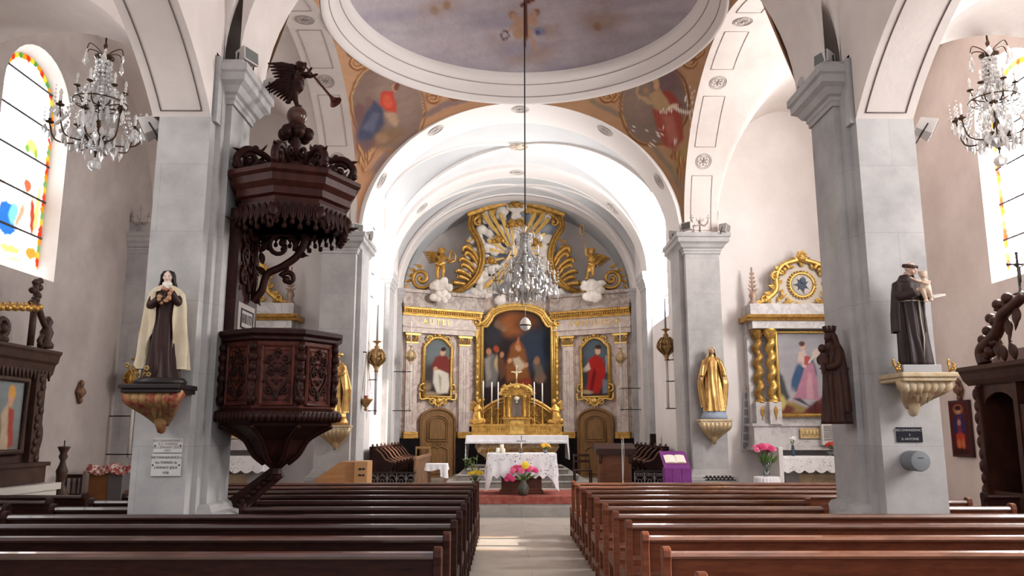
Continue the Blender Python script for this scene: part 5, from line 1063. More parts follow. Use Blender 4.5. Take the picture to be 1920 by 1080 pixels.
t = thing('open_book', 'open white-paged book lying on the purple lectern', 'book', (3.11,16.72,1.17)); sl = math.atan2(.28,.47)
for s in (1,-1):
    m = MB(Matrix.Translation((3.11,16.70,1.162)) @ Matrix.Rotation(sl,4,'X')); m.prism([(0,0),(s*.21,0),(s*.21,.018),(s*.12,.034),(s*.03,.03),(0,.012)], (0,-.13,0), (1,0,0), (0,0,1), (0,.27,0)); recalc(m.build('page_block', M('paper', (.82,.77,.66), .8), t))
m = MB(Matrix.Translation((3.11,16.70,1.156)) @ Matrix.Rotation(sl,4,'X')); m.box(-.22,.22,-.14,.15,0,.006); m.build('cover', M('book_cover', (.2,.03,.03), .5), t)
t = thing('votive_rack', 'black metal votive candle rack on a post below the golden Virgin', 'candle rack', (3.98,16.6,0)); c = V((3.98,16.6,0))
m = MB(); m.tube([c,c+V((0,0,.72))], .04, 8); m.lathe([(.2,0),(.2,.02),(.05,.04)], c, 16); m.build('post', IRON, t)
for k, (dy, z) in enumerate(((-.06,.76),(.08,.80))):
    m = MB(); m.box(c.x-.30,c.x+.30,c.y+dy-.06,c.y+dy+.06,z,z+.02); m.build('tray', IRON, t)
    for i in range(7): m = MB(); m.lathe([(.02,0),(.026,.03),(.022,.03),(.015,.01)], (c.x-.24+i*.08,c.y+dy,z+.02), 10); m.build('candle_cup', M('cup_dark', (.05,.04,.04), .3), t)
# processional lanterns on brackets
def lantern(label, px, ytop, ylan, ybot, Y, wall, cols, group, yb=(), kn=1.):
    top = P(px,ytop,Y); lc = P(px,ylan,Y); bt = P(px,ybot,Y); t = thing('processional_lantern', label, 'lantern', bt, group)
    m = MB(); m.tube([bt, V((bt.x,bt.y,lc.z-.22*kn))], .034*kn, 10); m.build('pole', cols[0], t)
    m = MB(); z = lambda q: q*kn; prof = [(.03,-.34),(.05,-.30),(.035,-.27),(.07,-.2),(.06,-.16),(.16,-.06),(.19,.0),(.17,.02),(.15,.03),(.18,.10),(.10,.2),(.05,.24),(.06,.28),(.03,.31),(.03,.36),(.10,.40),(.10,.41),(.02,.43),(.02,.50)]
    m.lathe([(r*kn,z(h)) for r,h in prof], V((bt.x,bt.y,lc.z)), 16, flute=(8,.10))
    for k in range(8):
        a = TAU*k/8; d = V((math.cos(a),math.sin(a),0)); m.tube(bez([V((bt.x,bt.y,lc.z-.18*kn))+d*.07*kn, V((bt.x,bt.y,lc.z-.04*kn))+d*.21*kn, V((bt.x,bt.y,lc.z+.1*kn))+d*.19*kn, V((bt.x,bt.y,lc.z+.22*kn))+d*.1*kn],4), .016*kn, 5); m.ell(V((bt.x,bt.y,lc.z+.02))+d*.2*kn, .025*kn, n=8, m=6)
    m.build('lantern_head', cols[1], t)
    m = MB(); m.lathe([(.026*kn,0),(.018*kn,top.z-lc.z-.42*kn),(.004,top.z-lc.z-.40*kn)], V((bt.x,bt.y,lc.z+.42*kn)), 10); m.build('candle', cols[2], t)
    for y in yb:
        q = P(px,y,Y); m = MB(); w = V(wall(q)); m.tube([w,q], .012, 6); m.tube([q+V((.05*math.cos(TAU*k/12),.05*math.sin(TAU*k/12),0)) for k in range(13)], .01, 5); m.build('bracket', IRON, t)
    return t
PALEG = M('pale_gilt', (.60,.46,.28), .45, .4, var=(.45,.30,.14), vs=14); GRYW = M('grey_candle', (.33,.31,.32), .5); POLEW = M('pole_white', (.60,.55,.50), .5); OLDG = M('old_gilt', (.40,.25,.10), .4, .7, var=(.22,.12,.05), vs=12)
lantern('bronze processional lantern with long grey candle on the left chancel wall', 703,572,672,778,19.2, lambda q: (-3.6,q.y+.1,q.z), (GRYW,OLDG,GRYW), None, (712,770))
lantern('bronze processional lantern with grey candle on the right chancel wall', 1253,560,650,766,18.75, lambda q: (3.6,q.y-.1,q.z), (POLEW,OLDG,GRYW), None, (675,715,766))
lantern('white and gilt processional candle at the left edge of the retable', 768,604,668,772,23.6, lambda q: (-3.6,q.y,q.z), (POLEW,PALEG,WAXW), None, (697,770), .75)
lantern('white and gilt processional candle at the right edge of the retable', 1166,606,672,772,23.6, lambda q: (3.6,q.y,q.z), (POLEW,PALEG,WAXW), None, (728,768), .75)
t = thing('sanctuary_lamp', 'hanging bronze sanctuary lamp on chains from a bracket on the left chancel pier', 'lamp', P(687,662,17.9)); h = P(687,662,17.9); bw = P(686,752,17.9)
m = MB(); m.tube([h+V((-.30,-.0,.03)),h+V((0,0,.02)),h], .014, 6); m.build('bracket', IRON, t)
m = MB(); m.lathe([(.015,-.22),(.04,-.18),(.02,-.15),(.06,-.10),(.13,0),(.15,.03),(.14,.05),(.12,.03),(.03,-.05)], bw, 18, flute=(8,.06)); m.build('bowl', OLDG, t)
for k in range(3):
    a = TAU*k/3+.4; m = MB(); m.tube([h, bw+V((.14*math.cos(a),.14*math.sin(a),.05))], .006, 5); m.build('chain', BRASS, t)
m = MB(); m.lathe([(.04,0),(.05,.12),(.045,.12),(.03,.01)], bw+V((0,0,.0)), 12); m.build('glass', M('red_glass', (.35,.08,.06), .2), t)
# speaker-like spot lamps on the cornices
def spot(label, px, py, Y, d, k=1.):
    c = P(px,py,Y); t = thing('spotlight', label, 'spotlight', c, 'spotlights on the pier cornices'); d = V(d).normalized(); rot = d.to_track_quat('-Y','Z').to_matrix()
    m = MB(Matrix.Translation(c) @ rot.to_4x4()); m.add([(x*k,y*k,z*k) for y,h in ((-.08,1),(.09,.7)) for z in (-.09*h,.09*h) for x in (-.13*h,.13*h)], [(0,1,3,2),(4,6,7,5),(0,4,5,1),(2,3,7,6),(0,2,6,4),(1,5,7,3)]); bev(m.build('housing', M('spot_grey', (.55,.51,.49), .4), t), .008)
    m = MB(Matrix.Translation(c) @ rot.to_4x4()); m.box(-.11*k,.11*k,-.086*k,-.08*k,-.07*k,.07*k); m.build('glass', M('spot_glass', (.16,.16,.15), .1), t)
    m = MB(Matrix.Translation(c) @ rot.to_4x4()); m.tube([(-.14*k,0,0),(-.14*k,.02,-.13*k),(.14*k,.02,-.13*k),(.14*k,0,0)], .01, 5); m.build('yoke', IRON, t)
for a in (('grey spotlight on top of the left near pier capital',462,108,9.1,(1,-.4,.1),1),('grey spotlight tilted at the back corner of the left near capital',505,160,9.75,(1,.3,.3),.75),('flat grey spotlight on the aisle side of the left near pier',283,239,8.9,(-1,-.3,-.5),1.2),
          ('small grey spotlight on the left chancel pier, outer of two',668,428,17.05,(1,-1,0),1),('small grey spotlight on the left chancel pier, inner of two',692,442,17.6,(1,.3,0),1),('small grey spotlight on the right chancel pier, inner side',1262,441,17.6,(-1,.3,0),1),('small grey spotlight on the right chancel pier, left of painted ornament',1290,425,17.05,(-1,-.8,0),1),('small grey spotlight on the right chancel pier, aisle side',1358,428,17.05,(1,-.6,-.2),1.1),
          ('grey spotlight on top of the right near pier capital',1547,112,9.1,(-1,-.4,.1),.9),('grey spotlight tilted at the back corner of the right near capital',1507,160,9.75,(-1,.3,.4),.8),('flat grey spotlight on the aisle side of the right near pier',1735,240,8.9,(1,-.3,-.5),1.1)): spot(*a)
# ---------------- the pulpit ----------------
PW = M('pulpit_wood', (.034,.009,.006), .42, var=(.016,.005,.004), vs=5, stretch=(3,3,1), bump=.12, bs=30, spec=.13)
PWR = M('pulpit_wood_lit', (.105,.025,.015), .42, var=(.045,.011,.008), vs=4, stretch=(3,3,1), bump=.1, spec=.13)  # same pulpit wood, the light on its front put into the colour
pul = thing('pulpit', 'carved dark wooden pulpit with canopy, hung on the left pier, trumpeting angel on top', 'pulpit', (-2.93,9.48,1.25))
PC = V((-2.96,9.48,0)); TH = R(12)
def oc(r, k, z, c=PC, th=TH): a = -PI/2-PI/8+k*PI/4+th; return V((c.x+r*math.cos(a), c.y+r*math.sin(a), z))
def octa(m, prof, c=PC, th=TH):
    vs = [oc(r,k,z,c,th) for r,z in prof for k in range(8)]; n = len(prof)
    m.add(vs, [(i*8+j, i*8+(j+1)%8, (i+1)*8+(j+1)%8, (i+1)*8+j) for i in range(n-1) for j in range(8)]+[tuple(range(7,-1,-1)), tuple(range((n-1)*8,n*8))]); return m
RB = .65
m = octa(MB(), [(RB,1.92),(RB,2.72)]); m.build('tub', PWR, pul)
m = octa(MB(), [(RB,2.70),(RB+.05,2.72),(RB+.05,2.75),(RB+.10,2.78),(RB+.10,2.82),(RB+.04,2.84),(RB-.05,2.84)]); m.build('handrail', PW, pul)
m = octa(MB(), [(RB-.05,1.80),(RB+.06,1.82),(RB+.11,1.87),(RB+.10,1.93),(RB+.04,1.95),(RB,1.97)])
for k in range(8):
    a, b = oc(RB+.09,k,1.875), oc(RB+.09,k+1,1.875)
    for i in range(9): q = lerp(a,b,(i+.5)/9); m.ell(q, (.035,.035,.055), n=8, m=6)
m.build('gadroon_moulding', PW, pul)
m = octa(MB(), [(.04,1.20),(.08,1.24),(.07,1.30),(.14,1.36),(.26,1.46),(.36,1.62),(.52,1.72),(.64,1.78),(RB,1.82)])
for k in range(8):
    pts = [oc(r*1.02,k,z) for r,z in ((.14,1.36),(.26,1.46),(.36,1.62),(.52,1.72),(.64,1.78))]; m.tube(bez(pts,4), .035, 6)
m.ell((PC.x,PC.y,1.22), (.06,.06,.08)); m.build('pendant_base', PW, pul)
for k in (7,0,1,2,3):
    a, b = oc(RB,k,0), oc(RB,k+1,0); u = (b-a).normalized(); n = V((u.y,-u.x,0)); c = (a+b)/2+n*.012; w = (b-a).length; Z = V((0,0,1))
    m = MB(); hw = w*.34
    for d, r in ((0,.024),(-.05,.012)):
        l = [c+u*(sx*(hw+d))+Z*(2.33+sz*(.32+d)) for sx,sz in ((-1,-1),(1,-1),(1,1),(-1,1))]; m.tube(l+[l[0]], r, 6, sm=False)
    m.prism([(-hw,-.32),(hw,-.32),(hw,.32),(-hw,.32)], c+Z*2.33-n*.008, u, Z, n*.006)
    p = m.build('panel', PWR, pul)
    m = MB(); rinceau(m, c+Z*2.33+n*.012, u, Z, hw*1.75, .58, .017); m.build('relief', PW, p)
    m = MB(); e = oc(RB+.015,k,0)
    m.tube([e+Z*2.0,e+Z*2.7], .035, 6)
    for i in range(6): m.ell(e+Z*(2.64-.115*i)+V((0,-.02,0)), (.045+.014*(i%2),.04,.055), n=8, m=6); 
    leaf(m, e+Z*2.3+V((0,-.03,0)), -Z, u, .3, .05, .1); m.build('corner_carving', PW, pul)
# back board on the pier and its bracket
m = MB(); m.box(-3.56,-3.46,9.22,10.05,2.80,4.30); m.box(-3.57,-3.43,9.16,9.24,2.80,4.30); m.build('back_board', PW, pul)
m = MB(); U = V((0,1,0)); Z = V((0,0,1))
rinceau(m, (-3.44,9.62,3.78), U, Z, .72, .85, .03); cscroll(m, V((-3.42,9.62,4.15)), U, Z, .22, 0, TAU*1.2, .05); m.build('board_carving', PW, pul)
m = MB(); m.box(-3.462,-3.452,9.34,9.95,2.86,3.22); p = m.build('plaque', M('pale_board', (.30,.25,.23), .6), pul)
m = MB()
l = [V((-3.45,y,z)) for y,z in ((9.44,2.93),(9.88,2.93),(9.88,3.15),(9.44,3.15))]; m.tube(l+[l[0]], .012, 4)
for y in (9.50,9.55,9.60,9.64,9.70,9.76,9.82): m.box(-3.452,-3.447,y-.009,y+.009,2.99,3.10)
m.box(-3.452,-3.447,9.74,9.84,3.085,3.10); m.box(-3.452,-3.447,9.50,9.55,3.03,3.045); m.build('lettering', M('ink_black', (.02,.015,.015), .6), p)
m = MB(); B0 = V((-3.42,9.75,0)); q = lambda x, z: B0+V((x,0,z)); X = V((1,0,0))
m.tube(bez([q(0,3.28),q(.10,3.42),q(.16,3.62),q(.34,3.72),q(.52,3.86),q(.60,4.06),q(.56,4.22)],6), [.05]*36+[.03], 8, sq=1)
cscroll(m, q(.30,3.98), X, Z, .20, -PI*.1, TAU*1.15, .042); cscroll(m, q(.42,3.56), X, Z, .10, PI*.9, -PI*.9, .04); cscroll(m, q(.66,4.1), X, Z, .10, PI, -PI*.8, .035)
for (x,z,dx,dz,L) in ((.02,3.35,.4,-.6,.16),(.14,3.62,-.8,.7,.18),(.1,3.75,-.2,1,.2),(.36,3.74,.5,-.8,.14),(.52,3.88,.9,-.2,.15),(.05,3.9,.6,.8,.2),(.08,4.1,.9,.3,.22),(.5,4.16,-.7,.4,.16)): leaf(m, q(x,z), (dx,-.05,dz), (dz,0,-dx), L, .05, .1)
m.tube([q(0,3.3),q(0,4.25)], .035, 6); m.build('scroll_bracket', PW, pul)
# canopy
TC2 = V((-2.92,9.48,0)); T2 = R(20); RT = .77
m = octa(MB(), [(RT-.14,4.30),(RT-.12,4.36),(RT-.06,4.38),(RT-.06,4.46),(RT-.02,4.50),(RT,4.52),(RT+.01,4.60),(RT+.06,4.63),(RT+.06,4.68),(RT-.02,4.72),(.30,4.86),(.28,4.90)], TC2, T2); m.build('canopy', M('canopy_wood', (.055,.014,.009), .42, var=(.028,.008,.006), vs=4, stretch=(3,3,1), spec=.13), pul)  # canopy: same pulpit wood, toned between its lit and dark copies
m = octa(MB(), [(RT-.14,4.12),(RT-.10,4.14),(RT-.10,4.31),(RT-.2,4.31),(RT-.2,4.12)], TC2, T2)
m.build('valance_band', PW, pul)
m = MB()
for k in range(8):
    a, b = oc(RT-.09,k,4.16,TC2,T2), oc(RT-.09,k+1,4.16,TC2,T2); u = (b-a).normalized()
    for i in range(6):
        c = lerp(a,b,(i+.5)/6); leaf(m, c+Z*.12, -Z, u, .25+.05*(i%2), .055, .12); m.ell(c-Z*(.10+.05*(i%2)), (.03,.03,.035), n=8, m=6)
    m.ell(a+Z*.0, (.06,.06,.1), n=8, m=6); leaf(m, a+Z*.1, -Z, u, .30, .06, .3); leaf(m, a-Z*.05, (a-V((TC2.x,TC2.y,a.z))), u, .14, .05, .2)
m.build('valance_leaves', PW, pul)
for k in range(8):       # open crown of scrolled ribs
    e = oc(RT-.06,k,4.72,TC2,T2); d = (V((TC2.x,TC2.y,4.72))-e).normalized(); q = lambda x, z: e+d*x+Z*z; m = MB()
    m.tube(bez([q(.02,.02),q(-.02,.14),q(.10,.27),q(.30,.25),q(.48,.16),q(.64,.30),q(.72,.52)],5), [.048-.0005*i for i in range(31)], 8)
    cscroll(m, q(.16,.13), d, Z, .10, PI*.9, -PI*.9, .035); cscroll(m, q(.50,.30), d, Z, .09, 0, TAU*.8, .03); m.ell(q(-.03,.05), .045, n=8, m=6); m.ell(q(.20,.30), .04, n=8, m=6); m.ell(q(.30,.05),(.05,.05,.07),n=8,m=6)
    leaf(m, q(.25,.26), d+Z*.9, d.cross(Z), .16, .04, .2); leaf(m, q(.05,.22), -d+Z*.5, d.cross(Z), .13, .04, .3); leaf(m, q(.35,.0), Z, d.cross(Z), .2, .05, .2)
    m.build('crown_rib', PW, pul)
m = MB(); m.lathe([(.10,4.86),(.07,4.95),(.05,5.1),(.07,5.2),(.05,5.28),(.10,5.34),(.16,5.40),(.10,5.46),(.04,5.48)], (TC2.x,TC2.y,0), 14)
for k in range(6): a = TAU*k/6; m.ell((TC2.x+.15*math.cos(a),TC2.y+.15*math.sin(a),5.33), (.075,.075,.085), n=10, m=8)
m.build('crown_finial', PW, pul)
m = MB(); m.ell((TC2.x,TC2.y,5.57), .125, n=20, m=14); m.build('globe', M('globe_wood', (.075,.030,.022), .3, coat=.3), pul)
m = MB(); b0 = V((TC2.x-.0,TC2.y,5.68)); child(m, b0, .60, 1, arms=[[(.10,-.02,.72),(.24,-.06,.66),(.36,-.06,.70)],[(.06,-.10,.72),(.20,-.12,.70),(.26,-.08,.82)]], legs=[[(-.05,0,.46),(-.06,-.02,.25),(.0,0,.02)],[(.05,0,.46),(-.10,.02,.28),(-.24,.04,.12)]])
ang = blob(m, 'angel', PW, pul, .012, 2)
for dz, dd in ((.0,(-1,.1,.18)),(-.12,(-1,.15,-.35))): m = MB(); wingmesh(m, b0+V((-.05,.05,.46+dz)), dd, .40, .20); m.build('wing', PW, ang)
m = MB(); e0 = b0+V((.09,-.02,.53)); e1 = P(626,188,9.4); m.tube([e0, lerp(e0,e1,.85), e1], [.010,.016,.03], 8); m.lathe([(.02,0),(.04,.05),(.085,.10),(.08,.10),(.02,.04)], e1-(e1-e0).normalized()*.06, 16, rot=(e1-e0).to_track_quat('Z','Y').to_matrix()); m.build('trumpet', PWR, ang)
# carved strut below
m = MB(); m.prism([(-3.52,.74),(-3.46,.72),(-2.92,1.20),(-2.98,1.36),(-3.52,.95)], (0,9.6,0), (1,0,0), (0,0,1), (0,.1,0))
for i in range(9): q = V((-3.48+.06*i,9.59,.83+.05*i)); m.ell(q, (.045,.03,.04), n=8, m=6)
m.build('carved_strut', PW, pul)
# ---------------- crystal chandeliers ----------------
CRY = glassmat('crystal', (.985,.97,.96), .10, .42); CRY.node_tree.nodes['Principled BSDF'].inputs['Specular IOR Level'].default_value = .9
BRZ = M('dark_bronze', (.075,.045,.028), .4, .7)
def rawmesh(m): me = bpy.data.meshes.new('crystal'); me.from_pydata([tuple(v) for v in m.v], [], m.f); me.materials.append(CRY); return me
DROP = [rawmesh(MB().lathe([(.002,0),(.006,-.012),(.030,-.075),(.034,-.10),(.022,-.125),(.002,-.14)], n=6, sy=.55, sm=False)), rawmesh(MB().lathe([(.002,0),(.016,-.03),(.011,-.05),(.028,-.09),(.030,-.13),(.012,-.16),(.002,-.19)], n=6, sy=.6, sm=False)), rawmesh(MB().lathe([(.002,0),(.04,-.05),(.04,-.07),(.002,-.12)], n=8, sy=.4, sm=False))]
def chandelier(label, c, top, R_, H, dense, globe, seed):
    BRZ = M('pale_brass', (.50,.42,.33), .35, .6) if globe else M('dark_bronze', (.075,.045,.028), .4, .7)
    c = V(c); g = random.Random(seed); t = thing('crystal_chandelier', label, 'chandelier', c)
    ztop = c.z+H; W = lambda x, y, z: c+V((x,y,z))
    m = MB(); m.tube([W(0,0,H-.02), V((c.x,c.y,top))], .012, 6); m.build('cord', IRON, t)
    m = MB(); m.lathe([(.01,H),(.03,H-.04),(.012,H-.1),(.03,H*.72),(.012,H*.70),(.035,H*.5),(.015,H*.46),(.05,H*.30),(.02,H*.26),(.07,H*.2),(.03,H*.16),(.01,H*.12)], c, 12); m.build('stem', BRZ, t)
    m = MB(); m.lathe([(.05,0),(.12,.02),(.13,.05),(.07,.04)], W(0,0,H*.86), 14); m.build('crown_plate', BRZ, t); m = MB(); m.lathe([(.09,0),(.17,.02),(.18,.06),(.10,.04)], W(0,0,H*.22), 16); m.build('lower_plate', BRZ, t); m = MB()
    m.tube([W(R_*.52*math.cos(TAU*i/24),R_*.52*math.sin(TAU*i/24),H*.52) for i in range(25)], .010, 5)
    for i in range(6): a = TAU*i/6; m.tube([W(0,0,H*.5),W(R_*.52*math.cos(a),R_*.52*math.sin(a),H*.52)], .008, 4)
    m.build('ring', BRZ, t)
    tips = []
    n1 = 8
    for i in range(n1):
        a = TAU*i/n1+.2; d = V((math.cos(a),math.sin(a),0)); r = R_*(.80 if i%2 else .92); z1 = H*(.40 if i%2 else .34)
        m = MB(); m.tube(bez([W(0,0,H*.24), W(0,0,H*.20)+d*r*.45, W(0,0,H*.22)+d*r*.85, W(0,0,z1)+d*r],5), .011, 6); e = W(0,0,z1)+d*r
        m.lathe([(.01,0),(.05,.012),(.055,.03),(.02,.025),(.022,.07)], e, 10); ar = m.build('arm', BRZ, t)
        m = MB(); m.lathe([(.018,.06),(.018,.15),(.004,.16)], e, 10); m.lathe([(.006,.155),(.024,.18),(.022,.21),(.003,.25)], e, 10); m.build('candle_bulb', WAXW, t); tips.append((e,d))
    for i in range(6):
        a = TAU*i/6+.5; d = V((math.cos(a),math.sin(a),0)); e = W(0,0,H*.62)+d*R_*.45
        m = MB(); m.tube(bez([W(0,0,H*.5), W(0,0,H*.5)+d*R_*.3, e],5), .009, 6); m.lathe([(.01,0),(.04,.01),(.045,.025),(.016,.02)], e, 10); m.build('arm', BRZ, t)
        m = MB(); m.lathe([(.016,.02),(.016,.11),(.004,.12)], e, 10); m.lathe([(.006,.115),(.022,.14),(.02,.17),(.003,.21)], e, 10); m.build('candle_bulb', WAXW, t); tips.append((e,d))
    for i in range(6):     # curled top hooks
        a = TAU*i/6; d = V((math.cos(a),math.sin(a),0)); m = MB(); m.tube(bez([W(0,0,H*.88), W(0,0,H*.93)+d*.10, W(0,0,H*.95)+d*.22, W(0,0,H*.90)+d*.26],5), .008, 5); m.build('hook', BRZ, t); tips.append((W(0,0,H*.90)+d*.26,d))
    spots = []
    for k in range(14): a = TAU*k/14; spots += [W(R_*.36*math.cos(a),R_*.36*math.sin(a),H*.24), W(R_*.60*math.cos(a+.2),R_*.60*math.sin(a+.2),H*.27)]
    for e, d in tips: spots += [e+d*.05, e-d*.05+V((d.y,-d.x,0))*.04, e+V((d.y,-d.x,0))*.05] if e.z < c.z+H*.5 else [e]
    g.shuffle(spots)
    for p in spots[:88]:
        o = bpy.data.objects.new('crystal_drop', DROP[g.randrange(3)]); COL.objects.link(o); o.parent = t; o.location = p-c; k = g.uniform(1.0,1.5); o.scale = (k,k,k); o.rotation_euler = (g.uniform(-.12,.12),g.uniform(-.12,.12),g.uniform(0,3))
    m = MB(); ball = lambda p, r: m.lathe([(.001,-r),(r*.8,-r*.5),(r,0),(r*.8,r*.5),(.001,r)], p, 6, sm=False)
    for i in range(12):    # strings of beads
        a = TAU*i/12; d = V((math.cos(a),math.sin(a),0)); A = W(0,0,H*.88)+d*.10; B = W(0,0,H*.53)+d*R_*.50; Cc = W(0,0,H*.30)+d*R_*.80
        for k in range(dense): q = lerp(A,B,k/dense)-d*.10*math.sin(PI*k/dense); ball(q, g.uniform(.020,.034))
        for k in range(dense): q = lerp(B,Cc,k/dense)-V((0,0,.10*math.sin(PI*k/dense))); ball(q, g.uniform(.018,.032))
        for k in range(8): q = lerp(W(0,0,H*.16)+d*.02, W(0,0,H*.24)+d*R_*.36, k/8); ball(q, .024)
    for i in range(dense*(30 if globe else 18)):   # column of small prisms around the stem
        a = g.uniform(0,TAU); z = g.uniform(.25,.86); r = R_*(lerp(.85,.12,min(1,(z-.25)/.45)) if globe else lerp(.36,.12,min(1,(z-.25)/.5)))*g.uniform(.7,1.1); q = W(r*math.cos(a),r*math.sin(a),H*z); k = g.uniform(1.0,1.7); m.lathe([(.002,0),(.018*k,-.03*k),(.022*k,-.06*k),(.002,-.09*k)], q, 5, sy=.6, sm=False)
    for e, d in tips[:n1]:      # crystal spires
        for k in range(5): ball(e+d*.07+V((0,0,.05+.055*k)), .022-.003*k)
    b = m.build('crystal_beads', CRY, t); b['kind'] = 'stuff'
    m = MB()
    if not globe: m.lathe([(.01,.06),(.03,.02),(.075,-.01),(.085,-.05),(.06,-.10),(.02,-.125),(.002,-.13)], W(0,0,H*.07), 16, flute=(8,.06), sm=False); m.build('crystal_ball', CRY, t); m = MB(); m.tube([W(0,0,H*.12),W(0,0,H*.09)],.012,6); m.build('rod', BRZ, t)
    else:
        m.tube([W(0,0,H*.14),W(0,0,-.10)], .008, 6); m.build('rod', BRZ, t)
        m = MB(); m.lathe([(.02,0),(.05,-.02),(.085,-.07),(.10,-.13),(.095,-.15),(.07,-.20),(.03,-.225),(.002,-.23)], W(0,0,-.08), 20); gl_ = m.build('opal_globe', M('opal', (.82,.82,.82), .15), t)
        m = MB(); m.lathe([(.095,-.125),(.104,-.13),(.104,-.145),(.095,-.15)], W(0,0,-.08), 20); m.build('globe_band', IRON, gl_)
chandelier('crystal chandelier hanging in the left aisle near the stained glass window', P(176,318,10.5)-V((0,0,.02)), 8.6, .66, 1.86, 9, False, 1)
chandelier('crystal chandelier hanging in the right aisle before the bright window', P(1876,300,10.5)-V((0,0,.10)), 8.6, .60, 1.86, 9, False, 2)
chandelier('large crystal chandelier with white globe lamp hanging on a long cord under the dome', P(985,592,13.6)+V((0,0,.05)), 11.35, .56, 1.55, 16, True, 3)
# ---------------- statues and their brackets ----------------
SKIN = M('painted_skin', (.62,.40,.31), .45); SKINP = M('painted_skin_pale', (.72,.55,.47), .4)
def head(m, c, r, Mx):         # a face looking along local -y; r = half the head height
    q = lambda x, y, z: Mx @ (V(c)+V((x*r,y*r,z*r)))
    rot = Mx.to_3x3().normalized()
    E = lambda x, y, z, a, b, d: m.ell(q(x,y,z), (a*r*KS,b*r*KS,d*r*KS), rot, 14, 10)
    E(0,.12,.22,.74,.82,.78); E(0,-.10,-.25,.60,.62,.62); E(0,-.30,-.72,.30,.26,.24); E(0,-.74,-.12,.12,.18,.26); E(0,-.84,-.26,.14,.12,.10); E(0,-.62,.16,.50,.18,.10); E(0,-.68,-.50,.20,.12,.055); E(0,-.66,-.58,.16,.12,.05)
    for s in (1,-1): E(s*.36,-.52,-.28,.24,.24,.24); E(s*.72,.08,-.05,.09,.2,.24); E(s*.28,-.66,.04,.13,.09,.07)
KS = 1.
def hand(m, c, d, up, r):      # c = wrist, d = direction of the fingers, up = back of the hand
    c, d, up = V(c), V(d).normalized(), V(up); s = d.cross(up).normalized(); up = s.cross(d)
    rot = Matrix((s, d, up)).transposed(); m.ell(c+d*r*.9, (r*.75,r*1.0,r*.34), rot, 10, 8)
    for i in range(4):
        L = (1.25,1.45,1.35,1.05)[i]*r; a = c+d*r*1.6+s*r*(i-1.5)*.38; m.tube([a-d*r*.3, a+d*L*.55+up*r*.05, a+d*L-up*r*.28], [r*.21,r*.19,r*.13], 6)
    m.tube([c+d*r*.5+s*r*.65, c+d*r*1.0+s*r*1.05-up*r*.15, c+d*r*1.5+s*r*1.0-up*r*.35], [r*.26,r*.22,r*.15], 6)
def robe(m, Mx, rings, nf, amp, n=72, sharp=1.6, ph=0., gap=None, thick=None, sub=6):
    """rings: (z, cx, cy, rx, ry, fold); gap = half opening angle at the front for a mantle"""
    out = []
    for i in range(len(rings)-1):
        for k in range(sub): t = k/sub; t2 = t*t*(3-2*t)*.5+t*.5; out.append([lerp(a,b,t2) for a,b in zip(rings[i],rings[i+1])])
    out.append(list(rings[-1])); vs = []
    def pos(r, a, d=0.):
        z, cx, cy, rx, ry, f = r; w = math.cos(nf*a+ph+1.3*math.sin(2*a+z*3)+z*2.2); w = math.copysign(abs(w)**(1/sharp), w)*.6+.4*math.cos((nf*.5+1)*a+ph*2-z*3)
        k = 1+f*amp*w; return Mx @ V((cx+(rx*k+d)*math.sin(a), cy-(ry*k+d)*math.cos(a), z+ (f*.0)))
    if gap is None:
        vs = [pos(r, TAU*j/n) for r in out for j in range(n)]; N = len(out)
        m.add(vs, [(i*n+j, i*n+(j+1)%n, (i+1)*n+(j+1)%n, (i+1)*n+j) for i in range(N-1) for j in range(n)]+[tuple(range(n-1,-1,-1)), tuple(range((N-1)*n,N*n))], True)
    else:
        N = len(out); g_ = gap if callable(gap) else (lambda z: gap)
        an = lambda r, j: g_(r[0])+(TAU-2*g_(r[0]))*j/(n-1)
        vs = [pos(r, an(r,j)) for r in out for j in range(n)]+[pos(r, an(r,j), -thick) for r in out for j in range(n)]; o = N*n
        fs = [(i*n+j, i*n+j+1, (i+1)*n+j+1, (i+1)*n+j) for i in range(N-1) for j in range(n-1)]+[(o+(i+1)*n+j, o+(i+1)*n+j+1, o+i*n+j+1, o+i*n+j) for i in range(N-1) for j in range(n-1)]
        fs += [(i*n+e, o+i*n+e, o+(i+1)*n+e, (i+1)*n+e) for i in range(N-1) for e in (0,n-1)]+[(r*n+j, r*n+j+1, o+r*n+j+1, o+r*n+j) for r in (0,N-1) for j in range(n-1)]
        m.add(vs, fs, True)
    return m
STD = [(0,0,0,.155,.12,1.),(.03,0,0,.15,.115,1.),(.25,0,0,.128,.10,.9),(.45,0,0,.115,.09,.6),(.58,0,0,.105,.08,.35),(.68,0,0,.115,.08,.3),(.76,0,0,.125,.078,.2),(.815,0,.005,.10,.06,.1),(.84,0,.005,.05,.045,0),(.87,0,0,.035,.036,0)]
def sleeve(m, Mx, pts, r): P_ = [Mx @ V(p) for p in pts]; m.tube(bez(P_,6), r if isinstance(r,(int,float)) else [lerp(r[0],r[1],i/(6*(len(pts)-1))) for i in range(6*(len(pts)-1)+1)], 12)
def place(c, H, rz=0): global KS; KS = H; return Matrix.Translation(V(c)) @ Matrix.Rotation(rz,4,'Z') @ Matrix.Scale(H,4)
def handpart(t, mat, Mx, a, d, up, r, vox=.0055): m = MB(); hand(m, Mx @ V(a), Mx.to_3x3() @ V(d), up, r); return blob(m, 'hand', mat, t, vox, 1, .4)
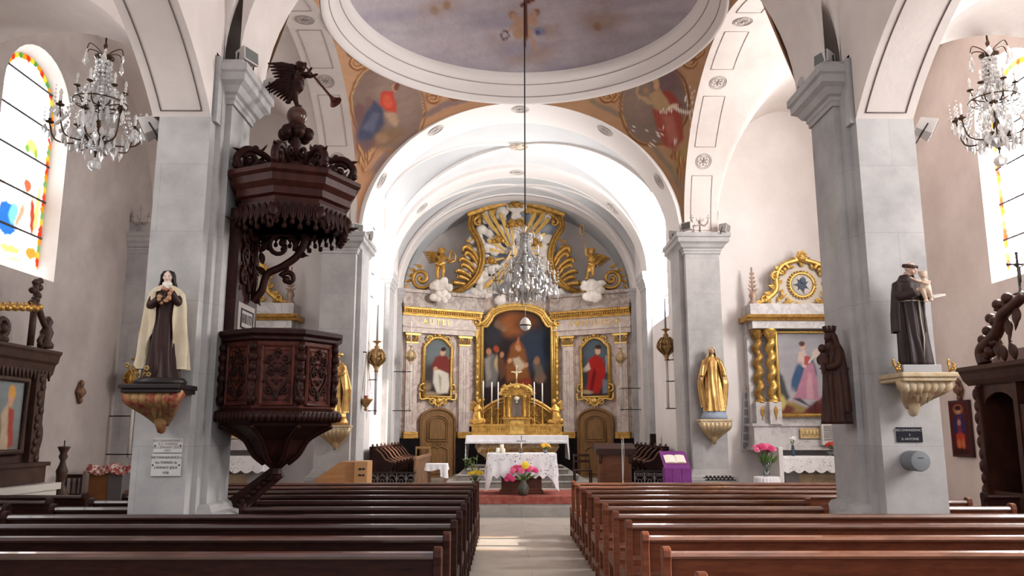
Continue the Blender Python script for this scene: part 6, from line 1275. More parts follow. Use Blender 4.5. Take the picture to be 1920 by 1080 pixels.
def eyes(Mx, c, r, t, parent):
    m = MB()
    for s in (1,-1): m.ell(Mx @ (V(c)+V((s*.28*r,-.73*r,.0))), (.085*r*KS,.05*r*KS,.055*r*KS), n=8, m=6); m.tube([Mx @ (V(c)+V((s*x*r,-.70*r+.08*x*r,.19*r))) for x in (.14,.28,.44)], .03*r*KS, 5)
    m.build('eyes', M('painted_brown', (.05,.025,.02), .4), parent); m = MB(); m.ell(Mx @ (V(c)+V((0,-.76*r,-.52*r))), (.15*r*KS,.06*r*KS,.05*r*KS), n=8, m=6); m.build('lips', M('painted_lips', (.45,.13,.11), .4), parent)
def bracket(t, c, w, d, h, mats, ap=True):
    """a carved console: moulded shelf, tapering leaves below; c = centre of the shelf top, back on the wall at c.y + d"""
    c = V(c); m = MB(); m.box(c.x-w,c.x+w,c.y-d,c.y+d,c.z-.05,c.z); m.box(c.x-w*.94,c.x+w*.94,c.y-d*.92,c.y+d,c.z-.09,c.z-.05); bev(m.build('shelf', mats[0], t), .012)
    m = MB(); n = 5
    for k in range(7):
        x = (k-3)/3; e = c+V((x*w*.78,-d*.4,-.09)); tip = V((c.x+x*w*.12, c.y+d*.7, c.z-h)); pts = bez([e, e+V((-x*w*.05,-d*.15,-h*.18)), lerp(e,tip,.55)+V((0,.0,-h*.05)), tip],5); m.tube(pts, [lerp(.10*w/.35*h/.45,.03,i/15) for i in range(16)], 8)
    m.lathe([(w*.6,0),(w*.55,-h*.15),(w*.32,-h*.4),(w*.2,-h*.75),(w*.08,-h)], (c.x,c.y+d*.45,c.z-.09), 14, sy=.7)
    for s in (1,-1): cscroll(m, c+V((s*w*.62,-d*.55,-.09-h*.18)), (s,0,0), (0,0,1), h*.16, PI/2, -PI*1.2, .03); leaf(m, c+V((s*w*.3,-d*.5,-.12)), (-s*.2,.3,-1), (1,0,0), h*.6, .06, -.1)
    leaf(m, c+V((0,-d*.6,-.10)), (0,.35,-1), (1,0,0), h*.7, .09, -.1); m.ell((c.x,c.y+d*.6,c.z-h-.04), (.045,.05,.06)); m.build('console', mats[1], t)
# the nun with roses
fz = P(318,722,8.45).z
t = thing('wall_bracket', 'painted and gilt console under the nun statue, dark shelf', 'bracket', (-3.93,8.45,fz), 'consoles on the near piers')
POLY = M('console_paint', (.34,.20,.08), .5, .25, var=(.28,.05,.04), vs=9, contrast=(.45,.6), bump=.2); bracket(t, (-3.93,8.45,fz), .31, .25, .40, (M('shelf_black', (.025,.018,.018), .4), POLY))
t = thing('saint_statue', 'painted statue of a nun in brown habit, cream mantle and black veil holding roses', 'statue', (-3.92,8.45,fz))
m = MB(); m.lathe([(.26,0),(.27,.03),(.25,.06),(.24,.07)], (-3.92,8.45,fz), 20, sy=.75); m.build('base', M('shelf_black', (.025,.018,.018)), t)
Mx = place((-3.92,8.45,fz+.07), 1.16, R(12)); HAB = M('habit_brown', (.040,.014,.011), .5, var=(.024,.009,.008), vs=6); CRM = M('mantle_cream', (.62,.52,.38), .55, var=(.52,.42,.29), vs=5); BLK = M('veil_black', (.020,.014,.014), .5)
hc = (0,-.012,.925); m = MB(); head(m, hc, .062, Mx); m.tube([Mx @ V((0,.005,.83)), Mx @ V((0,0,.90))], .036*1.16, 10)
for a, d in (((-.035,-.135,.70),(.8,-.2,.35)),((.05,-.13,.77),(-.9,-.15,.1))): handpart(t, SKINP, Mx, a, d, Mx.to_3x3() @ V((0,-1,.3)), .024)
b = blob(m, 'head', SKINP, t, .0055, 1, .4); eyes(Mx, hc, .062, t, b)
m = MB(); robe(m, Mx, [(z,x,y,a,c,f) for z,x,y,a,c,f in STD], 9, .22); sleeve(m, Mx, [(.095,.0,.77),(.112,-.07,.68),(.06,-.125,.765)], (.045,.036)); sleeve(m, Mx, [(-.095,.0,.77),(-.118,-.06,.65),(-.04,-.13,.70)], (.048,.04)); m.build('habit', HAB, t)
m = MB(); robe(m, Mx, [(.08,-.01,.03,.215,.13,1.),(.30,0,.03,.195,.125,.9),(.5,0,.025,.18,.12,.6),(.66,0,.015,.172,.12,.35),(.77,0,.01,.152,.105,.2),(.82,0,.008,.11,.082,.1),(.845,0,.005,.062,.060,0)], 11, .26, 96, gap=lambda z: .55+.12*math.sin(z*9)-(.35 if z > .78 else 0), thick=.012); m.build('mantle', CRM, t)
m = MB(); robe(m, Mx, [(.775,0,.03,.105,.07,.8),(.83,0,.02,.085,.07,.6),(.89,0,.008,.068,.072,.3),(.94,0,.0,.066,.072,.1),(.975,0,.005,.05,.055,0),(.99,0,.01,.012,.015,0)], 7, .06, 48, gap=lambda z: max(.12,.95-max(0,z-.93)*15) if z < .985 else .02, thick=.010); m.build('veil', BLK, t)
m = MB(); robe(m, Mx, [(.80,0,-.005,.07,.075,.2),(.835,0,-.004,.048,.056,.1),(.872,0,-.002,.044,.050,0)], 5, .05, 40); m.build('wimple', M('linen_white', (.75,.68,.60), .6), t)
m = MB(); q = [Mx @ V(p) for p in ((.06,-.16,.80),(-.03,-.17,.66))]; m.tube(q, .010, 6); m.tube([lerp(q[0],q[1],.3)+V((-.045,-.005,.015)),lerp(q[0],q[1],.3)+V((.045,-.005,-.01))], .010, 6); m.build('crucifix', M('dark_wood', (.045,.018,.012)), t)
m = MB(); g = random.Random(4)
for i in range(16): m.ell(Mx @ V((g.uniform(-.05,.07),-.155+g.uniform(-.02,.01),g.uniform(.66,.80))), .022, n=8, m=6)
m.build('roses', M('rose_tan', (.40,.27,.13), .6, var=(.50,.20,.14), vs=30), t)
t = thing('metal_branch', 'dark metal flower branch beside the feet of the nun statue', 'ornament', (-4.06,8.33,fz+.002)); m = MB()
for i in range(7):
    e = V((-4.06+.10*math.cos(i*1.1)-.02,8.30+.06*math.sin(i*1.7),fz+.10+.03*(i%4))); m.tube(bez([V((-4.05,8.33,fz)), lerp(V((-4.05,8.33,fz)),e,.5)+V((-.03,0,.02)), e],4), .006, 5)
    for k in range(5): m.ell(e+V((.018*math.cos(k*1.26),-.004,.018*math.sin(k*1.26))), (.014,.007,.014), n=8, m=5)
m.build('branch', BRASS, t)
# friar with the child
fz = P(1712,701,8.42).z
t = thing('wall_bracket', 'cream and gilt carved console under the friar statue on the right pier', 'bracket', (3.98,8.42,fz), 'consoles on the near piers'); CREAM = M('console_cream', (.58,.47,.33), .5, var=(.46,.33,.18), vs=8, bump=.1); bracket(t, (3.98,8.42,fz), .29, .27, .34, (CREAM, CREAM))
t = thing('saint_statue', 'painted statue of a tonsured friar in dark brown habit holding a child and a book', 'statue', (3.96,8.42,fz))
m = MB(); m.box(3.76,4.16,8.26,8.6,fz,fz+.085); bev(m.build('base', M('base_grey', (.35,.34,.34), .5), t), .01)
Mx = place((3.96,8.42,fz+.085), 1.10, R(8)); HB = M('friar_brown', (.030,.016,.017), .5, var=(.048,.030,.028), vs=4)
hc = (.03,-.03,.93); m = MB(); Mh = Mx @ Matrix.Translation(V(hc)) @ Matrix.Rotation(R(28),4,'Z') @ Matrix.Rotation(R(14),4,'X') @ Matrix.Translation(-V(hc)); head(m, hc, .066, Mh); m.tube([Mx @ V((0,.005,.83)), Mx @ V((.015,-.01,.90))], .045, 10)
handpart(t, SKIN, Mx, (.055,-.15,.645), (.9,-.2,-.05), (0,-.2,-1), .024); handpart(t, SKIN, Mx, (-.035,-.165,.70), (.8,-.2,.35), (0,-1,.2), .024)
b = blob(m, 'head', SKIN, t, .0055, 1, .4); eyes(Mh, hc, .066, t, b)
m = MB()
for i in range(18): a = PI*.12+PI*1.76*i/17; m.ell(Mh @ (V(hc)+V((.056*math.sin(a-PI),.012+.056*-math.cos(a-PI)*-1,.028))), .021, n=8, m=6)
m.build('hair', M('hair_brown', (.07,.04,.03), .6), t)
m = MB(); robe(m, Mx, [(0,.01,0,.15,.115,1.),(.25,.0,0,.135,.105,1.),(.5,0,0,.125,.098,.7),(.62,0,0,.118,.09,.4),(.72,0,0,.13,.09,.3),(.79,0,0,.125,.085,.2),(.83,0,.005,.085,.07,.1),(.87,0,0,.042,.045,0)], 9, .24)
sleeve(m, Mx, [(.11,.0,.79),(.13,-.06,.66),(.07,-.145,.645)], (.052,.042)); sleeve(m, Mx, [(-.105,.0,.78),(-.135,-.07,.66),(-.04,-.155,.69)], (.058,.045)); m.build('habit', HB, t)
m = MB(); robe(m, Mx, [(.32,-.01,.02,.18,.115,1.),(.5,-.01,.02,.172,.112,.8),(.68,0,.01,.165,.105,.4),(.78,0,.005,.150,.095,.2),(.835,0,.0,.09,.075,.1),(.875,0,.0,.066,.066,0)], 8, .10, 72, gap=lambda z: .85-(.5 if z > .8 else 0), thick=.012); m.build('cape', HB, t)
m = MB(); m.tube([Mx @ V((x,-.105+.01*math.sin(z*20),z)) for x,z in ((.03,.62),(.035,.45),(.045,.25),(.04,.08))], .008, 6); m.tube([Mx @ V((.12*math.sin(a),-.092*math.cos(a),.615)) for a in [TAU*i/24 for i in range(25)]], .009, 6); m.build('cord_belt', M('rope_pale', (.45,.38,.30), .7), t)
m = MB(); c = Mx @ V((.045,-.195,.545)); child(m, c, .37, -1, arms=[[(.10,-.02,.70),(.25,-.06,.72),(.40,-.04,.80)],[(-.10,-.04,.70),(-.02,-.14,.62),(.12,-.16,.64)]], legs=[[(-.06,0,.46),(.02,-.24,.36),(-.02,-.26,.12)],[(.07,0,.46),(.16,-.2,.34),(.12,-.24,.10)]]); blob(m, 'child', M('child_skin', (.55,.40,.30), .5), t, .007, 1)
m = MB(); m.tube([c+V((0,0,.14)), c+V((0,0,.20)), c+V((0,0,.26))], [.062,.055,.045], 10); m.build('tunic', M('tunic_pale', (.56,.46,.36), .6), t)
m = MB(Mx); m.bx((.15,-.20,.645), (.13,.09,.018), Euler((R(10),R(-12),0)).to_matrix()); m.build('book', M('book_pale', (.6,.56,.5), .6), t)
for s, x in ((-1,3.72),(1,4.25)):
    t = thing('gilt_sprig', 'thin gilt metal sprig on the friar console, %s side' % ('pier edge' if s > 0 else 'inner'), 'ornament', (x,8.3,fz+.002), 'sprigs on the friar console'); m = MB()
    for i in range(9):
        e = V((x+s*.02+.11*math.cos(i*.9)*(.3+.1*(i%3)),8.28+.03*math.sin(i),fz+.04+.022*(i%5))); m.tube([V((x,8.3,fz)),e], .005, 4); m.ell(e, (.016,.01,.014), n=8, m=5)
    m.build('sprig', GOLD, t)
# golden Virgin and the gilt saint on the chancel piers
GC = M('statue_gold', (.62,.37,.13), .38, .75, var=(.36,.18,.06), vs=5, contrast=(.45,.7), bump=.1)
def gilt(label, c, H, rz, seed, beard):
    c = V(c); t = thing('wall_bracket', 'gilt carved console on the %s chancel pier below a golden statue' % ('left' if beard else 'right'), 'bracket', c, 'consoles on the chancel piers'); bracket(t, c, .34, .17, .42, (CREAM, M('console_gilt', (.48,.32,.14), .45, .4, var=(.5,.42,.3), vs=7)))
    t = thing('saint_statue', label, 'statue', c); m = MB(); m.lathe([(.27,0),(.28,.05),(.25,.10),(.22,.16),(.2,.17)], c, 20, sy=.6); m.build('base', M('base_blue', (.28,.32,.40), .5) if not beard else GC, t)
    Mx = place(c+V((0,0,.165)), H, rz); hc = (0,-.015,.925); m = MB(); head(m, hc, .060, Mx); m.tube([Mx @ V((0,.005,.83)), Mx @ V((0,0,.90))], .03*H, 10)
    if not beard:
        for s in (1,-1): handpart(t, M('gilt_face', (.50,.32,.20), .5), Mx, (s*.175,-.075,.52), (s*.25,-.35,-.9), (0,-1,.2), .022*H, .007)
    else:
        handpart(t, GC, Mx, (.02,-.13,.66), (-.7,-.2,.4), (0,-1,.2), .022*H, .007); handpart(t, GC, Mx, (-.05,-.13,.58), (.7,-.2,.3), (0,-1,.2), .022*H, .007)
        for i in range(9): m.ell(Mx @ V((.035*math.cos(i),-.06+.01*math.sin(i),.875-.008*i)), .02*H, n=8, m=6)
    b = blob(m, 'head', M('gilt_face', (.50,.32,.20), .5) if not beard else GC, t, .0075, 1, .4)
    if not beard: eyes(Mx, hc, .060, t, b)
    m = MB(); robe(m, Mx, STD, 9, .24, ph=seed)
    for s in (1,-1): sleeve(m, Mx, [(s*.10,0,.78),(s*.155,-.03,.66),(s*.175,-.07,.53)] if not beard else [(s*.10,0,.78),(s*.15,-.05,.66),(s*.03,-.13,.62)], (.05,.036))
    m.build('gown', GC, t)
    m = MB(); robe(m, Mx, [(.06,0,.03,.18,.12,1.),(.25,0,.03,.20,.125,1.),(.42,0,.02,.215,.13,.8),(.55,0,.015,.195,.12,.6),(.68,0,.01,.165,.105,.4),(.78,0,.005,.145,.09,.2),(.83,0,.01,.09,.07,.1)], 9, .17, 80, gap=lambda z: .55+.35*math.sin(z*4.5), thick=.012, ph=seed); m.build('mantle', GC, t)
    if not beard:
        m = MB(); robe(m, Mx, [(.76,0,.02,.12,.08,.7),(.83,0,.015,.09,.072,.6),(.89,0,.006,.070,.070,.3),(.94,0,.0,.066,.070,.1),(.975,0,.005,.05,.055,0),(.99,0,.01,.012,.015,0)], 7, .07, 48, gap=lambda z: max(.12,.8-max(0,z-.93)*12) if z < .985 else .02, thick=.010); m.build('veil', M('veil_pale', (.60,.47,.33), .5, .2), t)
    else: m = MB(); [m.ell(Mx @ V((.055*math.cos(i*.6),.015+.05*math.sin(i*.6),.955)), .03*H, n=8, m=6) for i in range(11)]; m.build('hair', GC, t)
q = P(1340,786,16.98); gilt('golden statue of the Virgin with lowered open hands, blue base, on the right chancel pier', (q.x,17.0,q.z), 1.36, R(-4), .3, False)
q = P(628,797,16.98); gilt('golden bearded saint statue half hidden behind the pulpit', (q.x,17.0,q.z), 1.36, R(-25), 1.7, True)
# dark wooden crowned Virgin on the inner face of the right pier
t = thing('virgin_statue', 'dark carved wooden crowned Virgin fixed to the inner side of the right pier', 'statue', (3.34,9.05,P(1565,795,9.05).z)); z0 = t.location.z
Mx = place((3.36,9.05,z0), 1.10, R(-68)) @ Matrix.Diagonal((.86,.86,1,1)); DV = M('old_carved_wood', (.062,.021,.012), .5, var=(.032,.011,.008), vs=6, bump=.15)
hc = (0,-.035,.885); m = MB(); head(m, hc, .062, Mx); m.tube([Mx @ V((0,.0,.80)), Mx @ V((0,-.02,.86))], .04, 10)
handpart(t, DV, Mx, (.02,-.16,.55), (0,-1,.1), (0,0,1), .024); handpart(t, DV, Mx, (-.06,-.14,.66), (.8,-.4,.2), (0,-1,0), .022); blob(m, 'head', DV, t, .0065, 1, .4); m = MB()
m.ell(Mx @ V((0,-.15,.76)), (.045,.045,.05)); m.tube([Mx @ V((0,-.135,.70)), Mx @ V((0,-.13,.60))], [.05,.06], 10); m.ell(Mx @ V((0,-.195,.755)), .012); m.tube([Mx @ V((.0,-.15,.60)), Mx @ V((.05,-.2,.58)), Mx @ V((.05,-.2,.50))], [.03,.028,.02], 8); blob(m, 'child', DV, t, .0065, 1, .4)
m = MB(); robe(m, Mx, [(0,.0,0,.15,.145,1.),(.25,0,0,.13,.125,1.),(.5,0,-.01,.12,.11,.7),(.62,0,-.01,.115,.1,.4),(.72,0,-.005,.125,.09,.2),(.78,0,0,.10,.07,.1),(.83,0,-.01,.04,.045,0)], 9, .22)
sleeve(m, Mx, [(.1,0,.75),(.13,-.06,.60),(.03,-.15,.56)], (.05,.04)); sleeve(m, Mx, [(-.1,0,.75),(-.13,-.05,.64),(-.05,-.14,.66)], (.05,.04)); m.build('gown', DV, t)
m = MB(); robe(m, Mx, [(.12,0,.04,.165,.12,.8),(.4,0,.035,.165,.115,.8),(.6,0,.025,.155,.11,.6),(.74,0,.02,.135,.095,.4),(.82,0,.012,.085,.078,.3),(.89,0,.0,.072,.075,.1),(.93,0,-.01,.055,.06,0)], 8, .09, 72, gap=lambda z: .95, thick=.012); m.build('veil', DV, t)
m = MB(); 
for i in range(8): a = TAU*i/8; e = V((.055*math.sin(a),-.02-.058*math.cos(a),.945)); m.tube([Mx @ e, Mx @ (e+V((.008*math.sin(a),-.008*math.cos(a),.05)))], .016, 6)
m.tube([Mx @ V((.058*math.sin(TAU*i/20),-.02-.06*math.cos(TAU*i/20),.945)) for i in range(21)], .014, 6); m.build('crown', DV, t)
m = MB(); m.tube([(3.42,9.1,z0+.62),(3.66,9.1,z0+.62)], .012, 6); m.build('wall_hook', IRON, t)
# plaques and offertory box on the near piers
def text(parent, body, c, size, mat, u=(1,0,0), up=(0,0,1), ex=.002, sp=1.):
    fc = bpy.data.curves.new('lettering', 'FONT'); fc.body = body; fc.size = size; fc.extrude = ex; fc.align_x = 'CENTER'; fc.align_y = 'CENTER'; fc.space_character = sp
    fo = bpy.data.objects.new('tmp', fc); COL.objects.link(fo); dg = bpy.context.evaluated_depsgraph_get(); me = bpy.data.meshes.new_from_object(fo.evaluated_get(dg)); bpy.data.objects.remove(fo)
    o = bpy.data.objects.new('lettering', me); COL.objects.link(o); me.materials.clear(); me.materials.append(mat); u, up = V(u), V(up)
    mt = Matrix((u, up, u.cross(up))).transposed().to_4x4(); mt.translation = V(c)-wloc(parent); o.parent = parent; o.matrix_basis = mt; return o
def plaque(label, x0, y0, x1, y1, Y, mat, lines, tmat, group=None, size=.05):
    a = P(x0,y1,Y); b = P(x1,y0,Y); t = thing('wall_plaque', label, 'plaque', ((a.x+b.x)/2,Y,a.z), group); m = MB(); m.box(a.x,b.x,Y-.018,Y-.0005,a.z,b.z); bev(m.build('slab', mat, t), .004)
    for i, l in enumerate(lines): text(t, l, ((a.x+b.x)/2, Y-.019, b.z-(b.z-a.z)*(i+.7)/(len(lines)+.4)), size, tmat)
    m = MB()
    for x in (a.x+.018,b.x-.018): m.ell((x,Y-.02,(a.z+b.z)/2), (.009,.006,.009), n=8, m=6)
    m.build('fixing', IRON, t)
MRB = M('plaque_marble', (.60,.57,.55), .4, var=(.54,.51,.49), vs=6); INK = M('faded_letters', (.30,.26,.24), .6); INK2 = M('dark_letters', (.10,.085,.08), .6)
plaque('upper marble thanks plaque with faded letters under the nun statue', 288,822,344,849,8.7, MRB, ['RECONNAISSANCE','A S. THERESE','de L\'ENFANT JESUS','1927'], INK, None, .036)
plaque('lower marble thanks plaque with dark letters under the nun statue', 283,851,342,893,8.7, MRB, ['RECONNAISSANCE à','Ste THERESE de','L\'ENFANT JESUS','1928'], INK2, None, .034)
plaque('black thanks plaque with pale letters under the friar statue', 1681,801,1727,829,8.7, M('plaque_black', (.018,.018,.026), .25), ['RECONNAISSANCE','à','St ANTOINE'], M('pale_letters', (.42,.40,.38), .5), None, .034)
c = P(1714,864,8.6); t = thing('offertory_box', 'round grey metal offertory box on the right pier below the black plaque', 'box', (c.x,8.7,c.z)); m = MB(); m.lathe([(.10,.24),(.105,.22),(.105,.01),(.095,0)], (c.x,8.698,c.z), 28, rot=Matrix.Rotation(R(90),3,'X')); bev(m.build('drum', M('box_grey', (.20,.21,.225), .5), t), .004); m = MB(); m.box(c.x-.03,c.x+.03,8.456,8.462,c.z+.03,c.z+.037); m.build('slot', IRON, t)
# ---------------- side altars and the aisles ----------------
MARBG = M('marble_pale_grey', (.62,.585,.57), .45, var=(.54,.50,.49), vs=2.5, vein=((.42,.37,.36), 2), spec=.3); MARBGD = M('stone_mid_grey', (.36,.33,.32), .5, var=(.28,.25,.245), vs=3, spec=.3)
def side_altar(s, cx, picture):
    sd = 'right' if s > 0 else 'left'; Y = 17.9
    t = thing('side_retable', 'pale marbled side retable with twisted gilt columns and medallion, end of the %s aisle' % sd, 'retable', (cx,Y,.18))
    m = MB(); m.box(cx-1.3,cx+1.3,17.75,17.98,1.86,4.48); m.build('back_panel', MARBG, t)
    m = MB(); m.box(cx-1.34,cx+1.34,17.45,17.98,1.38,1.56); m.box(cx-1.38,cx+1.38,17.40,17.98,1.34,1.40); m.box(cx-1.32,cx+1.32,17.5,17.98,1.56,1.86); m.box(cx-1.36,cx+1.36,17.47,17.98,1.84,1.90); m.build('predella', MARBG, t)
    m = MB(); m.box(cx-.35,cx+.75,17.44,17.46,1.58,1.80)
    for i in range(12): m.ell((cx-.28+.08*i,17.44,1.70), (.04,.015,.07), n=8, m=6)
    m.build('predella_gilding', M('gilt_pale', (.62,.45,.22), .45, .4), t)
    for sx in (1,-1):
        for dx, mt, y in ((.85,GOLDB,17.55),(1.10,GOLDD,17.68)):
            x = cx+sx*dx; m = MB(); m.box(x-.13,x+.13,y-.12,y+.15,1.88,2.36); p = m.build('pedestal', MARBG, t); m = MB(); leaf(m, (x,y-.125,2.28), (0,0,-1), (1,0,0), .32, .05, .05); m.build('pedestal_leaf', GOLD, p)
            m = MB(); vs = []; n = 16; K = 60
            for k in range(K+1):
                z = 2.40+1.36*k/K; a = TAU*4.2*k/K; r = .088+.028*math.cos(0); 
                for j in range(n): b = TAU*j/n; rr = .085+.032*math.cos(b-a); vs.append((x+rr*math.cos(b), y+rr*math.sin(b), z))
            m.add(vs, [(i*n+j, i*n+(j+1)%n, (i+1)*n+(j+1)%n, (i+1)*n+j) for i in range(K) for j in range(n)], True)
            m.lathe([(.13,2.34),(.13,2.37),(.10,2.41),(.08,2.42)], (x,y,0), 16); m.lathe([(.09,3.74),(.10,3.78),(.14,3.92),(.15,3.95)], (x,y,0), 16)
            for k in range(8): a = TAU*k/8; leaf(m, (x+.09*math.cos(a),y+.09*math.sin(a),3.76), (math.cos(a)*.4,math.sin(a)*.4,1), (-math.sin(a),math.cos(a),0), .16, .04, .1)
            m.build('twisted_column', mt, t)
    m = MB(); m.box(cx-1.26,cx+1.26,17.42,17.98,3.95,4.12); m.box(cx-1.28,cx+1.28,17.45,17.98,4.24,4.50); m.build('entablature', MARBG, t)
    m = MB(); m.prism([(0,4.11),(-.05,4.12),(-.07,4.16),(-.13,4.18),(-.15,4.24),(0,4.25)], (cx-1.4,17.42,0), (0,1,0), (0,0,1), (2.8,0,0)); m.box(cx-1.40,cx+1.40,17.40,17.98,4.12,4.24); m.build('gilt_cornice', GOLD, t)
    fr = thing('framed_painting', picture[0], 'painting', (cx,17.7,2.05))
    cv = MB().grid(lambda u, v: V((cx+(2*u-1)*.64, 17.70, lerp(2.12,3.86,v))), 80, 110).build('canvas', PAINT(.45), fr); setcol(cv, paint(project(verts(cv)+np.array(wloc(fr))), picture[1], picture[2], 6, .05, .9))
    m = MB(); l = [V((cx+a*.68,17.68,z)) for a,z in ((-1,2.08),(1,2.08),(1,3.90),(-1,3.90))]; m.tube(l+[l[0],l[1]], .05, 8); m.tube([q*1. +V((0,-.03,0)) for q in l+[l[0]]], .02, 6); m.build('frame', GOLDB, fr)
    # pediment
    m = MB(); poly = [(.85,4.50),(.80,4.75),(.62,4.9),(.66,5.2),(.52,5.42),(.25,5.55)]; poly = poly+[(-a,b) for a,b in poly[::-1]]; m.prism(poly, (cx,17.9,0), (1,0,0), (0,0,1), (0,-.14,0)); pd = m.build('pediment', M('pediment_pale', (.62,.52,.42), .5), t)
    m = MB(); c = V((cx,17.74,4.97)); Z = V((0,0,1)); X = V((1,0,0))
    m.tube([c+X*.27*math.cos(TAU*i/32)+Z*.27*math.sin(TAU*i/32) for i in range(33)], .035, 8)
    for i in range(28): m.ell(c+X*.31*math.cos(TAU*i/28)+Z*.31*math.sin(TAU*i/28)+V((0,-.01,0)), .025, n=8, m=6)
    m.build('medallion_ring', GOLDB, pd)
    m = MB(); m.lathe([(.27,0),(.27,.02),(0,.02)], c+V((0,.02,0)), 28, rot=Matrix.Rotation(R(90),3,'X')); md = m.build('medallion', M('medallion_pale', (.66,.60,.55), .6), pd)
    m = MB()
    for k in range(7): a = .5+k*.87; leaf(m, c+V((0,-.02,.0)), (math.cos(a),0,math.sin(a)), (-math.sin(a),0,math.cos(a)), .17+.04*(k%2), .045, .02)
    m.ell(c+V((.02,-.03,.10)), (.07,.02,.07)); m.build('dark_star', M('slate_blue', (.09,.11,.15), .6), md)
    m = MB()
    for sx in (1,-1):
        m.tube(bez([V((cx+sx*.98,17.72,4.56)),V((cx+sx*.80,17.7,4.66)),V((cx+sx*.60,17.7,4.85)),V((cx+sx*.58,17.7,5.15)),V((cx+sx*.42,17.7,5.42)),V((cx,17.7,5.55))],6), .06, 8)
        cscroll(m, V((cx+sx*.60,17.68,5.14)), X*sx, Z, .14, PI*.9, -PI*.9, .045); cscroll(m, V((cx+sx*.88,17.68,4.62)), X*sx, Z, .11, PI, -PI*.8, .04); cscroll(m, V((cx+sx*.42,17.68,5.32)), X*sx, Z, .13, PI, -PI*.9, .045)
        for (x,z,dx,dz,L) in ((.62,4.9,.8,.2,.2),(.68,4.75,.9,.1,.26),(.55,4.65,-.5,.3,.2),(.5,5.3,.8,.5,.16),(.95,4.55,.9,.2,.15),(.45,4.56,-.9,.1,.25),(.75,4.55,.5,.7,.22)): leaf(m, (cx+sx*x,17.68,z), (sx*dx,-.05,dz), (dz,0,-sx*dx), L, .06, .2)
    for k in range(26):
        h = random.Random(k+7); a = TAU*k/26; rr = .40+.13*(k%2); x, z = rr*math.cos(a)*1.15, 4.97+rr*math.sin(a)*1.05
        if z > 4.56 and z < 5.50: leaf(m, (cx+x,17.71,z), (math.cos(a+1.0),-.05,math.sin(a+1.0)), (-math.sin(a+1.0),0,math.cos(a+1.0)), .17, .045, .2)
    cherub(m, (cx,17.66,5.58), .10); leaf(m, (cx,17.7,5.62), (.3,0,1), (1,0,-.3), .16, .08, .3); leaf(m, (cx,17.7,5.60), (-.5,0,.8), (.8,0,.5), .16, .08, .3); m.build('pediment_carving', GOLDB, pd)
    for sx in (1,-1):
        x = cx+sx*1.13; m = MB(); m.lathe([(.10,4.50),(.10,4.56),(.05,4.62),(.09,4.72),(.06,4.80)], (x,17.7,0), 12)
        for k in range(5): z = 4.80+.1*k; [leaf(m, (x,17.7,z), (d,0,.7), (.7,0,-d), .15-.02*k, .04, .2) for d in (-1,1)]
        m.tube([(x,17.7,4.8),(x,17.7,5.36)], .02, 6); m.build('leaf_finial', M('finial_rose', (.42,.29,.22), .55, .3), t)
    a = thing('side_altar', 'grey stone side altar table below the %s aisle retable' % sd, 'altar', (cx,17.1,.18))
    m = MB(); m.box(cx-1.0,cx+1.0,16.75,17.38,1.16,1.22); m.box(cx-.95,cx+.95,16.9,17.38,1.0,1.16); m.build('mensa', MARBGD, a); m = MB(); m.prism([(-.92,.18),(-.86,.6),(-.95,1.0),(.95,1.0),(.86,.6),(.92,.18)], (cx,16.95,0), (1,0,0), (0,0,1), (0,.4,0)); m.build('antependium', MARBGD, a)
    m = MB(); m.box(cx-.62,cx+.62,16.92,16.95,.30,.88); l = [V((cx+x*.6,16.92,z)) for x,z in ((-1,.32),(1,.32),(1,.86),(-1,.86))]; m.tube(l+[l[0]], .015, 6); m.tube([V((cx+.15*math.cos(TAU*i/20),16.91,.62+.15*math.sin(TAU*i/20))) for i in range(21)], .012, 5); rinceau(m, (cx,16.915,.60), (1,0,0), (0,0,1), .9, .3, .012); m.build('painted_front', M('front_ochre', (.46,.36,.24), .6, var=(.36,.26,.16), vs=6), a)
    l = thing('lace_tablecloth', 'white scalloped lace cloth on the %s aisle altar table' % sd, 'cloth', (cx,17.05,1.22)); drape(cx,17.06,1.02,.32,1.222,lambda f,k: .27+.06*abs(math.sin(f*PI*9)) if k in (0,2) else .3,300,.012,fold=.006,nf=30).build('lace', LACE2, l)
    m = MB(); m.box(cx-1.015,cx+1.015,16.745,17.37,1.223,1.228); m.box(cx-1.02,cx+1.02,16.735,16.742,1.12,1.228); m.build('linen', LINEN, l)
PIC = [('g',620,780,(150,146,150),.4), ('e',1515,670,60,60,0,(160,156,160),30), ('p',[(1450,690),(1468,705),(1480,745),(1456,770),(1440,730)],(72,74,76),6), ('p',[(1450,745),(1490,755),(1530,772),(1450,785)],(150,128,80),6), ('p',[(1520,760),(1552,735),(1560,780),(1500,782)],(104,54,50),6), ('e',1470,768,20,10,0,(110,60,52),5), ('e',1500,780,20,7,0,(130,60,60),4), ('e',1465,755,8,14,0,(196,176,110),5),
       ('p',[(1496,690),(1506,668),(1524,672),(1532,700),(1526,730),(1510,728),(1490,735)],(58,78,104),4), ('p',[(1510,685),(1524,680),(1532,710),(1536,750),(1500,748),(1486,754),(1498,720)],(176,124,142),4), ('p',[(1514,700),(1522,700),(1526,748),(1512,748)],(196,150,160),4), ('p',[(1498,660),(1508,656),(1516,676),(1510,690),(1496,684)],(206,180,170),3), ('p',[(1508,668),(1518,668),(1520,684),(1508,684)],(170,80,84),2.5), ('e',1505,649,5,7,10,(206,164,140),2), ('e',1503,644,6,5,0,(90,66,56),2),
       ('l',[(1518,680),(1526,668),(1534,660)],2,(196,190,170),2), ('e',1532,662,9,8,0,(200,180,170),6), ('e',1538,676,8,6,0,(180,190,180),5), ('p',[(1486,748),(1500,746),(1520,762),(1530,770),(1514,760)],(64,70,82),3), ('e',1494,706,8,26,14,(64,90,120),4)]
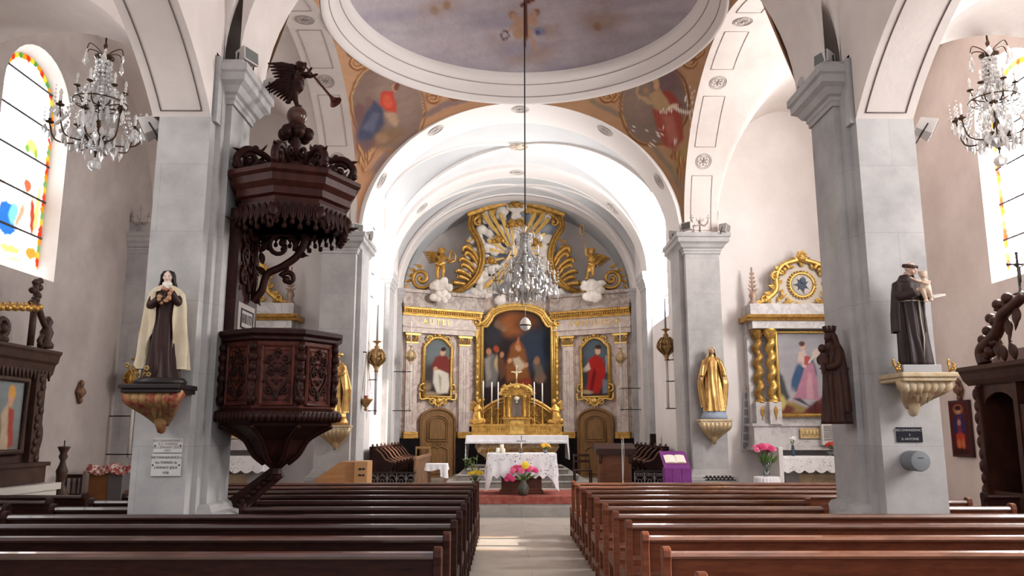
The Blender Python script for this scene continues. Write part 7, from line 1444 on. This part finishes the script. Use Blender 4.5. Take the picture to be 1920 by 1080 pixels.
side_altar(1, 6.32, ('painting of a woman in pink gown and blue mantle, gilt frame, in the right retable', (176,170,172), PIC)); side_altar(-1, -6.25, ('painting hidden behind the pulpit in the left side retable, gilt frame', (120,110,110), []))
# things on the right side altar
def small(px, py, Y): return P(px,py,Y)
t = thing('bud_vase', 'slim blue-grey vase with a white flower on the right aisle altar', 'vase', (5.62,16.95,1.229)); m = MB(); m.lathe([(.03,0),(.045,.06),(.035,.14),(.025,.2),(.032,.22),(.022,.22)], t.location, 14); m.build('vase', M('vase_blue', (.06,.085,.12), .25), t); bouquet(t, t.location+V((0,0,.18)), t.location+V((0,0,.34)), (.08,.05,.05), 4, .035, [M('petal_white', (.8,.78,.72), .6)], random.Random(2), .003, 6)
t = thing('flower_bowl', 'low bowl of red flowers on the right end of the right aisle altar', 'flowers', (6.50,16.95,1.229)); m = MB(); m.lathe([(.06,0),(.13,.05),(.14,.09),(.12,.08)], t.location, 16, sx=1.2); m.build('bowl', M('bowl_grey', (.16,.16,.16), .5), t); bouquet(t, t.location+V((0,0,.06)), t.location+V((-.02,-.03,.22)), (.16,.08,.10), 10, .042, [REDP, REDP, PINK], random.Random(9), .003, 10)
t = thing('wooden_cross', 'thin brown wooden cross standing before the pink gown painting', 'crucifix', (6.52,17.6,1.905)); crucifix(t, (6.52,17.44,1.905), .62, M('cross_brown', (.13,.05,.03), .5), DV, False)
t = thing('pedestal_table', 'small round table with pleated white cloth left of the right aisle altar', 'table', (4.92,16.55,0)); m = MB(); m.lathe([(.22,0),(.05,.03),(.04,.8),(.23,.81),(.23,.83)], (4.92,16.55,0), 24); m.build('table', WOODC, t); m = MB(); m.lathe([(.27,.45),(.262,.6),(.25,.8),(.24,.835),(.23,.838),(.01,.839)], (4.92,16.55,0), 96, flute=(24,.03)); m.build('cloth', LINEN, t)
t = thing('flower_vase', 'clear glass vase of pink peonies on the round table by the right pier', 'flowers', (4.92,16.55,.84)); m = MB(); m.lathe([(.06,0),(.065,.02),(.06,.16),(.09,.30),(.085,.30),(.055,.16),(.055,.02)], t.location, 20); m.build('vase', GLASSC, t); bouquet(t, t.location+V((0,0,.05)), t.location+V((0,-.02,.52)), (.22,.14,.14), 13, .075, [PINK, PINK2, PINK], random.Random(21), .004, 22)
t = thing('white_panel', 'white upright board beside the left end of the right aisle altar', 'panel', (5.24,16.8,.18)); m = MB(); m.box(5.20,5.29,16.6,17.3,.18,1.42); bev(m.build('board', M('white_board', (.72,.68,.66), .6), t), .01)
a, b = P(1402,733,17.85), P(1400,846,17.85); t = thing('photo_strip', 'long narrow tilted frame of seven grey pictures on the wall by the golden Virgin', 'picture', (b.x,17.93,b.z)); u = (a-b); ln = u.length; Mt = Matrix.Translation(V((b.x,17.97,b.z))) @ Matrix.Rotation(R(5),4,'Y')
m = MB(Mt); m.box(-.085,.085,-.03,0,0,ln); bev(m.build('frame', M('strip_frame', (.50,.46,.46), .5), t), .005)
for i in range(7): m = MB(Mt); m.box(-.06,.06,-.034,-.029,.05+ln*.138*i,.05+ln*.138*i+ln*.105); m.build('picture_pane', M('pane_grey', (.24,.235,.25), .3), t)
t = thing('cherub_relief', 'small painted cherub bust on the wall beside the twisted columns', 'sculpture', (5.02,17.95,2.6)); m = MB(); c = P(1412,722,17.9); t.location = c; m.ell(c+V((0,-.02,-.16)), (.09,.06,.13)); cherub(m, c, .085); blob(m, 'bust', M('cherub_paint', (.55,.40,.31), .5), t, .012, 1)
c = P(1556,812,17.3); t = thing('louvred_heater', 'small white louvred box on the right aisle altar wall below the wooden Virgin', 'heater', (c.x,17.4,c.z-.25)); m = MB(); m.box(c.x-.16,c.x+.12,17.32,17.42,c.z-.25,c.z+.2); bev(m.build('casing', M('white_enamel', (.66,.63,.60), .4), t), .008)
for i in range(8): m = MB(); m.bx((c.x-.02,17.315,c.z-.13+.04*i), (.2,.03,.008), Euler((R(35),0,0)).to_matrix()); m.build('louvre', M('louvre_grey', (.36,.34,.32), .4), t)
# icon and wall ornaments
def walldiamond(label, px, py, s):
    c = PX(px,py,s*8.08); t = thing('consecration_ornament', label, 'ornament', c, 'carved diamonds on the outer walls'); m = MB(); U = V((0,1,0)); Z = V((0,0,1)); n = V((-s,0,0))
    m.prism([(-.13,0),(0,-.22),(.13,0),(0,.22)], c, U, Z, n*.03); m.ell(c+n*.04, (.05,.08,.11))
    for k in range(4): a = PI/2*k; m.ell(c+n*.035+U*.09*math.cos(a)+Z*.15*math.sin(a), (.04,.05,.06), n=8, m=6)
    m.build('carving', M('ornament_brown', (.17,.085,.05), .5, .2), t)
walldiamond('small carved dark brown diamond ornament on the left aisle wall', 149,735,-1); walldiamond('small carved brown diamond ornament above the icon on the right aisle wall', 1800,731,1)
a, b = PX(1779,752,8.05), PX(1826,858,8.05); t = thing('icon_painting', 'tall narrow icon of a blue robed figure with child, right aisle wall', 'painting', (8.06,(a.y+b.y)/2,b.z)); YC2 = (a.y+b.y)/2; hw = abs(a.y-b.y)/2; zc0, zc1 = b.z+.02, a.z-.02
m = MB(); m.box(8.03,8.09,YC2-hw,YC2+hw,zc0-.02,zc1+.02); m.build('board', M('icon_board', (.06,.022,.02), .5), t)
cv = MB().grid(lambda u, v: V((8.027, YC2+(hw-.04)*(2*u-1), lerp(zc0+.02,zc1-.02,v))), 40, 80).build('canvas', PAINT(.5), t); q = verts(cv)+np.array(wloc(t)); uv = np.stack([-(q[:,1]-YC2)/hw*22, (zc1-q[:,2])/(zc1-zc0)*108], 1)
setcol(cv, paint(uv, (84,34,36), [('e',0,16,11,11,0,(150,100,60),2), ('p',[(-13,44),(-8,28),(0,24),(8,28),(13,44),(11,64),(-11,64)],(44,46,96),3), ('e',0,18,5,7,0,(190,140,110),2), ('e',0,13,7,5,0,(60,26,30),2), ('p',[(-4,30),(4,30),(5,62),(-5,62)],(120,50,60),3), ('e',0,42,4,6,0,(180,130,104),2), ('p',[(-10,66),(0,60),(10,66),(9,92),(-9,92)],(178,60,40),3), ('e',-4,84,4,9,0,(196,116,70),3), ('e',5,84,3,9,0,(196,116,70),3), ('e',0,100,18,6,0,(60,30,30),4)], 8, .05, .5))
# confessional on the right
CW2 = M('confessional_wood', (.060,.021,.012), .4, var=(.034,.011,.008), vs=4, bump=.1); t = thing('confessional', 'dark carved wooden confessional with scrolled crest against the right wall', 'confessional', (7.5,11.2,0)); X0 = 6.95
for y0, y1 in ((9.85,9.97),(10.75,10.85),(11.5,11.6),(12.37,12.49)): m = MB(); m.box(X0,8.05,y0,y1,0,2.45); m.build('side_panel', CW2, t)
m = MB(); m.box(7.9,8.05,9.85,12.49,0,2.5); m.build('back', M('deep_brown', (.012,.006,.005), .7), t)
for y0, y1 in ((9.97,10.75),(11.6,12.37)):
    m = MB(); m.box(X0+.05,X0+.1,y0,y1,0,.85); m.build('half_door', CW2, t)
    m = MB(); k = 12; yc = (y0+y1)/2; h = (y1-y0)/2; c = [(y0,2.45),(y1,2.45)]+[(yc+h*math.cos(PI*i/k),2.05+.25*math.sin(PI*i/k)) for i in range(k+1)]
    m.prism([(y,z) for y,z in c], (X0+.03,0,0), (0,1,0), (0,0,1), (.06,0,0)); m.build('arched_head', CW2, t)
m = MB(); m.box(X0+.02,X0+.08,10.85,11.5,0,2.1); m.build('centre_door', CW2, t)
m = MB(); m.prism([(-.02,2.42),(-.10,2.5),(-.14,2.6),(-.2,2.64),(-.2,2.7),(.02,2.72)], (X0,9.7,0), (1,0,0), (0,0,1), (0,2.95,0)); m.box(X0,8.05,9.75,12.6,2.44,2.72); m.prism([(.1,2.72),(.4,2.95),(1.1,2.98),(1.1,2.72)], (X0,9.95,0), (1,0,0), (0,0,1), (0,2.4,0)); m.build('cornice', CW2, t)
for y0, s in ((12.43,1),(9.91,-1)):
    m = MB(); 
    for i in range(12): m.ell((X0-.02,y0+s*.02+.02*s*(i%2),.3+.18*i), (.05,.06,.1), n=8, m=6)
    m.tube([(X0-.0,y0,.1),(X0-.0,y0,2.4)], .05, 6); m.build('edge_carving', CW2, t)
    m = MB(); q = lambda d, z: V((X0+.12, 11.17+s*d, z)); m.tube(bez([q(1.2,2.74),q(1.26,2.95),q(1.02,3.08),q(.82,3.2),q(.66,3.42),q(.40,3.52),q(.12,3.62)],6), [.11-.001*i for i in range(37)], 8)
    cscroll(m, q(1.08,2.94), (0,s,0), (0,0,1), .20, PI*.9, -PI*.9, .08); cscroll(m, q(.62,3.50), (0,s,0), (0,0,1), .13, 0, TAU*.8, .06)
    for (d,z) in ((1.2,3.12),(1.06,3.24),(.86,3.36),(.95,3.42),(.74,3.6),(.5,3.66)): m.ell(q(d,z), (.08,.08,.08), n=10, m=8)
    for (d,z,a,b) in ((.7,2.75,.1,1),(.45,2.75,.2,1),(.9,3.1,-.3,-1),(.55,3.36,-.2,-1),(.3,3.5,.1,-1)): leaf(m, q(d,z), (0,s*a,b), (0,b,-s*a), .35, .1, .1)
    m.build('crest_scroll', CW2, t)
t = thing('crucifix', 'thin dark metal crucifix on top of the confessional by the bright window', 'crucifix', (7.07,11.6,3.56)); c = P(1914,552,11.6); t.location = c; crucifix(t, c, .62, M('metal_grey', (.10,.09,.09), .4, .6), M('metal_grey', (.1,.09,.09)))
# left aisle: carved altarpiece on the outer wall
t = thing('wooden_altarpiece', 'carved brown wooden altarpiece with painted panel against the left aisle wall', 'altarpiece', (-7.7,12.0,0)); X0 = -7.62; OW = M('altarpiece_wood', (.060,.028,.019), .5, var=(.034,.016,.011), vs=5, bump=.15)
m = MB(); m.box(-8.05,X0,10.6,12.95,.98,2.78); m.build('body', OW, t); m = MB(); m.box(-8.05,X0+.30,10.5,13.1,0,.86); m.box(-8.05,X0+.34,10.45,13.15,.84,.94); m.build('stone_base', M('base_stone', (.50,.46,.41), .6), t)
m = MB(); m.prism([(-.02,2.55),(.04,2.62),(.07,2.76),(.11,2.80),(.13,2.90),(.16,2.94),(.16,2.98),(-.02,3.0)], (X0,10.4,0), (1,0,0), (0,0,1), (0,2.75,0)); m.box(-8.05,X0,10.5,13.05,2.78,3.0)
for i in range(26): y = 10.5+.1*i; m.prism([(-.045,0),(.045,0),(0,-.16)], (X0+.05,y,2.66), (0,1,0), (0,0,1), (.03,0,0))
m.build('cornice', OW, t)
for y in (12.75,10.8): m = MB(); m.box(X0,X0+.10,y-.13,y+.13,1.0,2.6); [m.ell((X0+.11,y+.05*math.sin(i*2),1.2+.12*i), (.03,.06,.06), n=8, m=6) for i in range(12)]; m.build('pilaster', OW, t)
m = MB(); m.box(X0,X0+.16,10.55,13.0,.95,1.22); m.box(X0,X0+.2,10.5,13.05,1.2,1.26); m.build('plinth', OW, t)
m = MB(); U = V((0,1,0)); Z = V((0,0,1))
for (y,z,r) in ((13.0,1.75,.16),(13.0,1.45,.12),(12.98,2.2,.08)): cscroll(m, V((X0-.1,y,z)), U, Z, r, PI*.5, -PI*.9, .05)
m.tube(bez([(X0-.1,12.96,1.26),(X0-.1,13.14,1.5),(X0-.1,13.16,1.75),(X0-.1,13.0,2.0),(X0-.1,13.02,2.3),(X0-.1,12.96,2.55)],6), .06, 8); m.build('side_scroll', OW, t)
m = MB(); l = [V((X0+.06,y,z)) for y,z in ((11.05,1.42),(12.45,1.42),(12.45,2.48),(11.05,2.48))]; m.tube(l+[l[0]], .05, 6); m.build('picture_frame', OW, t)
cv = MB().grid(lambda u, v: V((X0+.03, lerp(11.05,12.45,u), lerp(1.42,2.48,v))), 60, 60).build('painted_panel', PAINT(.5), t); q = verts(cv)+np.array(wloc(t))
setcol(cv, paint(np.stack([(q[:,1]-11.05)*100,(2.48-q[:,2])*100],1), (120,124,124), [('g',50,110,(96,84,70),.6), ('e',110,20,9,12,0,(196,140,70),4), ('p',[(84,54),(100,36),(112,40),(120,70),(112,104),(84,104)],(170,150,126),5), ('p',[(104,40),(118,44),(124,96),(112,100)],(150,66,56),4), ('e',108,32,6,8,0,(186,140,112),3), ('e',60,50,12,30,0,(92,74,66),8), ('e',60,22,7,9,0,(170,130,100),3), ('e',86,80,6,24,0,(86,70,60),5)], 4, .06, 1.))
m = MB(); c = V((X0+.1,12.35,3.0)); m.tube([c,c+V((0,0,.62))], .05, 6); m.tube(bez([c+V((0,0,.55)),c+V((0,.05,.75)),c+V((0,-.02,.9)),c+V((0,.06,1.02)),c+V((0,.10,.98))],5), .045, 8)
for i in range(7): m.ell(c+V((0,.08*math.cos(i*2.4),.58+.065*i)), (.06,.07,.06), n=8, m=6)
m.build('finial', OW, t); m = MB(); e = V((X0+.1,12.75,3.0)); m.lathe([(.11,0),(.12,.06),(.07,.12),(.10,.25),(.06,.34),(.08,.42),(.03,.5)], e, 12); m.tube(bez([e+V((0,0,.3)),e+V((0,-.12,.4)),c+V((0,.08,.62))],5), .05, 6); m.tube([e+V((0,-.1,0)),e+V((0,-.18,.1)),e+V((0,-.1,.2))],.04,6); m.build('crest_urn', OW, t)
m = MB(); cscroll(m, V((X0+.1,11.6,3.2)), U, Z, .16, -PI/2, TAU*.9, .06); cscroll(m, V((X0+.1,11.15,3.2)), -U, Z, .16, -PI/2, TAU*.9, .06); m.tube([(X0+.1,11.05,3.02),(X0+.1,11.75,3.02)],.05,6); m.build('crest_scroll', OW, t)
m = MB()
for i in range(14): q = V((X0+.14,12.42-.085*i,3.60-.012*i-.02*(i%2))); leaf(m, q, (0,-.8,.5 if i%2 else -.5), (0,.5,.8), .16, .05, .2); m.ell(q, (.05,.06,.05), n=8, m=6)
m.build('gilt_branch', GOLD, t)
t_alt = next(o for o in bpy.data.objects if o.name.startswith('wooden_altarpiece')); t_alt.location.y -= .15
# lantern of the left aisle, candlestick, chair, cabinet
lantern('gilt processional lantern on a pale pole in the far corner of the left aisle', 241,622,712,858,15.95, lambda q: (-8.1,q.y+.1,q.z), (POLEW,GOLD,POLEW), None, (780,852))
c = V((-7.45,13.3,0)); t = thing('candlestick', 'tall dark turned wooden candlestick standing beside the wooden altarpiece', 'candlestick', c); m = MB(); m.lathe([(.16,0),(.17,.06),(.12,.1),(.06,.2),(.05,.55),(.10,.66),(.13,.74),(.08,.84),(.045,.92),(.075,1.0),(.09,1.1),(.05,1.2),(.04,1.26),(.07,1.32),(.05,1.38),(.09,1.46),(.1,1.48),(.02,1.49)], c, 16); m.build('shaft', OW, t); m = MB(); m.tube([c+V((0,0,1.48)),c+V((0,0,1.58))], .01, 6); m.build('spike', IRON, t)
t = thing('spindle_chair', 'dark wooden chair with spindle back against the left aisle wall', 'chair', (-7.80,14.0,0)); c = V((-7.80,14.0,0)); chair(t, c, .42, 1.0, DARKW)
for i in range(4): m = MB(); m.lathe([(.012,.46),(.02,.6),(.012,.7),(.02,.85),(.012,.95)], c+V((-.14+.093*i,.21,0)), 8); m.build('spindle', DARKW, t)
a = P(168,878,14.6); b = P(230,878,14.6); t = thing('wooden_cabinet', 'orange-brown wooden cabinet in the left aisle corner, draped with red cloth', 'cabinet', ((a.x+b.x)/2,14.9,0))
m = MB(); m.box(a.x,b.x,14.6,15.3,0,a.z); bev(m.build('body', M('cabinet_orange', (.24,.095,.035), .45, var=(.19,.07,.025), vs=3), t), .01); m = MB(); m.box(lerp(a.x,b.x,.62),b.x+.02,14.57,15.3,0,a.z-.02); m.build('dark_side', M('grey_side', (.10,.09,.09), .6), t); m = MB(); m.box(b.x+.02,b.x+.30,14.7,15.2,.0,.70); m.build('low_box', M('cabinet_orange', (.24,.095,.035)), t)
t = thing('red_cloth', 'patterned red and white cloth folded over the orange cabinet top', 'cloth', ((a.x+b.x)/2,14.9,a.z)); m = MB(); m.grid(lambda u, v: V((lerp(a.x-.06,b.x+.18,u), lerp(14.5,15.3,v), a.z+.03+.025*math.sin(u*14+v*5)+.02*math.sin(v*17)-(.10 if (v < .08 or u < .05) else 0))), 40, 30); o = m.build('cloth', M('cloth_red', (.30,.06,.05), .9, var=(.62,.52,.46), vs=16, contrast=(.5,.56)), t); sl = o.modifiers.new('s','SOLIDIFY'); sl.thickness = .03
